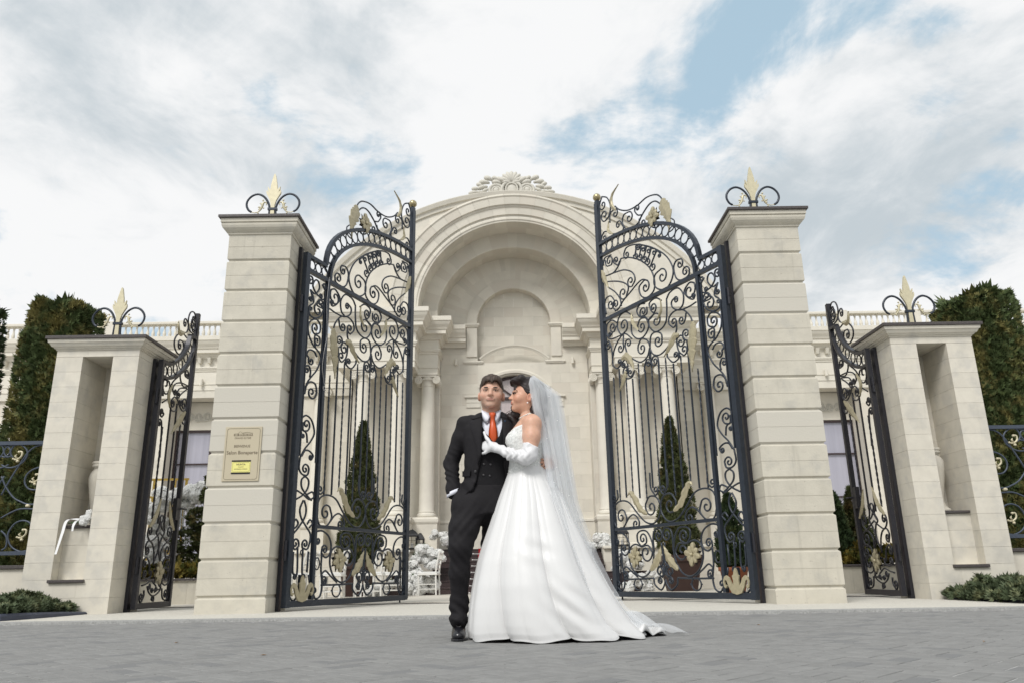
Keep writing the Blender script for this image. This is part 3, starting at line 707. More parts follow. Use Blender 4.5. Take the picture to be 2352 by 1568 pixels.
    acanthus([(2.29, 3.52), (2.35, 3.40), (2.48, 3.22)], .065, 'leaf_ornament', root)
    acanthus([(2.29, 6.35), (2.385, 6.50), (2.36, 6.66), (2.17, 6.78)], .085, 'leaf_ornament', root, side=1, lobes=6)
    acanthus([(1.078, 6.0), (1.06, 5.86), (.98, 5.68), (.98, 5.40)], .15, 'leaf_ornament', root, lobes=5)
    acanthus([(2.80, 5.42), (2.74, 5.25), (2.62, 5.03)], .075, 'leaf_ornament', root)
    acanthus([(2.42, 5.95), (2.55, 6.05), (2.51, 6.23)], .055, 'leaf_ornament', root, side=-1)
    MB().tube(catmull([(1.04, 5.40), (.90, 5.42), (.86, 5.53), (.92, 5.6)], 6), .011, 5).build('scroll', K[m], root, smooth=True, local=True)
    rosette((1.33, 5.80), .17, root)
    for q in (0, 1):
        f = (lambda p: (3.335-p[0], p[1])) if q else (lambda p: p)
        acanthus([f(p) for p in ((1.36, 1.25), (1.20, 1.34), (1.08, 1.50), (.98, 1.60), (.91, 1.56))], .075, 'leaf_ornament', root, lobes=5)
        acanthus([f(p) for p in ((1.36, .45), (1.50, .56), (1.58, .66), (1.635, .79))], .085, 'leaf_ornament', root, side=(-1 if q else 1)*0, lobes=4)
        rosette(f((1.02, .645)), .165, root)
        ring(f((1.02, .255)), .095, .082, .011, root); ring(f((.555, .60)), .055, .075, .010, root)
        for dx, dz in ((.105, 0), (-.105, 0)):
            c_ = f((1.02+dx, .255)); MB().sphere((c_[0], 0, c_[1]), .016, 6, 5).build('knob', K[m], root, smooth=True, local=True)
    # tulip in the narrow panel
    tl = [(.0, .13), (.10, .15), (.16, .22), (.20, .30), (.235, .315), (.25, .28), (.24, .245), (.215, .25), (.20, .235), (.225, .205), (.262, .225), (.275, .285), (.25, .345), (.20, .365), (.14, .335), (.095, .265), (.06, .235), (.055, .30), (.075, .36), (.045, .37), (.03, .42), (.0, .455)]
    tl = [(x*.84, z) for x, z in tl]
    for (nm, dy, mm) in (('tulip_ornament', -.05, 'gold'),):
        poly = [(.22+x, z) for x, z in tl]+[(.22-x, z) for x, z in tl[-2:0:-1]]
        MB().plate(poly, dy, dy+.022).build(nm, K[mm], root, local=True)
    MB().box(.20, .245, -.027, .02, .15, .46).build('tulip_stem', K[m], root, local=True)
    ring((.222, .735), .025, .03, .009, root)
    # hinges towards the pillar
    for v in (.75, 4.0):
        MB().lathe([(.022, v-.12), (.022, v-.006), (.028, v-.006), (.028, v+.006), (.022, v+.006), (.022, v+.12)], 10, (-.112, 0, 0)).build('hinge', K['iron2'], root, smooth=False, local=True)
    MB().tube([(2.80, .05, .02), (2.80, .05, .72)], .012, 6).build('drop_bolt', K['iron2'], root, local=True)
    return root
main_leaf((-2.76, 10.15, 0), R(67.5), False, 'tall scrollwork iron gate leaf standing open between the name plate pillar and the groom')
main_leaf((2.97, 10.12, 0), R(-62.0), True, 'tall scrollwork iron gate leaf standing open to the right of the bride')
def side_leaf(loc, ang, mirror, label, m='iron2'):
    root = empty('side_gate_leaf', loc, label, 'gate leaf', 'narrow side gate leaves')
    root.rotation_euler = (0, 0, ang); root.scale = (-1 if mirror else 1, 1, 1)
    H = .032
    MB().box(-.08, .0, -H, H, .06, 3.47).build('hinge_stile', K[m], root, local=True)
    MB().box(1.215, 1.29, -H, H, .06, 4.60).build('free_stile', K[m], root, local=True)
    MB().box(.001, 1.214, -.03, .03, .06, .135).build('bottom_rail', K[m], root, local=True)
    def rail(P, a, b_, name):
        P = catmull(P, 5); rings = []
        for i, p in enumerate(P):
            t = P[min(i+1, len(P)-1)]-P[max(i-1, 0)]; t.normalize(); nn = Vector((-t.z, 0, t.x))
            rings.append([p+nn*a+Vector((0, -b_, 0)), p-nn*a+Vector((0, -b_, 0)), p-nn*a+Vector((0, b_, 0)), p+nn*a+Vector((0, b_, 0))])
        return MB().loft(rings).build(name, K[m], root, local=True)
    rail([(.001, 3.45), (.2, 3.47), (.42, 3.56), (.69, 3.72), (.90, 3.93), (.98, 4.13)], .022, .034, 'upper_arc')
    rail([(.98, 4.15), (1.214, 4.17)], .022, .034, 'top_rail')
    rail([(.001, 3.24), (.2, 3.26), (.44, 3.34), (.80, 3.53), (1.06, 3.75), (1.214, 4.0)], .022, .03, 'lower_arc')
    for c in ((.10, 3.345), (.29, 3.39), (.50, 3.485), (.70, 3.61), (.89, 3.77), (1.03, 3.96)): ring(c, .085, .075, .010, root, m)
    for a, s_, e_, mir in SS:
        MB().tube(scroll_path(a, s_ or None, e_ or None, 4), .0122, 6).build('scroll', K[m], root, smooth=True, local=True)
    twisted(.25, 1.25, 2.55, .015, root, m); bar(.49, 1.2, 2.9, .011, root, m); bar(.735, 1.2, 3.0, .011, root, m); twisted(.965, 1.2, 2.72, .015, root, m)
    for P, w_, s in (([(.43, 3.22), (.31, 3.03), (.40, 2.87)], .05, 1), ([(1.09, 2.94), (.85, 2.74), (.56, 2.50)], .085, 0), ([(.70, 4.10), (.46, 4.04), (.37, 4.18)], .06, 0), ([(.16, 1.13), (.36, 1.31), (.47, 1.55)], .065, 0), ([(1.13, 1.15), (.93, 1.33), (.82, 1.55)], .06, 0)):
        acanthus(P, w_, 'leaf_ornament', root, side=s)
    rosette((.67, .53), .17, root)
    MB().box(1.10, 1.214, -.03, .03, 1.30, 1.62).build('lock_case', K[m], root, local=True)
    MB().tube([(1.25, -.03, 1.47), (1.25, -.09, 1.47), (1.33, -.10, 1.47)], .012, 6).build('handle', K[m], root, local=True)
    for v in (.62, 2.93):
        MB().lathe([(.021, v-.11), (.021, v-.006), (.027, v-.006), (.027, v+.006), (.021, v+.006), (.021, v+.11)], 10, (-.105, 0, 0)).build('hinge', K[m], root, local=True)
    return root
side_leaf((-4.99, 10.93, 0), R(94), False, 'narrow black iron side gate leaf hinged on the pier with the bouquet')
side_leaf((5.20, 10.93, 0), R(-94), True, 'narrow black iron side gate leaf hinged on the pier without a bouquet')

# ================================================================ boundary walls and fences
FS = [[(-7.11, 2.01), (-7.02, 1.97), (-6.91, 1.98), (-6.81, 2.05), (-6.77, 2.15), (-6.8, 2.23), (-6.89, 2.29), (-6.98, 2.27), (-7.01, 2.18), (-6.96, 2.1)],
[(-7.16, 2.28), (-7.1, 2.28), (-7.03, 2.24), (-7.02, 2.18), (-7.07, 2.12), (-7.13, 2.13)], [(-6.56, 2.28), (-6.67, 2.26), (-6.77, 2.17), (-6.88, 1.96), (-6.98, 1.74), (-7.04, 1.59)],
[(-7.08, 1.85), (-7.0, 1.71), (-6.87, 1.56), (-6.74, 1.49), (-6.64, 1.46), (-6.45, 1.46)], [(-6.45, 2.0), (-6.56, 1.97), (-6.67, 1.93), (-6.74, 1.85), (-6.74, 1.75), (-6.67, 1.67), (-6.56, 1.66), (-6.48, 1.72)],
[(-6.99, 1.28), (-6.87, 1.35), (-6.73, 1.4), (-6.5, 1.39)], [(-6.53, 1.10), (-6.56, 1.17), (-6.6, 1.22), (-6.7, 1.24), (-6.8, 1.19), (-6.86, 1.06), (-6.82, 0.94), (-6.75, 0.87), (-6.65, 0.83), (-6.57, 0.84)],
[(-6.96, 1.11), (-6.89, 1.05), (-6.86, 0.98), (-6.86, 0.89), (-6.91, 0.85)]]
def fence(sx, off, label, wl):
    xw = -6.245*sx+off if sx == 1 else 6.467
    x_end = xw-sx*5.2
    a, b_ = sorted((xw, x_end))
    wr = empty('boundary_wall', ((a+b_)/2, 10.98, 0), wl, 'wall', 'low boundary walls')
    nb = 6
    for r_ in range(2):
        for k in range(nb):
            w_ = (b_-a)/nb; MB().box(a+k*w_+.0012, a+(k+1)*w_-.0012, 10.83, 11.13, r_*.30+.0012, r_*.30+.2988, .002).build('stone_block', K['pier'], wr)
    MB().box(a, b_, 10.79, 11.17, .602, .648, .006).build('coping', K['granite'], wr)
    fr = empty('fence_panel', ((a+b_)/2, 10.98, .648), label, 'fence', 'scrollwork fence panels')
    MB().box(a, b_, 10.95, 11.01, 2.285, 2.335).build('top_rail', K['fence'], fr)
    MB().box(a, b_, 10.95, 11.01, .785, .835).build('bottom_rail', K['fence'], fr)
    cx = -7.06                                   # symmetry axis of one motif; motifs repeat away from the pier
    for rep in range(4):
        for mir in (0, 1):
            def T(p):
                x = p[0] if not mir else 2*cx-p[0]
                x -= rep*(-2*(-6.42-cx))*1.0 if False else rep*1.28
                X = x if sx == 1 else -x+.222
                return (X, 10.98, p[1])
            if rep*1.28+(.64 if mir else 0) > 4.6: continue
            for s in FS:
                P = catmull([T(p) for p in s], 5); MB().tube(P, .0125, 5).build('scroll', K['fence'], fr, smooth=True)
            for gx, gz in ((-6.89, 2.12), (-6.60, 1.80), (-6.66, 1.05)):
                c_ = T((gx, gz)); o = MB(); s2 = -1 if mir else 1
                o.tube(catmull([(c_[0]-.07*s2, 10.975, c_[2]-.03), (c_[0]-.01*s2, 10.965, c_[2]-.04), (c_[0]+.05*s2, 10.96, c_[2]+.0), (c_[0]+.055*s2, 10.96, c_[2]+.06), (c_[0]+.02*s2, 10.96, c_[2]+.07)], 4), [.008]*6+[.017]*6+[.012]*5 if False else .013, 6)
                o.sphere((c_[0]+.012*s2, 10.96, c_[2]+.065), .02, 7, 5).sphere((c_[0]+.01*s2, 10.96, c_[2]-.065), .022, 7, 5).sphere((c_[0]-.06*s2, 10.965, c_[2]-.03), .016, 7, 5)
                o.tube([(c_[0], 10.97, c_[2]-.035), (c_[0]-.03*s2, 10.95, c_[2]+.01), (c_[0]-.01*s2, 10.955, c_[2]+.03)], [.016, .014, .004], 6)
                o.build('leaf_ornament', K['pale_gold'], fr, smooth=True)
            c_ = T((-6.65, 1.44)); MB().sphere((c_[0], 10.98, c_[2]), (.035, .03, .026), 8, 6).build('knob', K['pale_gold'], fr, smooth=True)
    return fr
fence(1, 0, 'slate blue scrollwork fence panel in front of the two clipped thujas', 'low limestone wall with dark coping left of the bouquet pier')
fence(-1, 0, 'slate blue scrollwork fence panel in front of the lone clipped thuja', 'low limestone wall with dark coping at the right edge')
# planting bed kerbs
def bedkerb(pts, label):
    rings = []; n = len(pts)
    for i, (x, y, h) in enumerate(pts):
        q = Vector((pts[min(i+1, n-1)][0]-pts[max(i-1, 0)][0], pts[min(i+1, n-1)][1]-pts[max(i-1, 0)][1])).normalized(); nn = Vector((q.y, -q.x))
        rings.append([(x+nn.x*o, y+nn.y*o, z) for o, z in ((.06, -.01), (.055, h*.75), (.035, h), (-.06, h), (-.06, -.01))])
    o = MB().loft(rings).build('bed_kerb', K['bluekerb']); setp(o, label, 'kerb', 'planting bed kerbs'); return o
bedkerb([(-9.5, 8.70, .10), (-6.2, 8.62, .10), (-5.75, 8.68, .10), (-5.52, 8.9, .10), (-5.45, 9.3, .095), (-5.42, 9.9, .08), (-5.40, 10.41, .06)], 'blue grey kerb edging the juniper bed in front of the bouquet pier')
bedkerb([(5.62, 10.41, .05), (5.62, 9.3, .07), (5.68, 8.75, .09), (5.95, 8.45, .10), (6.4, 8.35, .10), (9.5, 8.2, .10)], 'blue grey kerb edging the juniper bed at the right edge')
# thin white cable looped over the left gate leaf
u_ = Vector((sin(R(22.5)), cos(R(22.5)), 0)); 
CB = [(.43, 4.56), (.40, 4.2), (.42, 3.95), (.45, 3.7), (.40, 3.45), (.38, 3.2), (.45, 2.98), (.47, 2.93), (.44, 2.9), (.42, 2.94), (.46, 2.96)]
cbm = MB().tube(catmull([tuple(Vector((-2.76, 10.15, 0))+u_*a_+Vector((cos(R(22.5)), -sin(R(22.5)), 0))*.045+Vector((0, 0, v_))) for a_, v_ in CB], 5), .0035, 5)
thing1('cable', cbm, K['steel'], (-2.6, 10.5, 2.9), 'thin pale cable hanging on the gate leaf beside the name plate pillar', 'cable', None, True)
# ================================================================ the hall
BC = .19
hall = empty('banquet_hall', (BC, 23, 0), 'cream limestone hall with a great concentric arch, columns and roof balustrade', 'building')
def bb(name, m, parent=None, smooth=False): return lambda mb: mb.build(name, K[m], parent or hall, smooth)
def part(mb, name, m='wall', parent=None, smooth=False): return mb.build(name, K[m], parent or hall, smooth)
YF, Y2, Y3 = 21.0, 21.85, 22.7
ZC = 7.66
# --- gable wall above the entablature with segmental parapet
PR, PZ = 6.8, 4.42
def gable_out(t, R_=PR):
    # point on the parapet circle seen from the arch centre at angle t
    dx, dz = cos(t), sin(t); oz = ZC-PZ
    b_ = oz*dz; s = -b_+math.sqrt(b_*b_-(oz*oz-R_*R_)); return (BC+dx*s, ZC+dz*s)
n = 48; vs = []; fs = []
for k in range(n+1):
    t = pi*k/n; ix, iz = BC+3.5*cos(t), ZC+3.5*sin(t); ox, oz = gable_out(t)
    vs += [(ix, YF, iz), (ox, YF, oz), (ox, YF+.7, oz), (ix, YF+.7, iz)]
for k in range(n):
    a = k*4; c = a+4; fs += [(a, c, c+1, a+1), (a+1, c+1, c+2, a+2), (a+2, c+2, c+3, a+3)]
part(MB().add(vs, fs), 'gable_wall')
# parapet moulding along the circle
vs = []; fs = []; pr = [(-.16, 0), (-.16, -.05), (-.05, -.06), (-.03, -.12), (.08, -.16), (.10, -.16), (.10, .5)]
ts = [math.asin(min(1, max(-1, (7.66-PZ)/PR)))]; t0 = ts[0]
for k in range(n+1):
    t = t0+(pi-2*t0)*k/n
    vs += [(BC+(PR+r_)*cos(t), YF+y, PZ+(PR+r_)*sin(t)) for r_, y in pr]
q = len(pr)
for k in range(n):
    for j in range(q-1): a = k*q+j; fs.append((a, a+1, a+q+1, a+q))
part(MB().add(vs, fs), 'parapet_moulding', 'trim')
def arc_pieces(prof, n, zc=ZC, name='voussoir', m='piece', sub=3, t0=0., t1=pi, gap=.0014):
    for k in range(n):
        a, b_ = t0+(t1-t0)*k/n+gap/2, t0+(t1-t0)*(k+1)/n-gap/2; rings = []
        for i in range(sub+1):
            t = a+(b_-a)*i/sub; rings.append([(BC+r_*cos(t), y, zc+r_*sin(t)) for r_, y in prof])
        part(MB().loft(rings, cap=False, closed=False), name, m)
arc_pieces([(3.56, 21.0), (3.56, 20.87), (3.50, 20.85), (3.46, 20.88), (3.24, 20.895), (3.23, 20.94), (3.18, 20.95), (3.16, 20.975)], 23)
arc_pieces([(3.16, 20.975), (2.95, 20.985), (2.945, 21.03), (2.90, 21.035), (2.86, 21.01), (2.80, 21.005), (2.78, 21.03), (2.735, 21.035), (2.735, 21.45)], 25)
arc_pieces([(2.735, 21.452), (2.735, Y2+.02)], 31)
arc_pieces([(2.76, Y2), (2.30, Y2), (2.27, Y2+.02), (2.27, Y2+.42)], 29)
arc_pieces([(2.27, Y2+.422), (2.27, Y3+.02)], 33)
arc_pieces([(2.30, Y3), (1.86, Y3)], 41); arc_pieces([(1.858, Y3), (1.40, Y3)], 33)
arc_pieces([(1.43, Y3+.01), (1.43, Y3-.035), (1.135, Y3-.04), (1.12, Y3-.025), (1.12, Y3+.30)], 9, 7.78)
for (ra, rb, ya, yb, zc) in ((2.75, 3.5, 21.05, 21.8, ZC), (2.285, 2.74, Y2+.02, Y3, ZC), (1.41, 2.28, Y3+.004, Y3+.3, ZC), (1.13, 1.5, Y3+.003, Y3+.31, 7.78)):
    rings = []
    for k in range(49):
        t = pi*k/48; rings.append([(BC+ra*cos(t), yb, zc+ra*sin(t)), (BC+ra*cos(t), ya, zc+ra*sin(t)), (BC+rb*cos(t), ya, zc+rb*sin(t))])
    part(MB().loft(rings, cap=False, closed=False), 'arch_core', 'wall')
# niche wall inside the small arch, slabs
def slabs(x0, x1, z0, z1, y, dx, dz, clip=None, name='wall_slab', m='piece', th=.02):
    nz = max(1, round((z1-z0)/dz)); hz = (z1-z0)/nz; nx = max(1, round((x1-x0)/dx)); hx = (x1-x0)/nx
    for j in range(nz):
        off = hx/2 if j % 2 else 0; xs = [x0]+[x0+off+hx*i for i in range(0 if off else 1, nx+1)]
        xs = sorted(set([round(min(max(v, x0), x1), 4) for v in xs]+[x1]))
        for a, b_ in zip(xs, xs[1:]):
            if b_-a < .03: continue
            za, zb = z0+j*hz, z0+(j+1)*hz
            if clip and not clip((a+b_)/2, (za+zb)/2): continue
            part(MB().box(a+.001, b_-.001, y, y+th, za+.001, zb-.001), name, m)
slabs(BC-1.20, BC+1.20, 6.55, 9.0, Y3+.26, .62, .31, lambda x, z: math.hypot(x-BC, max(0, z-7.78)) < 1.5)
# recess back wall around the door
for sx in (-1, 1):
    a, b_ = sorted((BC+sx*2.20, BC+sx*1.10)); slabs(a, b_, 5.62, 7.14, Y3, .56, .30)
    a, b_ = sorted((BC+sx*2.188, BC+sx*.97)); slabs(a, b_, 1.1, 5.62, Y3, .62, .34)
part(MB().box(BC-1.12, BC+1.12, Y3+.002, Y3+.24, 6.20, 6.56), 'lintel', 'wall')
for sx in (-1, 1): part(MB().box(*sorted((BC+sx*1.12, BC+sx*2.2)), Y3+.012, Y3+.2, 7.10, 7.72), 'wall', 'wall')
# segmental-headed door: stone spandrel, glazing
dW, dS, dA = .95, 5.72, 6.19; dR = (dW*dW+(dA-dS)**2)/(2*(dA-dS)); dZ = dA-dR
dt = math.asin(dW/dR)
vs = []; fs = []
for k in range(17):
    t = -dt+2*dt*k/16; x, z = BC+dR*sin(t), dZ+dR*cos(t); vs += [(x, Y3, z), (BC+sin(t)*1.12/sin(dt), Y3, 6.56), (x, Y3+.3, z)]
for k in range(16): a = k*3; fs += [(a, a+3, a+4, a+1), (a, a+2, a+5, a+3)]
part(MB().add(vs, fs), 'door_spandrel', 'wall')
for sx in (-1, 1):
    a, b_ = sorted((BC+sx*.97, BC+sx*1.12)); part(MB().box(a, b_, Y3+.001, Y3+.24, 5.60, 6.56), 'spandrel_block', 'wall')
    a, b_ = sorted((BC+sx*.945, BC+sx*.972)); part(MB().box(a, b_, Y3+.001, Y3+.3, 1.1, 5.73), 'door_jamb', 'trim')
door = part(MB().plate([(BC+dR*sin(-dt+2*dt*k/16)*.985, dZ+dR*cos(-dt+2*dt*k/16)-.02) for k in range(17)][::-1]+[(BC-dW*.985, 1.12), (BC+dW*.985, 1.12)], Y3+.20, Y3+.215), 'door', 'doorpane')
fr = MB(); P = [(BC+dR*sin(-dt+2*dt*k/16)*.97, Y3+.17, dZ+dR*cos(-dt+2*dt*k/16)-.05) for k in range(17)]
fr.tube(P, .045, 4); fr.box(BC-.035, BC+.035, Y3+.13, Y3+.19, 1.12, 6.12); fr.box(BC-.92, BC+.92, Y3+.125, Y3+.195, 5.46, 5.54)
for sx in (-1, 1):
    fr.box(*sorted((BC+sx*.88, BC+sx*.93)), Y3+.13, Y3+.198, 1.12, 5.70)
    fr.tube([(BC+sx*.05, Y3+.16, 5.56), (BC+sx*.62, Y3+.16, 5.98)], .028, 4)
    fr.box(*sorted((BC+sx*.44, BC+sx*.48)), Y3+.14, Y3+.185, 1.12, 5.44)
part(fr, 'door_frame', 'frame', door)
for sx in (-1, 1):
    for pts in ([(.10, 5.75), (.16, 5.84), (.26, 5.90), (.33, 5.86), (.28, 5.80), (.2, 5.8)], [(.5, 5.1), (.42, 4.9), (.4, 4.6), (.5, 4.4)], [(.5, 5.1), (.6, 4.9), (.62, 4.6), (.55, 4.3)]):
        part(MB().tube(catmull([(BC+sx*x, Y3+.195, z) for x, z in pts], 5), .006, 4), 'etched_curl', 'trim', door)
ad = [(.05, -.02), (.05, -.06), (.12, -.07), (.13, -.03), (.17, -.02), (.17, .0)]
rings = []
for k in range(17):
    t = -dt+2*dt*k/16; rings.append([(BC+(dR+r_)*sin(t), Y3+y, dZ+(dR+r_)*cos(t)) for r_, y in ad])
part(MB().loft(rings, cap=False, closed=False), 'door_arch_moulding', 'trim')
for sx in (-1, 1):
    for (u0, u1, z0, z1, d) in ((1.02, 1.44, 5.20, 5.335, .03), (1.02, 1.44, 5.345, 5.47, .03), (1.00, 1.46, 5.475, 5.50, .05), (.98, 1.49, 5.50, 5.55, .08)):
        a, b_ = sorted((BC+sx*u0, BC+sx*u1)); part(MB().box(a, b_, Y3-d, Y3+.001, z0, z1, .004), 'door_bracket', 'trim')
    for (u0, u1, z0, z1, d) in ((.95, 1.50, 6.53, 6.57, .03), (.93, 1.53, 6.57, 6.62, .055)):
        a, b_ = sorted((BC+sx*u0, BC+sx*u1)); part(MB().box(a, b_, Y3-d, Y3+.001, z0, z1, .004), 'hood_end', 'trim')
    a, b_ = sorted((BC+sx*1.12, BC+sx*1.43)); part(MB().box(a, b_, Y3-.04, Y3+.001, 6.75, 7.66, .004), 'pilaster', 'wall')
    a, b_ = sorted((BC+sx*1.09, BC+sx*1.46)); part(MB().sqstack([(0, 0), (.02, .02), (.02, .05), (.045, .06), (.045, .11)], b_-a, .09, ((a+b_)/2, Y3-.02, 7.66)), 'impost', 'trim')
    x = BC+sx*1.75; part(MB().lathe([(.045, 6.49), (.045, 6.67)], 10, (x, Y3-.07, 0)).box(x-.02, x+.02, Y3-.07, Y3, 6.56, 6.60), 'wall_lamp', 'trim')
hR = (1.05**2+.42**2)/(2*.42); hz = 7.08-hR; ht = math.asin(1.04/hR); rings = []
for k in range(21):
    t = -ht+2*ht*k/20; rings.append([(BC+(hR+r_)*sin(t), Y3+y, hz+(hR+r_)*cos(t)) for r_, y in ((-.06, 0), (-.06, -.04), (-.02, -.05), (-.015, -.07), (.03, -.08), (.03, 0))])
part(MB().loft(rings, cap=False, closed=False), 'door_hood', 'trim')
# --- entablature swept along the plan
PROF = [(-.30, 6.03), (0, 6.03), (0, 6.20), (.02, 6.205), (.02, 6.235), (0, 6.24), (0, 6.62), (.025, 6.625), (.025, 6.66), (.05, 6.68), (.05, 6.71), (.07, 6.715), (.07, 6.76), (.02, 6.77), (.02, 7.02), (.06, 7.03), (.09, 7.08), (.13, 7.12), (.14, 7.15), (.24, 7.16), (.24, 7.27), (.27, 7.285), (.29, 7.33), (.35, 7.41), (.38, 7.47), (.385, 7.50), (.41, 7.51), (.41, 7.64), (-.30, 7.64)]
def sweep(path, prof, name, m='trim', parent=None):
    n = len(path); rings = []
    for i, p in enumerate(path):
        def nrm(a, b_):
            d = Vector((b_[0]-a[0], b_[1]-a[1])); d.normalize(); return Vector((d.y, -d.x))
        n1 = nrm(path[i-1], p) if i > 0 else nrm(p, path[1]); n2 = nrm(p, path[i+1]) if i < n-1 else n1
        mm = (n1+n2); mm = mm/(mm.dot(n1)) if mm.length > 1e-6 else n1
        rings.append([(p[0]+mm.x*o, p[1]+mm.y*o, z) for o, z in prof])
    return part(MB().loft(rings, cap=True, closed=False), name, m, parent)
YW = 23.4
path = [(-17, YW), (-4.94, YW), (-4.94, YF), (-2.79, YF), (-2.79, Y2), (-2.22, Y2), (-2.22, Y3-.01)]
for sx in (1, -1):
    p = [(BC+x, y) for x, y in path] if sx == 1 else [(BC-x, y) for x, y in path][::-1]
    sweep(p, PROF, 'entablature')
    p = [(BC-2.2, Y3), (BC-1.455, Y3)] if sx == 1 else [(BC+1.455, Y3), (BC+2.2, Y3)]
    sweep(p, [(-.01, 7.14)]+PROF[15:-1]+[(-.01, 7.64)], 'cornice')
    X = lambda a, b_: sorted((BC+sx*a, BC+sx*b_))
    part(MB().box(*X(-4.92, -2.81), YF+.02, YW+.3, 6.04, 7.63), 'entablature_core', 'wall')
    part(MB().box(*X(-2.81, -2.24), Y2+.02, YW+.3, 6.04, 7.63), 'entablature_core', 'wall')
    part(MB().box(*X(-17, -4.93), YW+.02, YW+.6, 5.80, 7.63), 'entablature_core', 'wall')
    part(MB().box(*X(-5.0, -2.24), YF+.75, 26, 7.6, 7.9), 'roof_slab', 'wall')
    # wall behind the columns and its return into the recess
    a, b_ = X(-4.75, -2.22); slabs(a, b_, 1.1, 6.03, 22.2, .64, .41)
    part(MB().box(*X(-4.75, -2.22), 22.225, 22.5, 1.1, 6.03), 'wall', 'wall')
    part(MB().box(*X(-2.218, -2.19), 22.203, Y3+.03, 1.1, 6.03), 'wall_return', 'wall')
    part(MB().box(*X(-4.75, -4.71), 22.2, YW+.1, 1.1, 6.03), 'wall_return', 'wall')
    # columns
    sh = [(.235, 0), (.262, .02), (.268, .06), (.25, .10), (.225, .115), (.232, .15), (.212, .19), (.210, .9), (.205, 1.9), (.196, 2.8), (.182, 3.60), (.182, 3.66), (.195, 3.675), (.195, 3.70)]
    def column(x, y, z0, parent=hall, k=1.0):
        c = MB().lathe([(r_, z) for r_, z in sh], 28, (x, y, z0)).build('column', K['trim'], parent, True)
        smooth_by_angle(c.data)
        o = MB(); zt = z0+3.70
        o.lathe([(.19, -.0), (.20, .14), (.235, .20), (.235, .24)], 20, (x, y, zt))
        for s in (-1, 1):
            for yy in (-1, 1):
                P = [Vector((x+s*.245, y+yy*.225, zt+.13))+Vector((.115*f*cos(a), 0, .115*f*sin(a))) for f, a in [((1-.85*i/40), s*(pi/2)-s*2*pi*2.4*i/40+(0 if s > 0 else pi)) for i in range(41)]]
                o.tube(P, .020, 5)
            rg = [[(x+s*.245+r_*cos(2*pi*j/16), y+yv, zt+.13+r_*sin(2*pi*j/16)) for j in range(16)] for yv, r_ in ((-.225, .105), (-.12, .075), (0, .065), (.12, .075), (.225, .105))]
            o.loft(rg)
        o.box(x-.26, x+.26, y-.24, y+.24, zt+.225, zt+.275)
        for i in range(7): o.sphere((x-.12+.04*i, y-.235, zt+.16), (.017, .012, .028), 6, 5)
        part(o, 'capital', 'trim', c, True); smooth_by_angle(c.children[0].data)
        part(MB().box(x-.285, x+.285, y-.265, y+.265, zt+.278, zt+.34, .006), 'abacus', 'trim', c)
        return c
    for x in (-4.22, -3.25): column(BC+sx*x*1.0, YF+.27, 1.99)
    column(BC+sx*-2.50, Y2+.10, 1.99)
    # pedestals and podium
    pd = [(0, 0), (.03, .02), (.03, .08), (0, .10), (0, .70), (.02, .71), (.05, .76), (.05, .83), (0, .85), (0, .885)]
    a, b_ = X(-4.62, -2.85); part(MB().sqstack(pd, b_-a, .72, ((a+b_)/2, YF+.27, 1.1)), 'pedestal', 'wall')
    a, b_ = X(-2.84, -2.17); part(MB().sqstack([(0, 0), (0, .70), (.01, .71), (.03, .76), (.03, .83), (0, .885)], b_-a, .66, ((a+b_)/2-sx*.0, Y2+.10, 1.1)), 'pedestal', 'wall')
    # front wall base mould on the recess wall
    part(MB().box(*X(-2.2, -.98), Y3-.05, Y3+.001, 1.1, 1.86, .004), 'dado', 'wall'); part(MB().box(*X(-2.2, -.97), Y3-.07, Y3+.001, 1.865, 1.95, .01), 'dado_moulding', 'trim')
    # podium: coursed blocks
    a, b_ = X(-5.6, -2.12)
    for j in range(3):
        nb = 5
        for k in range(nb):
            w_ = (b_-a)/nb; part(MB().box(a+k*w_+.001, a+(k+1)*w_-.001, 20.22, 20.5, .03+j*.335+.001, .03+(j+1)*.335-.001, .004), 'podium_block', 'piece')
    part(MB().box(a, b_, 20.5, 22.3, .02, 1.03), 'podium', 'wall'); part(MB().box(a-.0, b_+.0, 20.14, 22.3, 1.032, 1.098, .01), 'podium_coping', 'trim')
    part(MB().box(*X(-17, -5.6), 22.7, 23.6, .02, 1.05), 'podium', 'wall'); part(MB().box(*X(-17, -5.6), 22.62, 23.6, 1.052, 1.10, .008), 'podium_coping', 'trim')
    # --- wing: piers between window bays, recessed windows
    bays = [(-10.55, -8.35), (-14.6, -12.4)]
    xs = [-17, -14.6, -12.4, -10.55, -8.35, -4.9]
    for i in (0, 2, 4):
        a, b_ = X(xs[i], xs[i+1]); slabs(a, b_, 1.1, 5.80, YW+.10, .7, .47); part(MB().box(a, b_, YW+.122, YW+1.0, 1.1, 5.80), 'wing_wall', 'wall')
    for u0, u1 in bays:
        a, b_ = X(u0, u1)
        part(MB().box(a, b_, YW+.70, YW+.9, 4.93, 5.80), 'bay_panel', 'wall')
        o = MB(); cx = (a+b_)/2
        for s in (-1, 1):
            for q_ in range(3):
                c0 = (cx+s*(.16+.27*q_), 5.33); P = []
                for i in range(30): t = i/29; P.append((c0[0]+s*(.13-.10*t)*cos(4.2*pi*t+q_*pi), YW+.69, c0[1]+(.15-.11*t)*sin(4.2*pi*t+q_*pi)))
                o.tube(P, .019, 5)
            o.tube(catmull([(cx, YW+.69, 5.26), (cx+s*.3, YW+.68, 5.21), (cx+s*.6, YW+.69, 5.3), (cx+s*.9, YW+.69, 5.45)], 5), .018, 5)
        part(o, 'carved_relief', 'carve', None, True)
        win = part(MB().box(a+.03, b_-.03, YW+.80, YW+.82, 1.12, 4.90), 'window', 'pane')
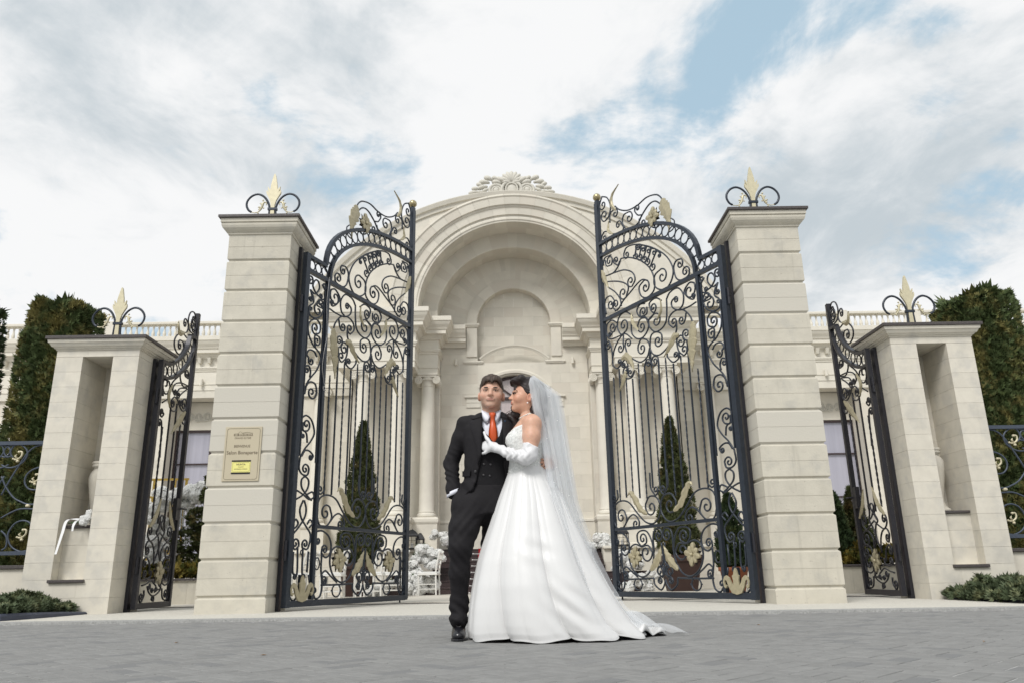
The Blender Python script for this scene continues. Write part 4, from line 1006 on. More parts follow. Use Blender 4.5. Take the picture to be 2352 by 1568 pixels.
        f = MB(); f.box(a+.02, b_-.02, YW+.73, YW+.84, 4.86, 4.925); f.box(a+.02, b_-.02, YW+.735, YW+.84, 3.86, 3.90); f.box(a+.02, b_-.02, YW+.735, YW+.84, 2.55, 2.59)
        f.box(a+.0, a+.05, YW+.732, YW+.842, 1.12, 4.93); f.box(b_-.05, b_, YW+.732, YW+.842, 1.12, 4.93); f.box(cx-.03, cx+.03, YW+.736, YW+.83, 1.12, 4.86)
        part(f, 'window_frame', 'frame', win)
        # brackets under the cornice are added below
    for x in (-5.9, -7.4, -11.5): column(BC+sx*x, YW-.05, 1.60+.39)
    for x in (-5.9, -7.4, -11.5):
        part(MB().sqstack(pd, .66, .5, (BC+sx*x, YW-.05, 1.1)), 'pedestal', 'wall')
    for i in range(40):
        x = -5.2-i*.30
        if x < -16: break
        part(MB().loft([[(BC+sx*x-.05, YW-.19, 7.02), (BC+sx*x+.05, YW-.19, 7.02), (BC+sx*x+.05, YW, 7.02), (BC+sx*x-.05, YW, 7.02)], [(BC+sx*x-.04, YW-.13, 6.86), (BC+sx*x+.04, YW-.13, 6.86), (BC+sx*x+.04, YW, 6.86), (BC+sx*x-.04, YW, 6.86)]]), 'bracket', 'trim')
    for x in (-9.6, -12.3): part(MB().lathe([(.05, 6.16), (.05, 6.36)], 10, (BC+sx*x, YW-.08, 0)).box(BC+sx*x-.02, BC+sx*x+.02, YW-.08, YW, 6.24, 6.28), 'wall_lamp', 'trim')
    # balustrade
    bal = part(MB().box(*X(-17, -5.2), YW-.12, YW+.16, 8.13, 8.21, .008), 'balustrade', 'trim')
    part(MB().box(*X(-17, -5.2), YW-.16, YW+.20, 7.642, 7.70, .006), 'balustrade_plinth', 'trim', bal)
    bp = [(.05, 0), (.05, .03), (.03, .045), (.045, .09), (.055, .13), (.05, .18), (.03, .25), (.024, .31), (.024, .345), (.034, .352), (.034, .368), (.026, .375), (.045, .395), (.045, .43)]
    bme = MB().lathe(bp, 8).mesh('baluster', K['trim'], True)
    for i in range(70):
        x = -5.35-i*.175
        if x < -16.9: break
        if any(abs(x-p) < .24 for p in (-7.6, -10.34, -12.64, -14.9)): continue
        obj('baluster', bme, bal, (sx*x, YW+.02-23, 7.701))
    for p in (-7.6, -10.34, -12.64, -14.9): part(MB().box(*X(p-.15, p+.15), YW-.14, YW+.18, 7.702, 8.24, .006), 'balustrade_pier', 'trim', bal)
part(MB().box(BC-17, BC+17, 24.4, 24.6, 1.0, 7.6), 'rear_wall', 'wall')
part(MB().box(BC-2.2, BC+2.2, 20.9, 24.4, .9, 1.099), 'landing', 'step')
# --- carved crest
cr = MB(); cz = 11.22; cy = YF+.02
def lobe(x, z, a, l, w, d=.10, y=cy):
    dx, dz = cos(a), sin(a); P = [(x+dx*l*t, y-d*sin(pi*min(.98, t+.12))*.55, z+dz*l*t) for t in (0, .25, .5, .75, .92, 1)]
    cr.tube(P, [w*.45, w*.75, w, w*1.05, w*.75, w*.3], 8)
for k in range(9):
    a = pi/2+(k-4)*.36; lobe(BC, cz+.42, a, .40 if abs(k-4) < 4 else .34, .062)
for s in (-1, 1):
    for (x, z, a, l, w_) in ((.18, .44, .5, .34, .07), (.30, .40, .25, .30, .075), (.42, .50, .75, .20, .06), (.55, .50, .45, .30, .075), (.66, .42, .15, .32, .075), (.72, .30, -.15, .30, .07), (.86, .30, .55, .22, .06), (.92, .22, .1, .28, .06), (.95, .12, -.05, .34, .055), (.70, .22, -.5, .22, .06), (.85, .10, .2, .2, .05), (1.1, .03, -.2, .22, .045), (1.3, -.03, -.2, .2, .04)):
        lobe(BC+s*x, cz+z, a if s > 0 else pi-a, l, w_)
    for r_, w_ in ((.20, .05), (.12, .04)):
        P = [(BC+s*.46+r_*cos(t), cy-.05, cz+.17+r_*.9*sin(t)) for t in [2*pi*i/20 for i in range(20)]]; cr.tube(P, w_, 6, closed=True)
    cr.sphere((BC+s*.46, cy-.06, cz+.17), (.09, .05, .085), 10, 7)
    P = catmull([(BC+s*.22, cy-.03, cz-.02), (BC+s*.30, cy-.07, cz+.12), (BC+s*.24, cy-.07, cz+.33), (BC+s*.12, cy-.03, cz+.42)], 5); cr.tube(P, .05, 6)
P = [(BC+.175*cos(t), cy-.07, cz+.20+.19*sin(t)) for t in [2*pi*i/24 for i in range(24)]]; cr.tube(P, .03, 6, closed=True)
cr.sphere((BC, cy-.03, cz+.20), (.17, .06, .18), 14, 9)
cr.box(BC-.9, BC+.9, cy, cy+.12, cz-.10, cz+.12); cr.box(BC-.45, BC+.45, cy, cy+.12, cz+.12, cz+.5)
part(cr, 'carved_crest', 'carve', None, True)

# ================================================================ granite stair and carpet
stair = empty('entrance_stair', (BC, 19.9, .03), 'dark brown granite steps leading up to the hall door', 'stairs')
nst = 7; rise = (1.10-.03)/nst; trd = .31
for k in range(nst):
    y0 = 18.85+k*trd; hw = 3.05 if k < 3 else 2.10
    MB().box(BC-hw, BC+hw, y0+.015, 20.22 if k < 3 else 21.1, .03+k*rise+.0, .03+(k+1)*rise-.032).build('riser', K['step'], stair)
    MB().box(BC-hw, BC+hw, y0, (20.22 if k < 3 else 21.1), .03+(k+1)*rise-.030, .03+(k+1)*rise, .004).build('tread', K['step'], stair)
rc = MB(); prev = None; pts = [(18.5, .036)]
for k in range(nst):
    y0 = 18.85+k*trd; pts += [(y0-.012, .036+k*rise), (y0-.012, .036+(k+1)*rise)]
pts += [(21.0, .036+nst*rise)]
rings = [[(BC-1.02, y, z), (BC+1.02, y, z)] for y, z in pts]; rc.loft(rings, cap=False, closed=False)
cp = thing1('stair_carpet', rc, K['red'], (BC, 18.5, .036), 'red carpet running up the granite steps', 'carpet')
for k in range(nst):
    y0 = 18.85+k*trd; z = .036+k*rise+.02
    o = MB().tube([(BC-1.16, y0-.03, z), (BC+1.16, y0-.03, z)], .014, 6).sphere((BC-1.16, y0-.03, z), .022, 6, 5).sphere((BC+1.16, y0-.03, z), .022, 6, 5)
    o.v = [(a-BC, b_-18.5, c-.036) for a, b_, c in o.v]; o.build('carpet_rod', K['steel'], cp, local=True)
# ================================================================ name plate
px0, px1, pz0, pz1, py = -3.553, -3.098, 1.575, 2.252, 9.731
pl = empty('name_plate', ((px0+px1)/2, py, pz0), 'champagne coloured name plate lettered Salon Bonaparte on the gate pillar', 'sign')
MB().box(px0, px1, py-.014, py-.001, pz0, pz1, .002).build('plate', K['plaque'], pl)
def line(P, r=.0022, name='engraved_border'): MB().tube([(x, py-.015, z) for x, z in P], r, 4, closed=True).build(name, K['ink'], pl)
a, b_, c_, d_ = px0+.022, px1-.022, pz0+.022, pz1-.022; e = .022
line([(a, c_+e), (a, d_-e), (a+e*.4, d_-e*.4), (a+e, d_), (b_-e, d_), (b_-e*.4, d_-e*.4), (b_, d_-e), (b_, c_+e), (b_-e*.4, c_+e*.4), (b_-e, c_), (a+e, c_), (a+e*.4, c_+e*.4)])
def text(s, cx, cz, width, m, parent, y, h=None, name='lettering', bold=0.):
    cu = bpy.data.curves.new('t', 'FONT'); cu.body = s; cu.align_x = 'CENTER'; cu.align_y = 'CENTER'; cu.extrude = .001; cu.offset = bold; cu.resolution_u = 3
    o = bpy.data.objects.new('t', cu); C.objects.link(o); bpy.context.view_layer.update()
    me = bpy.data.meshes.new_from_object(o.evaluated_get(bpy.context.evaluated_depsgraph_get()))
    bpy.data.objects.remove(o)
    xs = [v.co.x for v in me.vertices]; k = width/(max(xs)-min(xs)); xm = (max(xs)+min(xs))/2
    og = rootorg(parent); kz = k if h is None else h
    for v in me.vertices: v.co = Vector((cx+(v.co.x-xm)*k, y-v.co.z*.6, cz+v.co.y*kz))-og
    me.materials.clear(); me.materials.append(K[m]); me.name = name
    return obj(name, me, parent)
pc = (px0+px1)/2
text('GRAND ELYSEE', pc-.005, 2.108, .205, 'ink', pl, py-.0145, .034)
text('PALAIS  EVENEMENTS  HALL'[:0]+'- ------ ------ -', pc-.005, 2.085, .13, 'ink', pl, py-.0145, .012) if False else None
text('BIENVENUE', pc-.005, 2.005, .20, 'ink', pl, py-.0145, .047, bold=.008)
text('Salon Bonaparte', pc+.0, 1.925, .385, 'ink', pl, py-.0145, .062, bold=.010)
# little drawing of the hall
lg = empty if False else None
def stroke(P, r=.0016): MB().tube([(pc+x, py-.0148, 2.16+z) for x, z in P], r, 4).build('emblem_line', K['ink'], pl)
stroke([(-.12, -.022), (.12, -.022)], .0022); stroke([(-.115, .004), (-.06, .006)]); stroke([(-.065, -.02), (-.065, .012), (-.045, .032), (-.02, .014)]); stroke([(-.02, .012), (.05, .022), (.115, .008)], .0022)
stroke([(-.02, .004), (.115, .0)])
for i in range(13):
    x = -.115+i*.0185; stroke([(x, -.022), (x, .002)], .0028 if i % 3 else .004)
bs = MB().box(-3.442, -3.208, py-.019, py-.0145, 1.812, 1.832).build('holder_bar', K['black'], pl); MB().box(-3.442, -3.208, py-.019, py-.0145, 1.662, 1.682).build('holder_bar', K['black'], pl)
card = MB().box(-3.440, -3.210, py-.0178, py-.0145, 1.6825, 1.8115).build('card', K['card'], pl)
text('NUNTA', -3.325, 1.778, .112, 'ink', card, py-.0180, .030, bold=.02)
text('02/04/2023', -3.325, 1.748, .07, 'ink', card, py-.0180, .012, bold=.02)
text('ALEXANDRU & EVELINA', -3.325, 1.722, .165, 'ink', card, py-.0180, .016, bold=.02)
MB().tube([(x, py-.0182, z) for x, z in ((-3.43, 1.70), (-3.43, 1.794), (-3.42, 1.803), (-3.23, 1.803), (-3.22, 1.794), (-3.22, 1.70), (-3.23, 1.691), (-3.42, 1.691))], .0012, 4, closed=True).build('card_border', K['ink'], card)

# ================================================================ vegetation
def spray_mesh(pts, dirs, size, flat=.5, leaf=3, r=rng):
    """one joined mesh of small feathery sprays: every spray is a fan of narrow leaflets"""
    n = len(pts); V = []; 
    d = dirs/np.linalg.norm(dirs, axis=1, keepdims=True)
    a = r.normal(size=(n, 3)); s = np.cross(d, a); s /= np.linalg.norm(s, axis=1, keepdims=True)+1e-9
    sz = size*r.uniform(.6, 1.4, (n, 1))
    verts = []; faces = []
    for k in range(leaf):
        f = (k-(leaf-1)/2)*.55
        dd = d+s*f; dd /= np.linalg.norm(dd, axis=1, keepdims=True)
        ss = np.cross(dd, np.cross(d, s)); nn = np.cross(dd, s); nn /= np.linalg.norm(nn, axis=1, keepdims=True)+1e-9
        side = np.cross(nn, dd)
        ln = sz*(1-.22*abs(f)); wd = ln*.16
        base = pts; midp = pts+dd*ln*.5; tip = pts+dd*ln+np.array([0, 0, -.08])*ln*0
        verts.append(np.stack([base, midp+side*wd, tip, midp-side*wd], 1))
    verts = np.stack(verts, 1).reshape(-1, 3)
    m = n*leaf; idx = np.arange(m)[:, None]*4+np.arange(4)[None]
    return verts, idx
def np_mesh(name, V, Fq, m, smooth=False, org=(0, 0, 0)):
    me = bpy.data.meshes.new(name); V = (np.asarray(V, dtype=np.float32)-np.asarray(org, dtype=np.float32)); Fq = np.asarray(Fq, dtype=np.int32)
    me.vertices.add(len(V)); me.vertices.foreach_set('co', V.ravel())
    k = Fq.shape[1]; me.loops.add(Fq.size); me.polygons.add(len(Fq))
    me.loops.foreach_set('vertex_index', Fq.ravel()); me.polygons.foreach_set('loop_start', np.arange(0, Fq.size, k, dtype=np.int32))
    try: me.polygons.foreach_set('loop_total', np.full(len(Fq), k, dtype=np.int32))
    except Exception: pass
    if smooth: me.polygons.foreach_set('use_smooth', np.ones(len(Fq), dtype=bool))
    me.update(calc_edges=True); me.materials.append(m); return me
def crown(shape, n, size, m, root, name='crown', up=.6, core=.90, leaf=3, inner=.25):
    """shape(n) -> surface points, outward normals, axis points"""
    P, Nn, A = shape(n)
    t = rng.uniform(0, inner, (n, 1))**1.5; P = P+(A-P)*t
    D = Nn*.8+np.array([0, 0, up])+rng.normal(size=(n, 3))*.42
    V, Q = spray_mesh(P, D, size, leaf=leaf)
    og = ORG[root.name]
    return obj(name, np_mesh(name, V, Q, m, False, og), root)
def column_shape(cx, cy, z0, z1, prof, sq=3.2, seed=0, slant=0.):
    """clipped column: prof(t)->radius, superellipse plan, flat top"""
    rs = np.random.default_rng(seed); ph = rs.uniform(0, 6.28, 6)
    def f(n):
        r_ = rng; ntop = int(n*.16); ns = n-ntop
        t = r_.uniform(0, 1, ns); th = r_.uniform(0, 2*pi, ns)
        def rad(t, th):
            base = prof(t)*(1+.05*np.sin(3*th+ph[0]+t*5)+.04*np.sin(5*th+ph[1]-t*9)+.05*np.sin(t*14+ph[2]+th))
            return base/((abs(np.cos(th))**sq+abs(np.sin(th))**sq)**(1/sq))
        rr = rad(t, th); x = cx+rr*np.cos(th); y = cy+rr*np.sin(th); z = z0+(z1-z0)*t
        P1 = np.stack([x, y, z+slant*(x-cx)*t], 1); N1 = np.stack([np.cos(th), np.sin(th), np.zeros(ns)], 1); A1 = np.stack([np.full(ns, cx), np.full(ns, cy), z], 1)
        th = r_.uniform(0, 2*pi, ntop); q = np.sqrt(r_.uniform(0, 1, ntop)); rr = rad(np.ones(ntop), th)*q
        x = cx+rr*np.cos(th); y = cy+rr*np.sin(th); P2 = np.stack([x, y, np.full(ntop, z1)+.05*np.sin(x*9+ph[3])+slant*(x-cx)], 1)
        N2 = np.tile(np.array([0, 0, 1.]), (ntop, 1)); A2 = P2-np.array([0, 0, .5])
        return np.concatenate([P1, P2]), np.concatenate([N1, N2]), np.concatenate([A1, A2])
    return f
def add_core(root, cx, cy, z0, z1, prof, m, k=.86, sq=3.2, name='crown_core'):
    rings = []
    for i in range(9):
        t = i/8; rings.append([(cx+k*prof(t)*cos(a)/((abs(cos(a))**sq+abs(sin(a))**sq)**(1/sq)), cy+k*prof(t)*sin(a)/((abs(cos(a))**sq+abs(sin(a))**sq)**(1/sq)), z0+(z1-.06-z0)*t) for a in [2*pi*j/16 for j in range(16)]])
    return MB().loft(rings).build(name, K[m], root)
def thuja(cx, cy, h, r0, r1, label, m='thuja', n=21000, size=.085, slant=0., seed=1):
    root = empty('clipped_thuja', (cx, cy, 0), label, 'tree', 'clipped columnar thujas')
    prof = lambda t: r0+(r1-r0)*t
    MB().tube([(cx, cy, 0), (cx+.02, cy, .5), (cx, cy, h*.7)], [.09, .08, .03], 8).build('trunk', K['bark'], root)
    c = crown(column_shape(cx, cy, .15, h, prof, 4.5, seed, slant), n, size, K[m], root, up=.8)
    add_core(root, cx, cy, .15, h, prof, m)
    # stray shoots
    S = []; D = []
    for k in range(26):
        a = random.uniform(0, 2*pi); q = random.uniform(.5, 1); S.append((cx+r1*q*cos(a), cy+r1*q*sin(a), h-.02)); D.append((cos(a)*.8, sin(a)*.8, random.uniform(.3, 1.2)))
    V, Q = spray_mesh(np.array(S), np.array(D), .22, leaf=5); obj('shoots', np_mesh('shoots', V, Q, K[m], False, (cx, cy, 0)), root)['kind'] = 'stuff'
    return root
thuja(-7.58, 12.75, 4.90, .60, .45, 'broad clipped thuja with bronze tips behind the bouquet pier', seed=3, slant=-.12)
thuja(-9.42, 12.9, 5.0, .60, .52, 'dark green clipped thuja cut by the left picture edge', m='thuja2', seed=5, n=9000)
thuja(8.02, 12.75, 4.78, .60, .52, 'lone clipped thuja behind the pier without a bouquet', seed=8, slant=.14)
thuja(10.6, 13.2, 5.0, .62, .55, 'clipped thuja standing beyond the right picture edge', m='thuja2', seed=9, n=4000)
def juniper(x0, x1, y0, y1, z, n, h, label, m='juniper', name='juniper_shrub', size=.085):
    root = setp(bpy.data.objects.new(name, None), label, 'shrub', 'spreading junipers'); C.objects.link(root); root.location = ((x0+x1)/2, (y0+y1)/2, z); ORG[root.name] = Vector(root.location)
    x = rng.uniform(x0, x1, n); y = rng.uniform(y0, y1, n)
    ex = np.minimum(1, np.minimum(x-x0, x1-x)/.35)*np.minimum(1, np.minimum(y-y0, y1-y)/.25)
    hh = h*np.clip(ex, .15, 1)**.5*(1+.22*np.sin(x*7+y*3)+.15*np.sin(x*17-y*9))
    P = np.stack([x, y, z+hh*rng.uniform(.15, 1, n)], 1)
    cx, cy = (x0+x1)/2, (y0+y1)/2
    D = np.stack([np.sign(x-cx)*np.abs(x-cx)**.5*.5+rng.normal(size=n)*.7, rng.normal(size=n)*.6-.35, rng.uniform(.1, .8, n)], 1)
    V, Q = spray_mesh(P, D, size, leaf=5); obj('foliage', np_mesh('foliage', V, Q, K[m], False, tuple(root.location)), root)['kind'] = 'stuff'
    # woody stems under the foliage
    st = MB()
    for k in range(14):
        a = random.uniform(0, 2*pi); st.tube([(cx, cy, z), (cx+.3*(x1-x0)*cos(a), cy+.3*(y1-y0)*sin(a), z+h*.35), (cx+.47*(x1-x0)*cos(a), cy+.45*(y1-y0)*sin(a), z+h*.45)], [.02, .014, .005], 5)
    o = st.build('stems', K['bark'], root); o['kind'] = 'stuff'
    return root
juniper(-7.9, -5.50, 8.95, 10.38, .08, 13000, .17, 'low spreading juniper in front of the bouquet pier')
juniper(5.45, 7.9, 8.75, 10.38, .05, 13000, .18, 'low spreading juniper in front of the pier without a bouquet')
soil = MB().add([(-9.5, 8.72, .05), (-5.55, 8.9, .05), (-5.44, 10.42, .05), (-9.5, 10.8, .05)], [(0, 1, 2, 3)]).build('planting_bed', K['bark']); setp(soil, None, None, None, 'structure')
soil = MB().add([(9.5, 8.25, .05), (9.5, 10.8, .05), (5.64, 10.42, .05), (5.7, 8.8, .05)], [(0, 1, 2, 3)]).build('planting_bed', K['bark']); setp(soil, None, None, None, 'structure')
# planters inside the side gates
for (xa, xb, y, lab, jl, zt) in ((-9.5, -4.75, 14.0, 'low limestone planter wall with golden juniper behind the left side gate', 'golden juniper on the planter wall beside the flower arch', .46), (4.9, 9.5, 13.55, 'low limestone planter wall behind the right side gate', 'golden juniper on the planter wall under the conical shrubs', .50)):
    pr = empty('planter_wall', ((xa+xb)/2, y, .03), lab, 'wall', 'inner planter walls')
    for k in range(6):
        w_ = (xb-xa)/6; MB().box(xa+k*w_+.001, xa+(k+1)*w_-.001, y, y+.2, .03, zt-.04, .003).build('stone_block', K['stone'], pr)
    MB().box(xa, xb, y-.04, y+.24, zt-.038, zt, .005).build('coping', K['granite'], pr)
    juniper(xa+.1, xb-.1, y+.12, y+1.0, zt, 3200, .24, jl, 'goldjun', size=.12)
def cone_shape(cx, cy, z0, z1, rmax, seed=0):
    ph = np.random.default_rng(seed).uniform(0, 6.28, 5)
    def rad(t, th): return rmax*(1-t)**.72*np.clip(t*7+.45, 0, 1)*(1+.09*np.sin(3*th+t*9+ph[0])+.10*np.sin(5*th-t*21+ph[1])+.06*np.sin(t*45+ph[2]+2*th))
    def f(n):
        t = rng.uniform(0, 1, n)**1.25; th = rng.uniform(0, 2*pi, n); rr = rad(t, th)
        P = np.stack([cx+rr*np.cos(th), cy+rr*np.sin(th), z0+(z1-z0)*t], 1); Nn = np.stack([np.cos(th), np.sin(th), np.full(n, .35)], 1)
        A = np.stack([np.full(n, cx), np.full(n, cy), P[:, 2]], 1); return P, Nn, A
    return f
def cone_tree(cx, cy, z0, z1, r_, label, pot=None, m='cypress', n=6000, size=.085, cat='tree', name='potted_cypress', group=None):
    root = empty(name, (cx, cy, .03), label, cat, group)
    MB().tube([(cx, cy, .1), (cx, cy, z0+.3), (cx, cy, z0+(z1-z0)*.75)], [.04, .04, .01], 7).build('trunk', K['bark'], root)
    crown(cone_shape(cx, cy, z0, z1, r_, int(abs(cx)*100)), n, size, K[m], root, up=.75, inner=.5)
    prof = lambda t: max(.004, r_*.80*(1-t)**.8*min(1, t*7+.45))
    add_core(root, cx, cy, z0+.03, z1-.15, prof, m, 1., 2.)
    return root
def square_pot(root, cx, cy, w0, w1, h, m='pot'):
    MB().sqstack([(w0/2-.5, 0), (w1/2-.5-.03, h*.82), (w1/2-.5, h*.83), (w1/2-.5, h), (w1/2-.54, h), (w1/2-.56, h*.88)], 1, 1, (cx, cy, .03)).build('planter', K[m], root)
t1 = cone_tree(3.72, 17.9, .75, 3.86, .50, 'tall cypress in a brown square planter behind the right gate leaf', group='potted cypresses'); square_pot(t1, 3.72, 17.9, .56, .84, .76)
t2 = cone_tree(-3.42, 18.2, .72, 3.92, .50, 'tall cypress with browned tips in a planter behind the left gate leaf', group='potted cypresses'); square_pot(t2, -3.42, 18.2, .50, .74, .72)
t3 = cone_tree(4.10, 15.0, .45, 1.80, .33, 'small dark conical conifer in a terracotta pot by the right gate hinge', m='thuja2', n=2600, name='potted_conifer')
MB().lathe([(.17, 0), (.25, .40), (.28, .40), (.28, .47), (.24, .47), (.22, .42)], 18, (4.10, 15.0, .03)).build('flower_pot', K['terra'], t3, True)
cone_tree(5.78, 14.25, .46, 1.72, .30, 'dark rounded conical shrub on the right planter wall, nearer the pillar', m='thuja2', n=2200, name='conical_shrub', cat='shrub')
cone_tree(6.22, 14.45, .46, 1.82, .34, 'dark conical shrub on the right planter wall, nearer the side gate', m='cypress', n=2400, name='conical_shrub', cat='shrub')
# cloud-pruned shrub by the name plate pillar
ps = empty('cloud_pruned_shrub', (-5.65, 14.7, .46), 'cloud pruned evergreen with rounded tufts beside the name plate pillar', 'shrub')
MB().tube(catmull([(-5.65, 14.7, .46), (-5.62, 14.7, .8), (-5.75, 14.7, 1.1), (-5.62, 14.7, 1.5), (-5.55, 14.7, 2.05)], 5), .03, 6).build('trunk', K['bark'], ps)
for (x, z, r_) in ((-5.72, 1.52, .22), (-5.92, 1.12, .27), (-5.55, 1.15, .25), (-5.85, .70, .26), (-5.45, .75, .25), (-5.52, 1.92, .20), (-5.50, 2.22, .15)):
    n = 900; d = rng.normal(size=(n, 3)); d /= np.linalg.norm(d, axis=1, keepdims=True)
    P = np.array([x, 14.7, z])+d*r_*np.array([1, 1, .8])*rng.uniform(.6, 1, (n, 1)); V, Q = spray_mesh(P, d+rng.normal(size=(n, 3))*.4, .06, leaf=3)
    obj('tuft', np_mesh('tuft', V, Q, K['cypress'], False, tuple(ORG[ps.name])), ps)

# ================================================================ wedding decor in the forecourt
def blossoms(c, r, n, squash=(1, 1, .8)):
    d = rng.normal(size=(n, 3)); d /= np.linalg.norm(d, axis=1, keepdims=True); d[:, 2] = np.where(d[:, 2] < -.55, -d[:, 2], d[:, 2])
    return np.array(c)+d*np.array(squash)*r*rng.uniform(.92, 1.08, (n, 1)), d
def petals(P, D, size):
    V = []; Q = []
    n = len(P); d = D/np.linalg.norm(D, axis=1, keepdims=True); a = rng.normal(size=(n, 3)); s = np.cross(d, a); s /= np.linalg.norm(s, axis=1, keepdims=True); t = np.cross(d, s)
    vv = []
    sz = size*rng.uniform(.7, 1.3, (n, 1))
    for k in range(5):
        an = 2*pi*k/5; e1 = s*cos(an)+t*sin(an); e2 = -s*sin(an)+t*cos(an)
        vv.append(np.stack([P, P+(e1*.6+e2*.45+d*.25)*sz, P+(e1*1.05+d*.42)*sz, P+(e1*.6-e2*.45+d*.25)*sz], 1))
    V = np.stack(vv, 1).reshape(-1, 3); return V, np.arange(len(V)).reshape(-1, 4)
def flowers(name, blobs, label, dens=200, size=.040, leaf=True, cat='flowers', group='white flower arrangements', base=None):
    rb = random.Random(int(abs(blobs[0][0])*1000)); nb = []
    for (x, y, z, r_) in blobs:       # break every mass into uneven heads
        for k in range(7):
            d = Vector((rb.gauss(0, 1), rb.gauss(0, 1)-.3, rb.gauss(0, .8))).normalized(); q = rb.uniform(.45, .85)*r_; nb.append((x+d.x*q, y+d.y*q, z+d.z*q*.85, r_*rb.uniform(.34, .56)))
    ext = blobs; blobs = blobs[:0]+nb
    P = []; D = []
    for (x, y, z, r_) in blobs:
        p, d = blossoms((x, y, z), r_, int(dens*(r_/.2)**2)+14); P.append(p); D.append(d)
    P = np.concatenate(P); D = np.concatenate(D); b0 = base or (ext[-1][0], ext[-1][1], min(b[2]-b[3] for b in ext))
    b0 = (b0[0], b0[1], max(.03, b0[2]))
    root = empty(name, b0, label, cat, group)
    V, Q = petals(P, D, size); o = obj('blossoms', np_mesh('blossoms', V, Q, K['petal'], False, b0), root); o['kind'] = 'stuff'
    core = MB()
    for (x, y, z, r_) in blobs: core.sphere((x, y, z), (r_*.95, r_*.95, r_*.82), 12, 9)
    o = core.build('flower_core', K['petal'], root); o['kind'] = 'stuff'
    if leaf:
        k = len(P)//26; i = rng.integers(0, len(P), k); V, Q = spray_mesh(P[i], D[i]+rng.normal(size=(k, 3))*.5, .07, leaf=2)
        o = obj('leaves', np_mesh('leaves', V, Q, K['leafy'], False, b0), root); o['kind'] = 'stuff'
    return root
flowers('flower_arrangement', [(-1.72, 20.75, 1.38, .19), (-1.95, 20.7, 1.45, .14), (-1.6, 20.7, 1.20, .16)], 'white flower cluster highest on the steps, beside the groom')
flowers('flower_arrangement', [(-2.05, 19.3, .98, .22), (-1.75, 19.3, .92, .20), (-2.2, 19.3, .85, .18), (-1.9, 19.25, .72, .2)], 'white flower mass on the steps below the two lanterns')
flowers('flower_arrangement', [(-2.25, 18.75, .62, .17), (-2.10, 18.7, .48, .18), (-2.3, 18.7, .40, .17)], 'small white flower cluster beside the lower steps, left of the nearest chair')
flowers('flower_arrangement', [(-2.0, 18.3, .20, .22), (-1.72, 18.3, .16, .18), (-2.3, 18.35, .18, .2), (-2.2, 18.35, .42, .18), (-1.85, 18.3, .36, .16)], 'white flower mass on the ground behind the free end of the left gate leaf')
flowers('flower_arrangement', [(-2.75, 17.6, .18, .18), (-2.5, 17.6, .25, .17), (-3.0, 17.6, .14, .14)], 'white flowers on the ground seen through the lower left gate leaf')
flowers('flower_arrangement', [(2.30, 20.7, 1.22, .24), (2.55, 20.6, 1.05, .20), (2.05, 20.7, 1.05, .18)], 'white flower cluster highest on the right side of the steps, behind the veil')
flowers('flower_arrangement', [(2.75, 19.6, .82, .22), (2.95, 19.5, .58, .20), (2.6, 19.6, .60, .2)], 'white flower mass halfway down the right side of the steps')
flowers('flower_arrangement', [(2.85, 18.5, .28, .20), (3.05, 18.5, .16, .16), (2.65, 18.5, .16, .16), (3.2, 18.5, .36, .12)], 'white flowers on the ground seen through the lower right gate leaf')
# ceremony arch: gold tube frame with flower column, and a hanging crystal chandelier
af = empty('gold_arch_frame', (-6.85, 16.0, .03), 'bright gold tube arch frame behind the left side gate', 'frame')
for x in (-7.42, -7.2, -6.78, -6.55): MB().box(x-.02, x+.02, 15.98, 16.02, .03, 2.42).build('post', K['goldframe'], af)
for z in (2.40, 2.05, 1.0): MB().box(-7.46, -6.51, 15.975, 16.025, z-.02, z+.02).build('crossbar', K['goldframe'], af)
flowers('flower_column', [(-6.88+.06*sin(k*2.3), 15.6, .25+k*.19, .22) for k in range(10)]+[(-6.62, 15.6, .35, .2), (-6.55, 15.6, .7, .2), (-6.58, 15.6, 1.05, .18)], 'tall white flower column on the gold arch frame', leaf=False, base=(-6.8, 15.6, .03))
flowers('flower_canopy', [(-6.35, 15.5, 2.02, .24), (-6.08, 15.5, 2.10, .24), (-5.85, 15.5, 1.98, .22), (-6.15, 15.5, 1.88, .2)], 'white flower canopy over the crystal chandelier', base=(-6.1, 15.5, 1.72), size=.05)
st = MB(); 
chd = empty('crystal_chandelier', (-6.18, 15.5, 1.16), 'tiered crystal chandelier hanging below the white flower canopy', 'chandelier')
for r_, z0, z1, n in ((.20, 1.60, 1.78, 16), (.20, 1.42, 1.61, 16), (.135, 1.24, 1.43, 12), (.075, 1.10, 1.26, 8)):
    for k in range(n):
        a = 2*pi*k/n; MB().box(-.016, .016, -.004, .004, z0, z1).mesh
        o = MB().tube([(-6.18+r_*cos(a), 15.5+r_*sin(a), z0), (-6.18+r_*cos(a)*1.04, 15.5+r_*sin(a)*1.04, z1)], .017, 4).build('crystal_drop', K['crystal'], chd)
    MB().tube([(-6.18+r_*.98*cos(t), 15.5+r_*.98*sin(t), z1-.01) for t in [2*pi*i/20 for i in range(20)]], .008, 5, closed=True).build('tier_ring', K['steel'], chd)
MB().tube([(-6.18, 15.5, 1.15), (-6.18, 15.5, 1.9)], .008, 6).build('rod', K['steel'], chd)
dr = MB(); dr.loft([[(-6.35+.06*k, 16.6+.03*(k % 2), .03) for k in range(11)], [(-6.35+.06*k, 16.6+.03*(k % 2), 2.3) for k in range(11)]], cap=False, closed=False)
thing1('blue_drape', dr, K['drape'], (-6.05, 16.6, .03), 'dark blue drape hanging behind the crystal chandelier', 'drape')
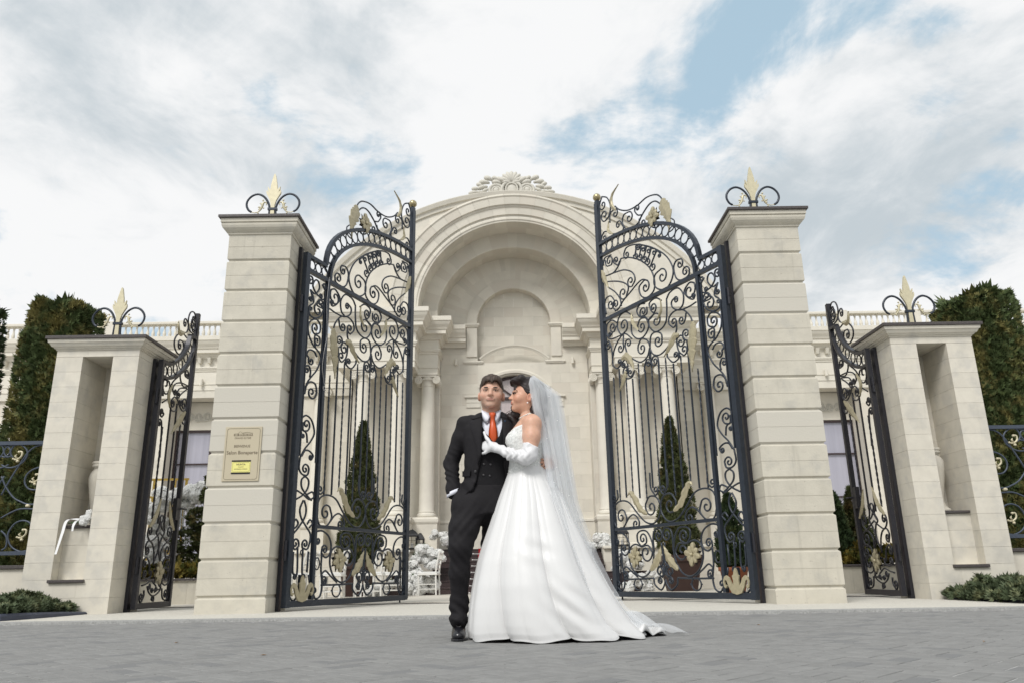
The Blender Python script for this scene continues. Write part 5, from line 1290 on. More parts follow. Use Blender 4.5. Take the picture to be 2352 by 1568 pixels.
# lanterns
def lantern(x, y, z, w, h, label):
    root = empty('lantern', (x, y, z), label, 'lantern', 'black metal lanterns'); r_ = w/2; hb = h*.62
    MB().box(x-r_, x+r_, y-r_, y+r_, z, z+.03).build('base', K['black'], root)
    for sx in (-1, 1):
        for sy in (-1, 1): MB().box(x+sx*(r_-.012)-.01, x+sx*(r_-.012)+.01, y+sy*(r_-.012)-.01, y+sy*(r_-.012)+.01, z+.03, z+hb).build('post', K['black'], root)
    g_ = MB()
    for f in (-.33, 0, .33): g_.box(x+f*w-.004, x+f*w+.004, y-r_+.003, y-r_+.010, z+.03, z+hb)
    for q in (.33, .66): g_.box(x-r_, x+r_, y-r_+.001, y-r_+.009, z+hb*q-.004, z+hb*q+.004)
    o = g_.build('grille', K['black'], root)
    MB().loft([[(x-k, y-k, zz_), (x+k, y-k, zz_), (x+k, y+k, zz_), (x-k, y+k, zz_)] for k, zz_ in ((r_*1.05, z+hb), (r_*1.05, z+hb+.02), (r_*.9, z+hb+.06), (r_*.5, z+hb+.13), (r_*.2, z+hb+.17), (.012, z+h*.86), (.012, z+h*.9), (.024, z+h*.93), (.006, z+h))]).build('roof', K['black'], root)
    MB().lathe([(.035, 0), (.035, .12)], 10, (x, y, z+.03)).build('candle', K['petal'], root)
lantern(-2.48, 20.25, 1.098, .33, .50, 'larger black lantern on the podium ledge left of the steps'); lantern(-2.27, 20.22, 1.098, .20, .36, 'smaller black lantern beside the larger one on the ledge')
lantern(2.80, 20.25, 1.098, .30, .46, 'black lantern on the podium ledge right of the steps')
# chairs
def chair(x, y, rz, label):
    root = empty('banquet_chair', (x, y, .03), label, 'chair', 'white wooden wedding chairs'); root.rotation_euler = (0, 0, rz)
    return root
CH = []
def cpart(name, mb, m='white', smooth=False): CH.append((name, mb.mesh(name, K[m], smooth)))
for s in (-1, 1):
    cpart('leg', MB().tube([(.19, s*.19, 0), (.19, s*.19, .44)], .019, 7))
    P = [(-.20, s*.18, 0), (-.19, s*.18, .44), (-.20, s*.18, .60), (-.27, s*.175, .92)]
    cpart('back_post', MB().tube(P, .019, 7).sphere((-.275, s*.175, .93), .024, 7, 5))
    for z in (.14, .24): cpart('stretcher', MB().tube([(-.195, s*.18, z), (.19, s*.19, z)], .011, 6))
for z in (.16, .26): cpart('stretcher', MB().tube([(.19, -.19, z), (.19, .19, z)], .011, 6)); 
cpart('seat', MB().box(-.22, .22, -.215, .215, .43, .465, .008)); cpart('cushion', MB().box(-.20, .21, -.20, .20, .4655, .505, .015), 'petal')
for z, x in ((.56, -.198), (.66, -.214), (.76, -.236), (.885, -.263)): cpart('back_rail', MB().box(x-.012, x+.012, -.175, .175, z-.014, z+.014))
for k in range(5): y_ = -.12+.06*k; cpart('spindle', MB().tube([(-.238, y_, .77), (-.262, y_, .885)], .008, 5))
spots = [(-1.82, 18.05, pi-.12, 'nearest white chair by the steps, just left of the groom'), (-2.45, 17.1, pi, 'white chair behind the free end of the left gate leaf'), (-3.05, 17.0, pi+.1, 'white chair behind the lower right rosette of the left gate leaf'), (-3.75, 17.2, pi-.1, 'white chair behind the centre leaves of the left gate leaf'), (-4.35, 17.1, pi, 'white chair behind the lower left rosette of the left gate leaf'), (-4.95, 17.0, pi+.15, 'white chair behind the narrow panel of the left gate leaf'),
 (-2.75, 16.2, pi, 'white front row chair behind the lower left gate leaf, closest to the steps'), (-3.55, 16.2, pi, 'white front row chair in the middle behind the left gate leaf'), (-4.30, 16.2, pi, 'white front row chair behind the tulip ornament of the left gate leaf'), (4.75, 16.6, .4, 'white chair beside the terracotta pot')]
for x, y, rz, lab in spots:
    r_ = chair(x, y, rz, lab)
    for nm, me in CH: obj(nm, me, r_)
# bouquet with ribbons in the niche
bq = empty('bridal_bouquet', (-5.60, 10.60, 1.137), 'bridal bouquet of white roses and a calla lily lying in the niche', 'bouquet')
for k in range(9):
    a = random.uniform(-.02, .02); MB().tube([(-5.62, 10.54+a, 1.19+a), (-5.74, 10.55+a*2, 1.175+a), (-5.82, 10.56+a*2.5, 1.16+abs(a))], .005, 5).build('stem', K['leafy'], bq)
for (x, y, z, r_) in ((-5.60, 10.48, 1.215, .036), (-5.565, 10.49, 1.165, .036), (-5.53, 10.47, 1.225, .038), (-5.59, 10.465, 1.165, .033), (-5.525, 10.48, 1.285, .038), (-5.50, 10.54, 1.18, .036), (-5.625, 10.51, 1.19, .030)):
    o = MB(); o.sphere((x, y, z), r_*.72, 9, 7)
    for q in range(3):
        for k in range(5):
            a = 2*pi*k/5+q*.6; rr = r_*(.62+.2*q); o.sphere((x+rr*cos(a), y-.004-.006*(2-q), z+rr*sin(a)), (r_*.42, r_*.25, r_*.42), 6, 5)
    o.build('rose', K['petal'], bq, True)
cl = MB(); rings = []
for i in range(9):
    t = i/8; rr = .008+.05*t**1.6; rings.append([(-5.62+.08*t+rr*cos(a)*.5, 10.495-.03*t, 1.20+.055*t+rr*sin(a)*(1.1 if sin(a) > 0 else .8)) for a in [2*pi*j/14 for j in range(14)]])
cl.loft(rings, cap=False); cl.build('calla_lily', K['petal'], bq, True)
for P, w0 in (([(-5.64, 10.50, 1.205), (-5.71, 10.48, 1.212), (-5.765, 10.45, 1.205), (-5.79, 10.425, 1.16), (-5.80, 10.41, 1.05), (-5.825, 10.405, .90), (-5.85, 10.405, .765)], .019), ([(-5.64, 10.50, 1.20), (-5.675, 10.47, 1.185), (-5.695, 10.45, 1.13), (-5.70, 10.45, 1.055)], .017)):
    S = catmull(P, 6); rb = MB(); rings = []
    for i, p in enumerate(S):
        t = i/(len(S)-1); wv = Vector((w0*min(1, .35+t), .008*sin(t*5), w0*.8*max(0, 1-t*3)))
        rings.append([p-wv, p+wv])
    rb.loft(rings, cap=False, closed=False); rb.build('ribbon', K['satin'] if 'satin' in K else K['petal'], bq, True)

K['dry'] = mat('dry_leaf', (.30, .17, .07), .8)
for (x, y, a, lab) in ((-1.35, 4.55, .3, 'tiny dry leaf on the paving in the left foreground'), (-2.25, 5.6, 1.2, 'tiny dry leaf on the paving in front of the name plate pillar'), (1.9, 6.4, 2., 'tiny dry leaf on the paving just beyond the bridal train'), (2.6, 4.6, .8, 'tiny dry leaf on the paving in the right foreground')):
    P = [(x+.020*cos(a)*t-.008*sin(a)*s_, y+.020*sin(a)*t+.008*cos(a)*s_, .003+.005*abs(s_)+.002*t*t) for t, s_ in ((-1, 0), (0, -1), (1, 0), (0, 1), (0, 0))]
    o = MB().add(P, [(0, 1, 4), (1, 2, 4), (2, 3, 4), (3, 0, 4)]); thing1('fallen_leaf', o, K['dry'], (x, y, .003), lab, 'leaf', 'fallen leaves on the street')
# ================================================================ people
def surface_nets(Fv, org, h):
    """naive surface nets: Fv[x,y,z] signed distance samples (negative inside)"""
    S = Fv < 0; nx, ny, nz = Fv.shape
    c = [(0, 0, 0), (1, 0, 0), (0, 1, 0), (1, 1, 0), (0, 0, 1), (1, 0, 1), (0, 1, 1), (1, 1, 1)]
    cnt = sum(S[a:nx-1+a, b:ny-1+b, d:nz-1+d].astype(np.int8) for a, b, d in c)
    act = np.argwhere((cnt > 0) & (cnt < 8)); idx = -np.ones((nx-1, ny-1, nz-1), dtype=np.int64); idx[tuple(act.T)] = np.arange(len(act))
    acc = np.zeros((len(act), 3)); w_ = np.zeros(len(act))
    E_ = [(0, 1), (2, 3), (4, 5), (6, 7), (0, 2), (1, 3), (4, 6), (5, 7), (0, 4), (1, 5), (2, 6), (3, 7)]
    for i, j in E_:
        a = act+np.array(c[i]); b = act+np.array(c[j]); fa = Fv[tuple(a.T)]; fb = Fv[tuple(b.T)]
        m = (fa < 0) != (fb < 0); t = np.where(m, fa/(fa-fb+1e-12), 0)[:, None]
        acc += np.where(m[:, None], np.array(c[i])+(np.array(c[j])-np.array(c[i]))*t, 0); w_ += m
    V = (act+acc/w_[:, None])*h+np.array(org); Q = []
    for ax in range(3):
        b, d = (ax+1) % 3, (ax+2) % 3; sl0 = [slice(None)]*3; sl1 = [slice(None)]*3
        sl0[ax] = slice(0, Fv.shape[ax]-1); sl1[ax] = slice(1, Fv.shape[ax])
        X = S[tuple(sl0)] != S[tuple(sl1)]; pts = np.argwhere(X)
        pts = pts[(pts[:, b] > 0) & (pts[:, d] > 0) & (pts[:, b] < Fv.shape[b]-1) & (pts[:, d] < Fv.shape[d]-1)]
        eb = np.zeros(3, int); eb[b] = 1; ed = np.zeros(3, int); ed[d] = 1
        q = np.stack([idx[tuple((pts-eb-ed).T)], idx[tuple((pts-ed).T)], idx[tuple(pts.T)], idx[tuple((pts-eb).T)]], 1)
        ins = S[tuple(pts.T)]; q[~ins] = q[~ins][:, ::-1]; Q.append(q)
    Q = np.concatenate(Q); Q = Q[(Q >= 0).all(1)]
    return V, Q
def smin(a, b, k): 
    h = np.clip(.5+.5*(b-a)/k, 0, 1); return b+(a-b)*h-k*h*(1-h)
class SDF:
    def __init__(s, lo, hi, h):
        s.h = h; s.lo = np.array(lo, float); n = np.ceil((np.array(hi)-s.lo)/h).astype(int)+1
        s.ax = [s.lo[i]+h*np.arange(n[i]) for i in range(3)]; s.f = np.full(n, .25)
    def sl(s, lo, hi, pad):
        r_ = []
        for i in range(3):
            a = int(np.floor((lo[i]-pad-s.lo[i])/s.h)); b = int(np.ceil((hi[i]+pad-s.lo[i])/s.h))+1
            r_.append(slice(max(0, a), max(0, min(len(s.ax[i]), b))))
        return tuple(r_)
    def P(s, sl): return np.stack(np.meshgrid(*[s.ax[i][sl[i]] for i in range(3)], indexing='ij'), -1)
    def put(s, lo, hi, fn, k=.02, op='add', pad=.06):
        q = s.sl(lo, hi, pad)
        if any(x.stop <= x.start for x in q): return s
        d = fn(s.P(q)); g_ = s.f[q]
        if op == 'add': s.f[q] = smin(g_, d, k) if k > 0 else np.minimum(g_, d)
        elif op == 'sub': s.f[q] = -smin(-g_, d, k) if k > 0 else np.maximum(g_, -d)
        return s
    def cap(s, a, b, ra, rb, k=.02, op='add', sc=(1, 1, 1)):
        a = np.array(a, float); b = np.array(b, float); sc = np.array(sc); m = max(ra, rb)*max(1, 1/min(sc))
        def fn(P):
            pa = (P-a)*sc; ba = (b-a)*sc; t = np.clip((pa@ba)/max(1e-9, ba@ba), 0, 1)
            return (np.linalg.norm(pa-t[..., None]*ba, axis=-1)-(ra+(rb-ra)*t))/max(sc)
        return s.put(np.minimum(a, b)-m, np.maximum(a, b)+m, fn, k, op)
    def chain(s, pts, k=.02, sc=(1, 1, 1)):
        for (a, ra), (b, rb) in zip(pts, pts[1:]): s.cap(a, b, ra, rb, k, 'add', sc)
        return s
    def ell(s, c, r, k=.02, op='add', rot=None):
        c = np.array(c, float); r = np.array(r, float); m = max(r)
        def fn(P):
            p = P-c
            if rot is not None: p = p@rot
            k0 = np.linalg.norm(p/r, axis=-1); k1 = np.linalg.norm(p/(r*r), axis=-1)+1e-9; return k0*(k0-1)/k1
        return s.put(c-m, c+m, fn, k, op)
    def stack(s, rows, k=.02, p=2.3):
        """rows: (z, cx, cy, a, b): superelliptic cross-sections"""
        rows = np.array(sorted(rows)); z = rows[:, 0]
        lo = (rows[:, 1]-rows[:, 3]).min(), (rows[:, 2]-rows[:, 4]).min(), z[0]; hi = (rows[:, 1]+rows[:, 3]).max(), (rows[:, 2]+rows[:, 4]).max(), z[-1]
        def fn(P):
            Z = P[..., 2]; cx, cy, a, b = [np.interp(Z, z, rows[:, i]) for i in range(1, 5)]
            q = (np.abs((P[..., 0]-cx)/a)**p+np.abs((P[..., 1]-cy)/b)**p)**(1/p); d = (q-1)*np.minimum(a, b)
            return np.maximum(d, np.maximum(z[0]-Z, Z-z[-1]))
        return s.put(lo, hi, fn, k)
    def mesh(s, smooth=1):
        V, Q = surface_nets(s.f, s.lo, s.h)
        for _ in range(smooth):
            nb = np.zeros_like(V); ct = np.zeros(len(V))
            for i in range(4):
                a, b = Q[:, i], Q[:, (i+1) % 4]; np.add.at(nb, a, V[b]); np.add.at(ct, a, 1); np.add.at(nb, b, V[a]); np.add.at(ct, b, 1)
            V = V*.5+.5*nb/np.maximum(ct, 1)[:, None]
        return V, Q
def wrinkle(V, amp, sx, sy, sz, seed=0):
    r_ = np.random.default_rng(seed); o = np.zeros(len(V))
    for k in range(5):
        d = r_.normal(size=3)*np.array([sx, sy, sz]); o += np.sin(V@d+r_.uniform(0, 6.28))
    return o*amp/5
def normals(V, Q):
    n = np.cross(V[Q[:, 2]]-V[Q[:, 0]], V[Q[:, 3]]-V[Q[:, 1]]); N_ = np.zeros_like(V)
    for i in range(4): np.add.at(N_, Q[:, i], n)
    return N_/(np.linalg.norm(N_, axis=1, keepdims=True)+1e-9)
def pmesh(name, V, Q, m, parent, colors=None):
    me = np_mesh(name, V, Q, K[m], True, tuple(rootorg(parent)))
    if colors is not None:
        a = me.color_attributes.new('Col', 'FLOAT_COLOR', 'POINT'); a.data.foreach_set('color', np.concatenate([colors, np.ones((len(V), 1))], 1).astype(np.float32).ravel())
    return obj(name, me, parent)
K['skin'] = mat('skin', (.5, .3, .2), .48, attr='Col', spec=.4, var=.07, nscale=45, bump=.12, bscale=260)
_b = K['skin'].node_tree.nodes['Principled BSDF']; _b.inputs['Subsurface Weight'].default_value = .12; _b.inputs['Subsurface Radius'].default_value = (.6, .25, .12); _b.inputs['Subsurface Scale'].default_value = .01
K['suit'] = mat('black_wool', (.0115, .0105, .0122), .75, var=.15, nscale=40, bump=.25, bscale=500, spec=.22)
K['vest'] = mat('black_vest_cloth', (.0090, .0086, .0100), .8, var=.1, nscale=40, bump=.2, bscale=500, spec=.2)
K['shirt'] = mat('white_shirt', (.70, .71, .78), .75, spec=.2)
K['tie'] = mat('orange_satin', (.52, .075, .012), .38, var=.06, nscale=30, spec=.5, bump=.15, bscale=350)
K['shoe'] = mat('black_leather', (.010, .010, .013), .28, spec=.6, bump=.2, bscale=120)
K['hair'] = mat('dark_brown_hair', (.045, .028, .019), .55, var=.6, nscale=60, spec=.45, stretch=(1, 1, .25), bump=.6, bscale=120)
K['hair2'] = mat('black_brown_hair', (.012, .0065, .006), .52, var=.5, nscale=70, spec=.5, stretch=(.3, 1, 1), bump=.6, bscale=120)
K['dress'] = mat('white_satin', (.66, .66, .655), .40, spec=.45)
K['glove'] = mat('white_glove_satin', (.66, .66, .67), .40, spec=.45)
K['beads'] = mat('beaded_lace', (.70, .71, .69), .5, var=.22, nscale=90, bump=1.0, bscale=150, spec=.5)
K['pearl'] = mat('pearl', (.82, .81, .78), .22, spec=.6)
K['silver'] = mat('silver_jewel', (.72, .70, .66), .25, metal=.6, spec=.6)
K['eye'] = mat('eye_white', (.30, .27, .25), .3); K['iris'] = mat('iris_brown', (.018, .012, .010), .2)
K['button'] = mat('dark_button', (.035, .033, .035), .35)
def tulle():
    m = bpy.data.materials.new('tulle'); m.use_nodes = True; t = m.node_tree; t.nodes.clear()
    o = t.nodes.new('ShaderNodeOutputMaterial'); mx = t.nodes.new('ShaderNodeMixShader'); tr = t.nodes.new('ShaderNodeBsdfTransparent'); ad = t.nodes.new('ShaderNodeMixShader')
    d = t.nodes.new('ShaderNodeBsdfDiffuse'); tl = t.nodes.new('ShaderNodeBsdfTranslucent'); d.inputs[0].default_value = (.90, .92, .94, 1); tl.inputs[0].default_value = (.90, .92, .94, 1)
    ad.inputs[0].default_value = .45; t.links.new(d.outputs[0], ad.inputs[1]); t.links.new(tl.outputs[0], ad.inputs[2])
    mx.inputs[0].default_value = .34; t.links.new(tr.outputs[0], mx.inputs[1]); t.links.new(ad.outputs[0], mx.inputs[2]); t.links.new(mx.outputs[0], o.inputs[0]); return m
K['tulle'] = tulle()
def rotm(rz, rx=0., ry=0.): return np.array(Matrix.Rotation(rz, 3, 'Z') @ Matrix.Rotation(ry, 3, 'Y') @ Matrix.Rotation(rx, 3, 'X'))
def head_mesh(female, h=.0034):
    """head in its own frame: facing -y, origin between the ears, z up"""
    s = SDF((-.12, -.16, -.20), (.12, .13, .15), h); f = female
    s.ell((0, .012, .030), (.074 if not f else .072, .094, .088))
    s.ell((0, -.028, -.030), (.063 if not f else .059, .072, .086), .03)
    s.ell((0, -.020, -.072), (.055 if not f else .046, .062, .040), .025)
    s.ell((0, -.072, -.099), (.027 if not f else .021, .022, .019), .022)
    for x in (-1, 1):
        s.ell((x*.043, -.058, -.030), (.026, .030, .030), .02)                     # cheek
        s.cap((x*.012, -.096, .020), (x*.045, -.083, .018), .0095, .008, .012)     # brow
        s.ell((x*.031, -.112, .003), (.020, .018, .011), .008, 'sub')             # eye socket
        s.ell((x*.0305, -.0815, .001), (.0165, .0135, .0125), .004)                # lids / eyeball mass
        s.ell((x*.0785, .014, -.020), (.010, .020, .032), .010, rot=rotm(x*.35)) ; s.ell((x*.088, .012, -.018), (.006, .011, .018), .004, 'sub')
        s.ell((x*.0105, -.103, -.033), (.0085, .010, .0075), .008)                 # nostril wing
    s.cap((0, -.092, .012), (0, -.116 if not f else -.114, -.029), .0075, .0105 if not f else .0090, .014)
    s.ell((0, -.118 if not f else -.116, -.030), (.0095, .0085, .0085), .008)
    s.ell((0, -.092, -.060), (.024, .014, .012), .012)                             # mouth mound
    s.cap((-.021, -.0955, -.0590), (.021, -.0955, -.0590), .0042, .0042, .006); s.cap((-.018, -.0960, -.0665), (.018, -.0960, -.0665), .0050, .0050, .006)
    s.cap((-.023, -.104, -.0625), (.023, -.104, -.0625), .0020, .0020, .003, 'sub')
    s.cap((0, .020, -.05), (0, .028, -.17), .056 if not f else .047, .058 if not f else .047, .03)
    V, Q = s.mesh(1)
    return V, Q
def face_colors(V, base, lips, cheek, stubble=None, makeup=None):
    c = np.tile(np.array(base), (len(V), 1))
    def blend(w_, col):
        nonlocal c; w_ = np.clip(w_, 0, 1)[:, None]; c = c*(1-w_)+np.array(col)*w_
    g_ = lambda p, r_: np.exp(-(((V-np.array(p))/np.array(r_))**2).sum(1))
    front = V[:, 1] < -.05
    for x in (-1, 1): blend(.55*g_((x*.045, -.075, -.035), (.022, .03, .020)), cheek); blend(.5*g_((x*.082, .01, -.02), (.02, .03, .03)), cheek)
    blend(.3*g_((0, -.118, -.03), (.014, .02, .012)), cheek)
    if stubble: blend(.55*np.clip(1-np.abs((V[:, 2]+.085)/.038)**4, 0, 1)*(V[:, 1] < -.005)*(V[:, 2] > -.13), stubble)
    blend(.85*np.clip(1.25-((V[:, 0]/.025)**2+((V[:, 2]+.0625)/.0090)**2)**2, 0, 1)*(V[:, 1] < -.088), lips)
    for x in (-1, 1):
        blend((.75 if makeup else .28)*g_((x*.031, -.092, .006), (.017, .02, .0085)), makeup or [k*.55 for k in base])  # without makeup, eye socket shade is painted darker into the skin
    blend(.45*g_((0, -.09, -.063), (.022, .02, .0018)), [k*.4 for k in lips])
    return c
def place(V, rot, loc): return V@rot.T+np.array(loc)

# ---------------------------------------------------------------- groom
GX, GY = -.125, 5.50
groom = empty('person', (GX, GY, 0), 'groom in black three piece suit with orange tie, hand in pocket', 'person')
gh = rotm(R(-2), R(-1), R(2)); gho = np.array((GX+.002, GY-.005, 1.651))
hv, hq = head_mesh(False); gc = face_colors(hv, (.55, .335, .245), (.43, .20, .16), (.55, .27, .195), (.42, .275, .205))
GS_ = np.array((1.11, 1., 1.)); gv = place(hv*GS_, gh, gho)
# arms and hands belong to the same body mesh
def hand(s, wrist, d, n, curl, L_=1., thumb=1, k=.008):
    """five-fingered hand: d = finger direction, n = back-of-hand normal"""
    w0 = np.array(wrist, float); d = np.array(d, float); d /= np.linalg.norm(d); n = np.array(n, float); n -= d*(n@d); n /= np.linalg.norm(n); sd_ = np.cross(d, n)*thumb
    pal = w0+d*.085*L_
    for t in (-.024, -.008, .008, .024): s.cap(w0+sd_*t*.6, pal+sd_*t*1.25*L_, .016, .0135, .012)
    ends = []
    for t, ln in ((.030, .070), (.010, .080), (-.010, .075), (-.029, .058)):
        p = pal+sd_*t*L_; dd = d.copy(); r_ = .0092
        for j, seg in enumerate((.42, .32, .26)):
            c_, s_ = cos(curl*(j+.6)*.6), sin(curl*(j+.6)*.6); dj = d*c_-n*s_
            q = p+dj*ln*seg*L_; s.cap(p, q, r_, r_*.92, .004); p = q; r_ *= .92
    p = w0+d*.025+sd_*.026; q = p+d*.035+sd_*.028-n*.008; s.cap(p, q, .013, .011, .01); s.cap(q, q+d*.032+sd_*.004-n*.010, .0105, .009, .005)
sb = SDF((GX-.45, GY-.36, .80), (GX+.52, GY+.26, 1.60), .0075)
sb.chain([((GX, GY+.03, 1.53), .055), ((GX, GY+.03, 1.45), .06)]); sb.stack([(.95, GX-.02, GY+.03, .13, .08), (1.2, GX, GY+.03, .13, .08), (1.40, GX+.005, GY+.035, .13, .06), (1.45, GX, GY+.035, .09, .045)])
sb.chain([((GX-.15, GY+.035, 1.41), .045), ((GX-.285, GY+.07, 1.17), .036), ((GX-.262, GY-.01, .945), .030)]); sb.chain([((GX+.15, GY+.035, 1.40), .045), ((GX+.35, GY+.10, 1.18), .042), ((GX+.408, GY-.05, 1.13), .032)])
hand(sb, (GX-.262, GY-.01, .95), (.22, -.02, -1), (-1, -.3, 0), .5)
hand(sb, (GX+.412, GY-.085, 1.135), (-.28, -1, -.12), (1, -.35, .15), 1.1, 1.0, 1)
bv, bq_ = sb.mesh(1); bc_ = np.tile(np.array((.54, .31, .22)), (len(bv), 1))
pmesh('body', np.concatenate([gv, bv]), np.concatenate([hq, bq_+len(gv)]), 'skin', groom, np.concatenate([gc, bc_]))
def eyes(rot, org, parent, iris=True, x=.0305, y=-.0838):   # x: half distance between the eyes
    for sx in (-1, 1):
        for nm, m_, c, r_ in (('eyeball', 'eye', (sx*x, y, .0005), (.0122, .0122, .0050)), ('iris', 'iris', (sx*x+.001, y-.0095, .0006), (.0054, .0045, .0048))):
            o = MB().sphere((0, 0, 0), r_, 12, 8); V = place(np.array(o.v)+np.array(c), rot, org); o.v = [tuple(p) for p in V]; o.build(nm, K[m_], parent, True)
eyes(gh, gho, groom, x=.0338)
for sx in (-1, 1):     # brows
    P = place(np.array([(sx*.013, -.1015, .0185), (sx*.026, -.1005, .0225), (sx*.040, -.0925, .0225), (sx*.052, -.080, .0165)])*GS_, gh, gho); MB().tube(catmull([tuple(p) for p in P], 4), [.0042]*4+[.0050]*5+[.0036]*4, 6, flat=.7).build('eyebrow', K['hair'], groom, True)
    P = place(np.array([(sx*.015, -.0955, .0045), (sx*.024, -.0985, .0070), (sx*.036, -.0965, .0070), (sx*.047, -.086, .001)])*GS_, gh, gho); MB().tube(catmull([tuple(p) for p in P], 4), .0018, 5).build('eyelash_line', K['hair'], groom, True)
# hair
s = SDF((-.11, -.15, -.09), (.11, .13, .16), .0034)
s.ell((0, .016, .040), (.0775, .0990, .0900)); s.ell((.004, -.047, .078), (.067, .055, .054), .02)
Pq = s.P(s.sl(s.lo, [a[-1] for a in s.ax], 0)); sx_, y_, z_ = Pq[..., 0], Pq[..., 1], Pq[..., 2]; x_ = np.abs(sx_)
fr_ = .076-.014*np.abs(np.sin(sx_*55+1.1))**1.5-.005*np.sin(sx_*230)+.12*sx_                      # fringe over the brow
sd_ = np.interp(y_, [-.12, -.075, -.055, -.035, -.012, .008, .03, .12], [.060, .050, .034, .012, -.030, -.030, -.055, -.075])
bl = np.clip((x_-.036)/.024, 0, 1); zmin = fr_*(1-bl)+sd_*bl; zmin = np.where(y_ > -.02, np.minimum(zmin, sd_), zmin)
s.f = np.maximum(s.f, zmin-z_)
V, Q = s.mesh(1); Nn = normals(V, Q); V = V+Nn*(wrinkle(V, .0042, 230, 70, 50, 3)[:, None]+.0006)
pmesh('hair', place(V*GS_, gh, gho), Q, 'hair', groom)
# shirt, vest, jacket, trousers
def torso(s, e, z0=.93, k=.02, shoulder=True):
    s.stack([(z0, GX-.035, GY+.02, .170+e, .118+e), (1.05, GX-.02, GY+.02, .163+e, .115+e), (1.20, GX-.005, GY+.018, .176+e, .122+e), (1.32, GX, GY+.02, .188+e, .122+e), (1.40, GX, GY+.025, .188+e, .108+e), (1.46, GX, GY+.03, .165+e, .085+e), (1.495, GX, GY+.035, .115+e*.8, .068+e*.6), (1.53, GX, GY+.04, .070+e*.3, .060+e*.3)], k)
s = SDF((GX-.25, GY-.20, 1.18), (GX+.25, GY+.2, 1.56), .007); torso(s, -.016, 1.15); s.f[:, :, :] = np.maximum(s.f, (s.ax[2][None, None, :]-1.515)); V, Q = s.mesh(1); pmesh('shirt', V, Q, 'shirt', groom)
# collar: two folded wings around the neck
for sx in (-1, 1):
    o = MB(); rings = []
    for i in range(15):
        t = i/14; a = pi*.5-sx*(pi*t)*1.0     # from the back of the neck to the front
        cxn, cyn = GX+.0, GY+.022; r_ = .069
        x = cxn+r_*cos(a)*.98*1.0; y = cyn+r_*1.05*sin(a); 
        x = cxn+sx*r_*sin(pi*t)*1.0; y = cyn+r_*1.05*cos(pi*t)
        top = 1.560-.068*t**2; bot = top-.035-.034*max(0, (t-.45)/.55)**1.2; fl = .005+.016*max(0, (t-.5)/.5)
        xo = cxn+sx*((r_+fl*.6)*sin(pi*t)+.036*max(0, (t-.55)/.45)**1.1); yo = cyn+(r_+fl)*1.05*cos(pi*t)
        rings.append([(x, y, top), (x*.5+xo*.5, y*.5+yo*.5-.004, (top+bot)/2+.004), (xo, yo, bot), (x+(xo-x)*.2, y+(yo-y)*.2, bot+.012)])
    o.loft(rings); o.build('collar', K['shirt'], groom, True)
def chest_y(x, z, e):      # front of the torso stack at (x, z)
    rows = np.array([(.93, GX-.035, GY+.02, .170+e, .118+e), (1.05, GX-.02, GY+.02, .163+e, .115+e), (1.20, GX-.005, GY+.018, .176+e, .122+e), (1.32, GX, GY+.02, .188+e, .122+e), (1.40, GX, GY+.025, .188+e, .108+e), (1.46, GX, GY+.03, .165+e, .085+e), (1.495, GX, GY+.035, .115+e*.8, .068+e*.6), (1.53, GX, GY+.04, .070+e*.3, .060+e*.3)])
    cx, cy, a, b = [np.interp(z, rows[:, 0], rows[:, i]) for i in range(1, 5)]; u = min(.98, abs((x-cx)/a)); return cy-b*(1-u**2.3)**(1/2.3)
# tie
o = MB(); tz = [(1.500, .024, .012), (1.490, .026, .016), (1.468, .017, .014), (1.455, .0165, .010), (1.42, .022, .012), (1.37, .029, .012), (1.32, .034, .010), (1.296, .026, .009), (1.284, .004, .008)]
rings = []
for z, w_, d in tz:
    x0 = GX+.010+(1.5-z)*.02; y0 = chest_y(x0, z, -.016) if z < 1.46 else GY-.066-.05*(1.50-z)*3
    y0 = min(y0, GY-.050-(1.5-z)*.35) if z > 1.36 else y0
    rings.append([(x0-w_, y0-.002, z), (x0-w_*.5, y0-d, z), (x0, y0-d*1.25, z), (x0+w_*.5, y0-d, z), (x0+w_, y0-.002, z), (x0, y0+.004, z)])
o.loft(rings); o.build('tie', K['tie'], groom, True)
# vest
s = SDF((GX-.26, GY-.2, .92), (GX+.26, GY+.2, 1.54), .007); torso(s, -.005, .93)
Pq = s.P(s.sl(s.lo, [a[-1] for a in s.ax], 0)); X_, Y_, Z_ = Pq[..., 0]-GX, Pq[..., 1]-GY, Pq[..., 2]
vl = np.interp(Z_, [1.29, 1.35, 1.45, 1.54], [.018, -.035, -.085, -.10]); vr = np.interp(Z_, [1.29, 1.33, 1.40, 1.54], [.022, .055, .075, .08])
s.f = np.maximum(s.f, np.where((Y_ < .03) & (Z_ > 1.285), np.minimum(X_-vl, vr-X_), -1))
hem = np.interp(X_, [-.2, -.105, -.062, -.02, .06, .2], [.985, .965, .945, .985, .93, .95]); s.f = np.maximum(s.f, np.where(Y_ < .06, hem-Z_, -1))
V, Q = s.mesh(1); vest = pmesh('vest', V, Q, 'vest', groom)
for (x, z) in ((-.052, 1.135), (-.055, 1.205), (-.006, 1.132), (-.055, 1.062), (-.012, 1.055)):
    MB().lathe([(.0085, 0), (.0085, .004), (.006, .005)], 10).v
    yy = chest_y(GX+x, z, -.005); b_ = MB().sphere((GX+x, yy-.002, z), (.0085, .004, .0085), 10, 6); b_.build('button', K['button'], groom, True)
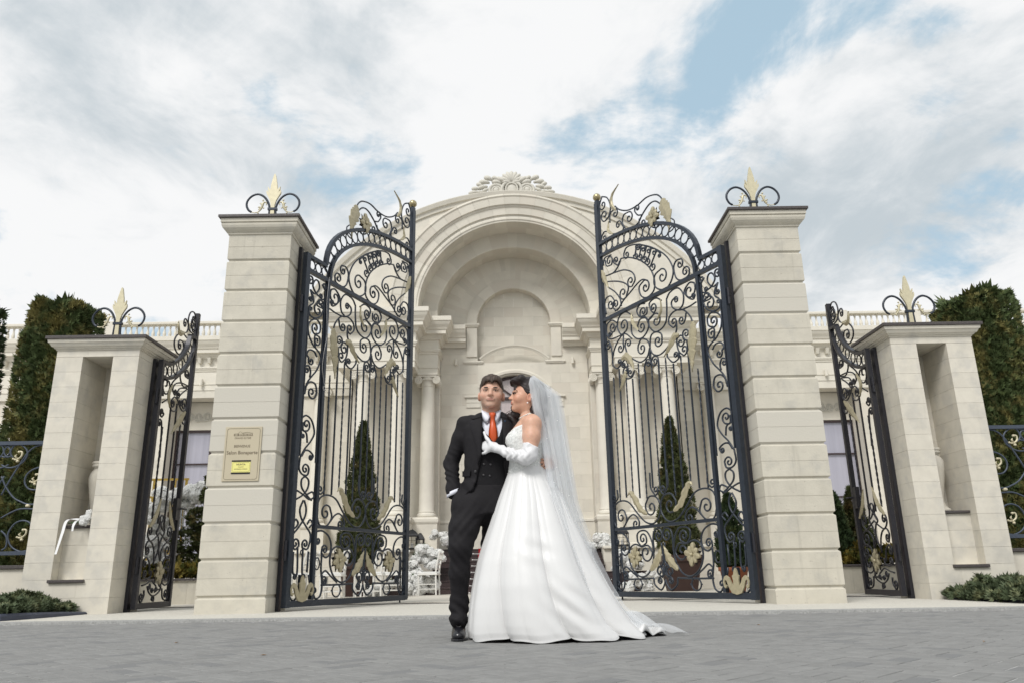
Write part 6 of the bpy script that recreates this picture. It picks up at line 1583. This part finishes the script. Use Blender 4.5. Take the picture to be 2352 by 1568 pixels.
# jacket
s = SDF((GX-.44, GY-.22, .84), (GX+.50, GY+.24, 1.57), .007); torso(s, .013, .86)
s.stack([(.855, GX-.045, GY+.03, .20, .15), (.93, GX-.04, GY+.025, .198, .145), (1.02, GX-.025, GY+.02, .186, .137)], .02)
s.chain([((GX-.145, GY+.03, 1.455), .054), ((GX-.196, GY+.035, 1.446), .050), ((GX-.226, GY+.045, 1.34), .056), ((GX-.288, GY+.072, 1.17), .054), ((GX-.270, GY+.0, .985), .045), ((GX-.266, GY-.012, .955), .043)], .022)
s.chain([((GX+.145, GY+.03, 1.452), .054), ((GX+.196, GY+.04, 1.442), .050), ((GX+.24, GY+.055, 1.34), .058), ((GX+.35, GY+.115, 1.17), .055), ((GX+.405, GY+.03, 1.135), .045)], .03)
Pq = s.P(s.sl(s.lo, [a[-1] for a in s.ax], 0)); X_, Y_, Z_ = Pq[..., 0]-GX, Pq[..., 1]-GY, Pq[..., 2]
jl = np.interp(Z_, [.84, .90, .97, 1.02, 1.095, 1.20, 1.30, 1.46, 1.56], [-.26, -.205, -.125, -.105, -.090, -.066, -.064, -.064, -.062]); jr = np.interp(Z_, [.84, 1.0, 1.12, 1.30, 1.42, 1.56], [.14, .105, .085, .085, .078, .066])
s.f = np.maximum(s.f, np.where(Y_ < .035, np.minimum(X_-jl, jr-X_), -1))
neckhole = np.sqrt((X_/.078)**2+((Y_-.02)/.075)**2)-1; s.f = np.maximum(s.f, np.where(Z_ > 1.46, -neckhole*.075, -1))
V, Q = s.mesh(1); Nn = normals(V, Q)
# cloth folds: at the elbow, across the sleeve and below the pocket
fold = wrinkle(V, .0035, 22, 22, 40, 5)
arm = np.exp(-(((V-np.array((GX-.285, GY+.05, 1.09)))/np.array((.09, .2, .13)))**2).sum(1)); fold += arm*.0052*np.sin(V[:, 2]*120+V[:, 0]*80+2*np.sin(V[:, 2]*35)); fold += .006*np.exp(-((V[:, 2]-.93)/.06)**2)*np.sin(V[:, 0]*70+V[:, 2]*40)*(V[:, 0] < GX-.05)
V = V+Nn*fold[:, None]; jacket = pmesh('jacket', V, Q, 'suit', groom)
def lapel2(pts_in, pts_out):
    rows = []
    for (xa, za), (xb, zb) in zip(pts_in, pts_out):
        row = []
        for i in range(7):
            t = i/6; x = xa+(xb-xa)*t; z = za+(zb-za)*t; y = chest_y(x, z, .018)-.004-.007*sin(pi*(.15+.75*t)); row.append((x, y, z))
        row += [(xb, chest_y(xb, zb, .018)+.006, zb), (xa, chest_y(xa, za, .018)+.006, za)]; rows.append(row)
    MB().loft(rows).build('lapel', K['suit'], groom, True)
lapel2([(GX-.092, 1.13), (GX-.066, 1.20), (GX-.064, 1.28), (GX-.064, 1.36), (GX-.064, 1.43), (GX-.066, 1.465)], [(GX-.094, 1.13), (GX-.094, 1.21), (GX-.115, 1.29), (GX-.138, 1.37), (GX-.155, 1.435), (GX-.130, 1.45)])
lapel2([(GX-.066, 1.468), (GX-.068, 1.49), (GX-.068, 1.512)], [(GX-.122, 1.453), (GX-.148, 1.468), (GX-.110, 1.508)])
lapel2([(GX+.085, 1.16), (GX+.086, 1.25), (GX+.083, 1.34), (GX+.078, 1.42), (GX+.072, 1.465)], [(GX+.088, 1.16), (GX+.115, 1.25), (GX+.138, 1.34), (GX+.155, 1.42), (GX+.128, 1.445)])
lapel2([(GX+.072, 1.468), (GX+.070, 1.49), (GX+.068, 1.512)], [(GX+.122, 1.448), (GX+.146, 1.462), (GX+.108, 1.505)])
MB().sphere((GX+.098, chest_y(GX+.098, 1.435, .018)-.014, 1.435), (.007, .003, .007), 8, 6).build('lapel_pin', K['drape'], groom, True)
for (x, z, r_) in ((-.098, 1.085, .0095), (-.075, 1.20, .006)):
    MB().sphere((GX+x-.012, chest_y(GX+x-.012, z, .018)-.004, z), (r_, .004, r_*1.1), 10, 6).build('button', K['button'], groom, True)
# pocket flap
MB().loft([[(GX+x, chest_y(GX+x, z, .018)-yy, z) for (x, z) in ((-.205, 1.098), (-.145, 1.098), (-.150, 1.055), (-.205, 1.060))] for yy in (.002, .010)]).build('pocket_flap', K['suit'], groom)
# cuffs of shirt
MB().loft([[(GX-.265+.049*cos(a), GY-.010+.049*sin(a), z+.020*cos(a)) for a in [2*pi*j/16 for j in range(16)]] for z in (.966, .937)]).build('shirt_cuff', K['shirt'], groom, True)
# trousers
s = SDF((GX-.40, GY-.24, .05), (GX+.20, GY+.45, 1.02), .0085)
s.stack([(.80, GX-.035, GY+.02, .178, .125), (.90, GX-.04, GY+.02, .180, .122), (1.0, GX-.03, GY+.02, .165, .112)], .03)
s.chain([((GX-.130, GY+.0, .86), .108), ((GX-.196, GY-.045, .70), .094), ((GX-.212, GY-.078, .585), .074), ((GX-.222, GY-.045, .42), .063), ((GX-.226, GY-.0, .22), .056), ((GX-.228, GY+.005, .115), .056)], .045)
s.chain([((GX+.035, GY+.03, .86), .105), ((GX+.005, GY+.09, .60), .080), ((GX-.02, GY+.20, .35), .066), ((GX-.06, GY+.30, .13), .060)], .045)
s.ell((GX-.228, GY-.022, .125), (.058, .068, .045), .03); s.ell((GX-.222, GY-.015, .855), (.062, .085, .12), .04)
V, Q = s.mesh(1); Nn = normals(V, Q)
fold = wrinkle(V, .002, 20, 20, 34, 11); kn = np.exp(-(((V[:, 2]-.50)/.16)**2)); lo_ = np.exp(-((V[:, 2]-.17)/.09)**2); hi_ = np.exp(-((V[:, 2]-.74)/.10)**2)
fold += kn*.0026*np.sin(V[:, 2]*85+V[:, 0]*95)+lo_*.0055*np.sin(V[:, 2]*95+V[:, 0]*60+V[:, 1]*30)+hi_*.003*np.sin(V[:, 2]*75-V[:, 0]*95)
V = V+Nn*fold[:, None]; pmesh('trousers', V, Q, 'suit', groom)
# shoes
def shoe(x, y, ang, nm='shoe'):
    s = SDF((-.09, -.22, 0), (.09, .14, .17), .005)
    s.ell((0, -.135, .032), (.044, .062, .034)); s.ell((0, -.07, .040), (.047, .09, .042), .02); s.ell((0, .035, .045), (.036, .065, .05), .02); s.cap((0, .03, .06), (0, .035, .15), .042, .040, .02)
    s.f = np.maximum(s.f, .014-s.ax[2][None, None, :]); V, Q = s.mesh(1); rt = rotm(ang); sh_ = pmesh(nm, place(V, rt, (x, y, 0)), Q, 'shoe', groom)
    P = []
    for (a, b) in ((0, -.205), (.030, -.19), (.047, -.15), (.050, -.10), (.040, -.03), (.040, .04), (.034, .09), (0, .105)): P.append((a, b))
    P = P+[(-a, b) for a, b in P[-2:0:-1]]
    rg = [[tuple(place(np.array([(a*q, b, z)]), rt, (x, y, 0))[0]) for a, b in P] for q, z in ((1, 0.001), (1.0, .012), (.97, .016))]
    MB().loft(rg).build('sole', K['shoe'], sh_)
    for k in range(4):
        z = .076+.013*k; yy = -.075+.016*k
        for sg in (-1, 1): MB().tube([tuple(place(np.array([(sg*.018, yy, z)]), rt, (x, y, 0))[0]), tuple(place(np.array([(-sg*.016, yy-.008, z+.010)]), rt, (x, y, 0))[0])], .0025, 5).build('lace', K['button'], sh_)
shoe(GX-.228, GY+.0, R(3)); shoe(GX-.05, GY+.30, R(28))
# ---------------------------------------------------------------- bride
BX, BY = .125, 5.40
bride = empty('person', (BX+.05, BY, 0), 'bride in white ball gown, long gloves and tulle veil, facing the groom', 'person')
bh = rotm(R(-84), R(-9), 0.); bho = np.array((.128, 5.412, 1.605))
hv, hq = head_mesh(True); hc = face_colors(hv, (.56, .315, .215), (.45, .09, .09), (.60, .24, .16), None, (.07, .035, .03))
V1 = place(hv, bh, bho)
s = SDF((-.30, 5.10, 1.02), (.34, 5.66, 1.54), .0065)
s.stack([(1.06, BX-.005, BY, .112, .118), (1.14, BX-.005, BY, .112, .120), (1.22, BX-.008, BY, .118, .130), (1.30, BX-.012, BY, .125, .142), (1.36, BX, BY+.005, .110, .150), (1.415, BX+.012, BY+.01, .080, .135), (1.445, BX+.02, BY+.01, .05, .07)], .03)
s.ell((BX-.075, BY-.055, 1.285), (.062, .062, .066), .03); s.ell((BX-.075, BY+.055, 1.285), (.062, .062, .066), .03)
s.cap((BX+.008, BY+.012, 1.40), (BX+.004, BY+.012, 1.53), .054, .047, .04)
s.chain([((BX+.03, BY-.115, 1.405), .050), ((BX+.035, BY-.135, 1.385), .058), ((BX+.028, BY-.165, 1.29), .053), ((BX+.008, BY-.190, 1.165), .044)], .03)
s.chain([((BX+.02, BY+.13, 1.40), .054), ((BX-.03, BY+.185, 1.27), .047), ((BX-.12, BY+.19, 1.22), .040)], .03)
bv, bq_ = s.mesh(1); cc = np.tile(np.array((.58, .34, .24)), (len(bv), 1))
pmesh('body', np.concatenate([V1, bv]), np.concatenate([hq, bq_+len(V1)]), 'skin', bride, np.concatenate([hc, cc]))
eyes(bh, bho, bride)
for sx in (-1, 1):
    P = place(np.array([(sx*.014, -.0985, .022), (sx*.028, -.097, .029), (sx*.042, -.089, .028), (sx*.053, -.077, .019)]), bh, bho); MB().tube(catmull([tuple(p) for p in P], 4), .0026, 6).build('eyebrow', K['hair2'], bride, True)
    P = place(np.array([(sx*.015, -.096, .003), (sx*.024, -.102, .006), (sx*.037, -.099, .007), (sx*.052, -.086, .004)]), bh, bho); MB().tube(catmull([tuple(p) for p in P], 4), .0034, 5).build('eyelash_line', K['hair2'], bride, True)
# hair: swept volume over the brow, sleek side, curls falling past the neck on the far side
s = SDF((-.13, -.19, -.36), (.13, .17, .18), .0042)
s.ell((0, .022, .050), (.083, .106, .100)); s.ell((.0, .075, -.005), (.070, .070, .080), .03)
s.cap((-.050, -.060, .110), (.050, -.062, .112), .034, .032, .03); s.ell((-.0, -.092, .098), (.058, .034, .030), .02); s.cap((-.02, -.110, .096), (-.045, -.104, .060), .020, .012, .02)
Pq = s.P(s.sl(s.lo, [a[-1] for a in s.ax], 0)); X_, Y_, Z_ = Pq[..., 0], Pq[..., 1], Pq[..., 2]
zmin = np.interp(Y_, [-.19, -.075, -.062, -.045, -.02, .0, .03, .06, .14], [.068, .068, .066, .050, .018, -.005, -.005, -.06, -.09]); s.f = np.maximum(s.f, zmin-Z_)
s.chain([((-.045, .03, -.02), .045), ((-.060, -.045, -.085), .036), ((-.064, -.066, -.15), .038), ((-.060, -.052, -.22), .032), ((-.058, -.050, -.285), .014)], .03)
s.chain([((.02, .085, -.03), .060), ((.03, .095, -.13), .055), ((.03, .10, -.24), .045), ((.03, .095, -.33), .022)], .03)
V, Q = s.mesh(1); Nn = normals(V, Q); lower = V[:, 2] < -.04
V = V+Nn*(np.where(lower, .009*np.sin(V[:, 2]*75+V[:, 1]*60), 0)+wrinkle(V, .0030, 60, 150, 150, 7))[:, None]
pmesh('hair', place(V, bh, bho), Q, 'hair2', bride)
for P in ([(-.045, -.035, -.09), (-.05, -.085, -.10), (-.05, -.125, -.13), (-.05, -.12, -.165), (-.05, -.085, -.165), (-.05, -.07, -.14)], [(-.05, -.04, -.10), (-.05, -.10, -.12), (-.05, -.118, -.15), (-.05, -.09, -.172), (-.052, -.06, -.17)]):
    MB().tube(catmull([tuple(p) for p in place(np.array(P), bh, bho)], 6), .0022, 5).build('curl', K['hair2'], bride, True)
# bodice
s = SDF((-.06, 5.20, 1.02), (.30, 5.60, 1.42), .006); e = .009
s.stack([(1.055, BX-.012, BY, .118+e, .122+e), (1.14, BX-.005, BY, .112+e, .120+e), (1.22, BX-.008, BY, .118+e, .130+e), (1.30, BX-.012, BY, .125+e, .142+e), (1.40, BX, BY+.005, .106+e, .146+e)], .02)
s.ell((BX-.075, BY-.055, 1.285), (.062+e, .062+e, .066+e), .03); s.ell((BX-.075, BY+.055, 1.285), (.062+e, .062+e, .066+e), .03)
Pq = s.P(s.sl(s.lo, [a[-1] for a in s.ax], 0)); X_, Y_, Z_ = Pq[..., 0]-BX, Pq[..., 1]-BY, Pq[..., 2]
top = np.interp(X_, [-.16, -.09, -.02, .04, .14], [1.30, 1.365, 1.385, 1.32, 1.27]); s.f = np.maximum(s.f, Z_-top)
V, Q = s.mesh(1); Nn = normals(V, Q); r2 = np.random.default_rng(4)
bod = pmesh('bodice', V+Nn*wrinkle(V, .0015, 300, 300, 300, 9)[:, None], Q, 'beads', bride)
o = MB(); sel = r2.choice(len(V), 420, replace=False)
for i in sel:
    if V[i, 1] < BY+.06: o.sphere(tuple(V[i]+Nn[i]*.001), r2.uniform(.0022, .0042), 5, 4)
b_ = o.build('beading', K['pearl'], bod, True); b_['kind'] = 'stuff'
# glove and its hand
s = SDF((-.32, 5.12, 1.05), (.24, 5.44, 1.42), .005)
s.chain([((BX+.022, BY-.176, 1.232), .0565), ((BX+.008, BY-.190, 1.165), .050), ((BX-.02, BY-.190, 1.145), .046), ((BX-.12, BY-.160, 1.178), .038), ((BX-.215, BY-.095, 1.232), .030)], .02)
hand(s, (BX-.222, BY-.070, 1.240), (-.74, .66, .26), (.1, -1, .25), .30, 1.02, -1)
s.cap((BX-.250, BY-.070, 1.262), (BX-.284, BY-.050, 1.312), .0150, .0115, .012); s.cap((BX-.284, BY-.050, 1.312), (BX-.297, BY-.036, 1.350), .0110, .009, .006); s.cap((BX-.225, BY-.075, 1.235), (BX-.30, BY+.01, 1.262), .028, .026, .02)
Pq = s.P(s.sl(s.lo, [a[-1] for a in s.ax], 0)); cutp = (Pq[..., 2]-1.236)*.90+(Pq[..., 0]-BX)*.42-.006; s.f = np.maximum(s.f, np.where(Pq[..., 0] > BX-.08, cutp, -1))
V, Q = s.mesh(1); Nn = normals(V, Q); along = (V[:, 0]-BX)*.8-(V[:, 2]-1.2)*.35
wr = np.clip(1-np.abs((V[:, 0]-(BX-.10))/.13)**2, 0, 1); V = V+Nn*(wr*.0036*np.sin(along*190+V[:, 2]*65+1.5*np.sin(V[:, 2]*90))+.0015*np.sin(V[:, 2]*95-V[:, 0]*70))[:, None]
pmesh('glove', V, Q, 'glove', bride)
s = SDF((-.12, 5.45, 1.12), (.16, 5.70, 1.34), .007); s.chain([((BX-.01, BY+.18, 1.28), .056), ((BX-.03, BY+.19, 1.265), .052), ((BX-.12, BY+.19, 1.22), .046), ((BX-.20, BY+.13, 1.22), .036)], .02); V, Q = s.mesh(1); pmesh('glove', V, Q, 'glove', bride)
# necklace
for ring_, (zz_, rx, ry, dz, tl_) in enumerate(((1.468, .056, .056, .0, .020), (1.452, .062, .062, .0, .026), (1.432, .078, .080, .0, .040))):
    o = MB(); n = 30
    for k in range(n):
        a = 2*pi*k/n; o.sphere((BX+.006+rx*cos(a), BY+.011+ry*sin(a), zz_+tl_*cos(a)), .0066 if ring_ < 2 else .0080, 6, 5)
    o.build('necklace_strand', K['silver'], bride, True)['kind'] = 'stuff'
o = MB(); rings = [[(BX+.006+r_*cos(a), BY+.011+r_*sin(a), z+.024*cos(a)) for a in [2*pi*j/24 for j in range(24)]] for z, r_ in ((1.474, .0535), (1.456, .058), (1.438, .068))]; o.loft(rings, cap=False); o.build('necklace', K['silver'], bride, True)
P = place(np.array([(.083, .004, -.060)]), bh, bho)[0]; MB().sphere(tuple(P), .0062, 8, 6).build('earring', K['pearl'], bride, True)
# jewelled hair comb
o = MB()
for k in range(70):
    t = r2.uniform(0, 1); a = r2.uniform(-.5, .5); p = np.array((.085-.030*t*t, .040+.012*sin(t*3)+a*.04, -.015+.125*t+a*.02)); p = p*1.02; o.sphere(tuple(place(p[None], bh, bho)[0]), r2.uniform(.0022, .0042), 5, 4)
o.build('hair_comb', K['silver'], bride, True)['kind'] = 'stuff'
# skirt
zs = [1.115, 1.09, 1.05, .998, .874, .74, .585, .485, .333, .195, .10, .05, .022, .008]
xl = [.008, .002, -.018, -.036, -.085, -.130, -.185, -.214, -.245, -.262, -.268, -.268, -.262, -.258]
xr = [.245, .262, .281, .305, .379, .435, .505, .545, .622, .700, .765, .815, .845, .850]
yf = [.125, .135, .15, .17, .22, .27, .32, .35, .385, .40, .405, .405, .40, .40]
yb = [.125, .14, .16, .18, .25, .31, .38, .42, .47, .50, .53, .56, .58, .58]
nth, nz = 360, 90; V = np.zeros((nz, nth, 3)); th = np.linspace(0, 2*pi, nth, endpoint=False)
zt = np.interp(np.linspace(0, 1, nz), np.linspace(0, 1, len(zs)), zs)
ord_ = np.argsort(zs); zi = np.array(zs)[ord_]
I = lambda arr, z: np.interp(z, zi, np.array(arr)[ord_])
pl = [(4.02, .16, 1.0), (4.35, .12, .7), (4.72, .10, .9), (5.12, .15, 1.0), (5.48, .12, .8), (3.6, .13, .8), (5.85, .13, .8), (.3, .2, .8), (1.0, .2, 1), (1.7, .2, .9), (2.3, .2, 1), (2.9, .2, .8)]
for j in range(nz):
    z = zt[j]; t = (1.115-z)/1.1; a, b_ = I(xl, z), I(xr, z); cx, rx = (a+b_)/2, (b_-a)/2
    lob = np.abs(np.sin(4.5*th+.55+.35*np.sin(2*th+1.)+.10*np.sin(3*t)))**.55-.70        # broad rounded panels with sharp valleys
    lob2 = np.abs(np.sin(10.5*th+.9+.5*np.sin(3*th)))**.7-.66
    A1 = .045*min(1, t*5)+.150*t**1.2; A2 = .040*min(1, t*5)*(1-t)**2+.022*t**3
    hemw = max(0, (t-.80)/.20)**2
    rr = 1+A1*lob+A2*lob2+.010*t*np.sin(6*th+5*t)
    y0 = BY+.005; ry = np.where(np.sin(th) < 0, I(yf, z), I(yb, z))
    V[j, :, 0] = cx+rx*rr*np.cos(th); V[j, :, 1] = y0+ry*rr*np.sin(th)
    V[j, :, 2] = np.maximum(z+hemw*(.006-.022*lob+.004*np.sin(15*th)), .004)
# soft diagonal creases low on the right side
d = np.exp(-(((V[..., 0]-.38)/.16)**2+((V[..., 2]-.22)/.14)**2)); V[..., 1] -= d*.008*np.sin((V[..., 0]*.75+V[..., 2]*1.0)*52)*(V[..., 1] < BY)
d = np.exp(-(((V[..., 0]-.16)/.10)**2+((V[..., 2]-.55)/.10)**2)); V[..., 1] -= d*.006*np.sin((V[..., 0]*.4+V[..., 2])*48)*(V[..., 1] < BY)
Vf = V.reshape(-1, 3); j, i = np.meshgrid(np.arange(nz-1), np.arange(nth), indexing='ij'); i2 = (i+1) % nth
Q = np.stack([j*nth+i, (j+1)*nth+i, (j+1)*nth+i2, j*nth+i2], -1).reshape(-1, 4)
sk = pmesh('skirt', Vf, Q, 'dress', bride)
so_ = sk.modifiers.new('thickness', 'SOLIDIFY'); so_.thickness = .005; so_.offset = 0
# train rolls lying on the paving to the right
def cloth(name, rows, m, parent, thick=0):
    S = np.array(rows); nr, nc = S.shape[:2]; j, i = np.meshgrid(np.arange(nr-1), np.arange(nc-1), indexing='ij')
    Q = np.stack([j*nc+i, (j+1)*nc+i, (j+1)*nc+i+1, j*nc+i+1], -1).reshape(-1, 4); o = pmesh(name, S.reshape(-1, 3), Q, m, parent)
    if thick: md = o.modifiers.new('thickness', 'SOLIDIFY'); md.thickness = thick
    return o
rows = []
for u in np.linspace(0, 1, 60):
    row = []
    for v in np.linspace(0, 1, 30):
        x = .55+.46*u**.9+.02*sin(v*5); edge = 5.20+.25*u+.03*sin(u*19)+.05*u*sin(u*9); y = edge+(5.98-edge)*v
        lump = (.045+.045*(1-u))*abs(sin(u*11+.8+v*1.4))**1.2*(1-v*.6)+.13*(1-u)**2*(1-.3*v)
        z = .006+lump*(1 if v > .0 else .5)*(1-(max(0, u-.92)/.08)**2*.8)
        row.append((x, y, z))
    rows.append(row)
cloth('train', rows, 'dress', bride, .004)
# veil: two layers of tulle gathered on the crown
zv = [1.745, 1.70, 1.63, 1.50, 1.321, 1.10, .872, .70, .499, .33, .194, .10, .05]
lx = [.150, .142, .148, .165, .205, .235, .275, .325, .39, .44, .49, .53, .56]
rx_ = [.215, .300, .372, .395, .413, .440, .470, .525, .600, .68, .757, .86, .95]
zv_, o_ = np.array(zv), np.argsort(zv)
def veil(y_front, y_back, seed, kx, zmin):
    r_ = np.random.default_rng(seed); ph = r_.uniform(0, 6.28, 8); rows = []
    for z in np.concatenate([np.linspace(1.745, 1.55, 26), np.linspace(1.54, zmin, 80)]):
        t = (1.745-z)/1.74; a = np.interp(z, zv_[o_], np.array(lx)[o_]); b_ = np.interp(z, zv_[o_], np.array(rx_)[o_]); row = []
        for v in np.linspace(0, 1, 90):
            gx = v+.015*sin(v*40+ph[0]); x = a+(b_-a)*gx*kx
            wt = max(0, 1-t/.22); yy = y_front(t)-.022*wt+(y_back(t)-y_front(t))*(v*(1-wt)+v**3.2*wt)
            amp = .006+.030*min(1, t*2.2)
            y = yy+amp*(np.sin(v*26+ph[1]+1.3*t)+.6*np.sin(v*43+ph[2]-t*2)+.4*np.sin(v*15+ph[3]+3*t))*.55
            dome = .045*max(0, 1-t/.06) ; x2 = x+.004*np.sin(v*31+t*6)
            row.append((x2, y, z-.02*(1-v)*max(0, 1-t*9)-(v-.35)**2*.10*max(0, 1-t*14)))
        rows.append(row)
    return rows
cloth('veil', veil(lambda t: 5.335-.17*min(1, t*1.6)-.05*t, lambda t: 5.44+.02*t, 1, 1.0, .05), 'tulle', bride)
cloth('veil', veil(lambda t: 5.42+.02*t, lambda t: 5.55+.12*t, 2, .97, .06), 'tulle', bride)
cloth('veil', veil(lambda t: 5.365-.12*min(1, t*1.6)-.03*t, lambda t: 5.50+.05*t, 5, .86, .12), 'tulle', bride)
cloth('veil', veil(lambda t: 5.318-.15*min(1, t*1.6), lambda t: 5.47, 8, .93, .95), 'tulle', bride)
cloth('veil', veil(lambda t: 5.345-.15*min(1, t*1.6), lambda t: 5.49, 11, .80, 1.15), 'tulle', bride)
cloth('veil', veil(lambda t: 5.40-.05*min(1, t*1.6), lambda t: 5.53, 13, .98, .75), 'tulle', bride)
rows = []
for u in np.linspace(0, 1, 50):      # tulle pooling beyond the train
    row = []
    for v in np.linspace(0, 1, 24):
        x = .62+.53*u; y = 5.36+.05*u+.66*v*(1-.35*u); z = .012+(.16*(1-u)**1.5+.095*abs(sin(u*7.5+v*1.5+.4))*(1-u)**.45)*(.55+.45*sin(pi*v))
        row.append((x, y, z))
    rows.append(row)
cloth('veil_train', rows, 'tulle', bride)
o = MB()
for k in range(22):
    z = r2.uniform(.15, 1.65); t = (1.745-z)/1.74; v = r2.uniform(.05, .97); a = np.interp(z, zv_[o_], np.array(lx)[o_]); b_ = np.interp(z, zv_[o_], np.array(rx_)[o_])
    o.sphere((a+(b_-a)*v, 5.335-.17*min(1, t*1.6)-.05*t+(.105+.24*min(1, t*1.6)*.6)*v-.035, z), .0027, 6, 5)
o.build('veil_pearls', K['pearl'], bride, True)['kind'] = 'stuff'
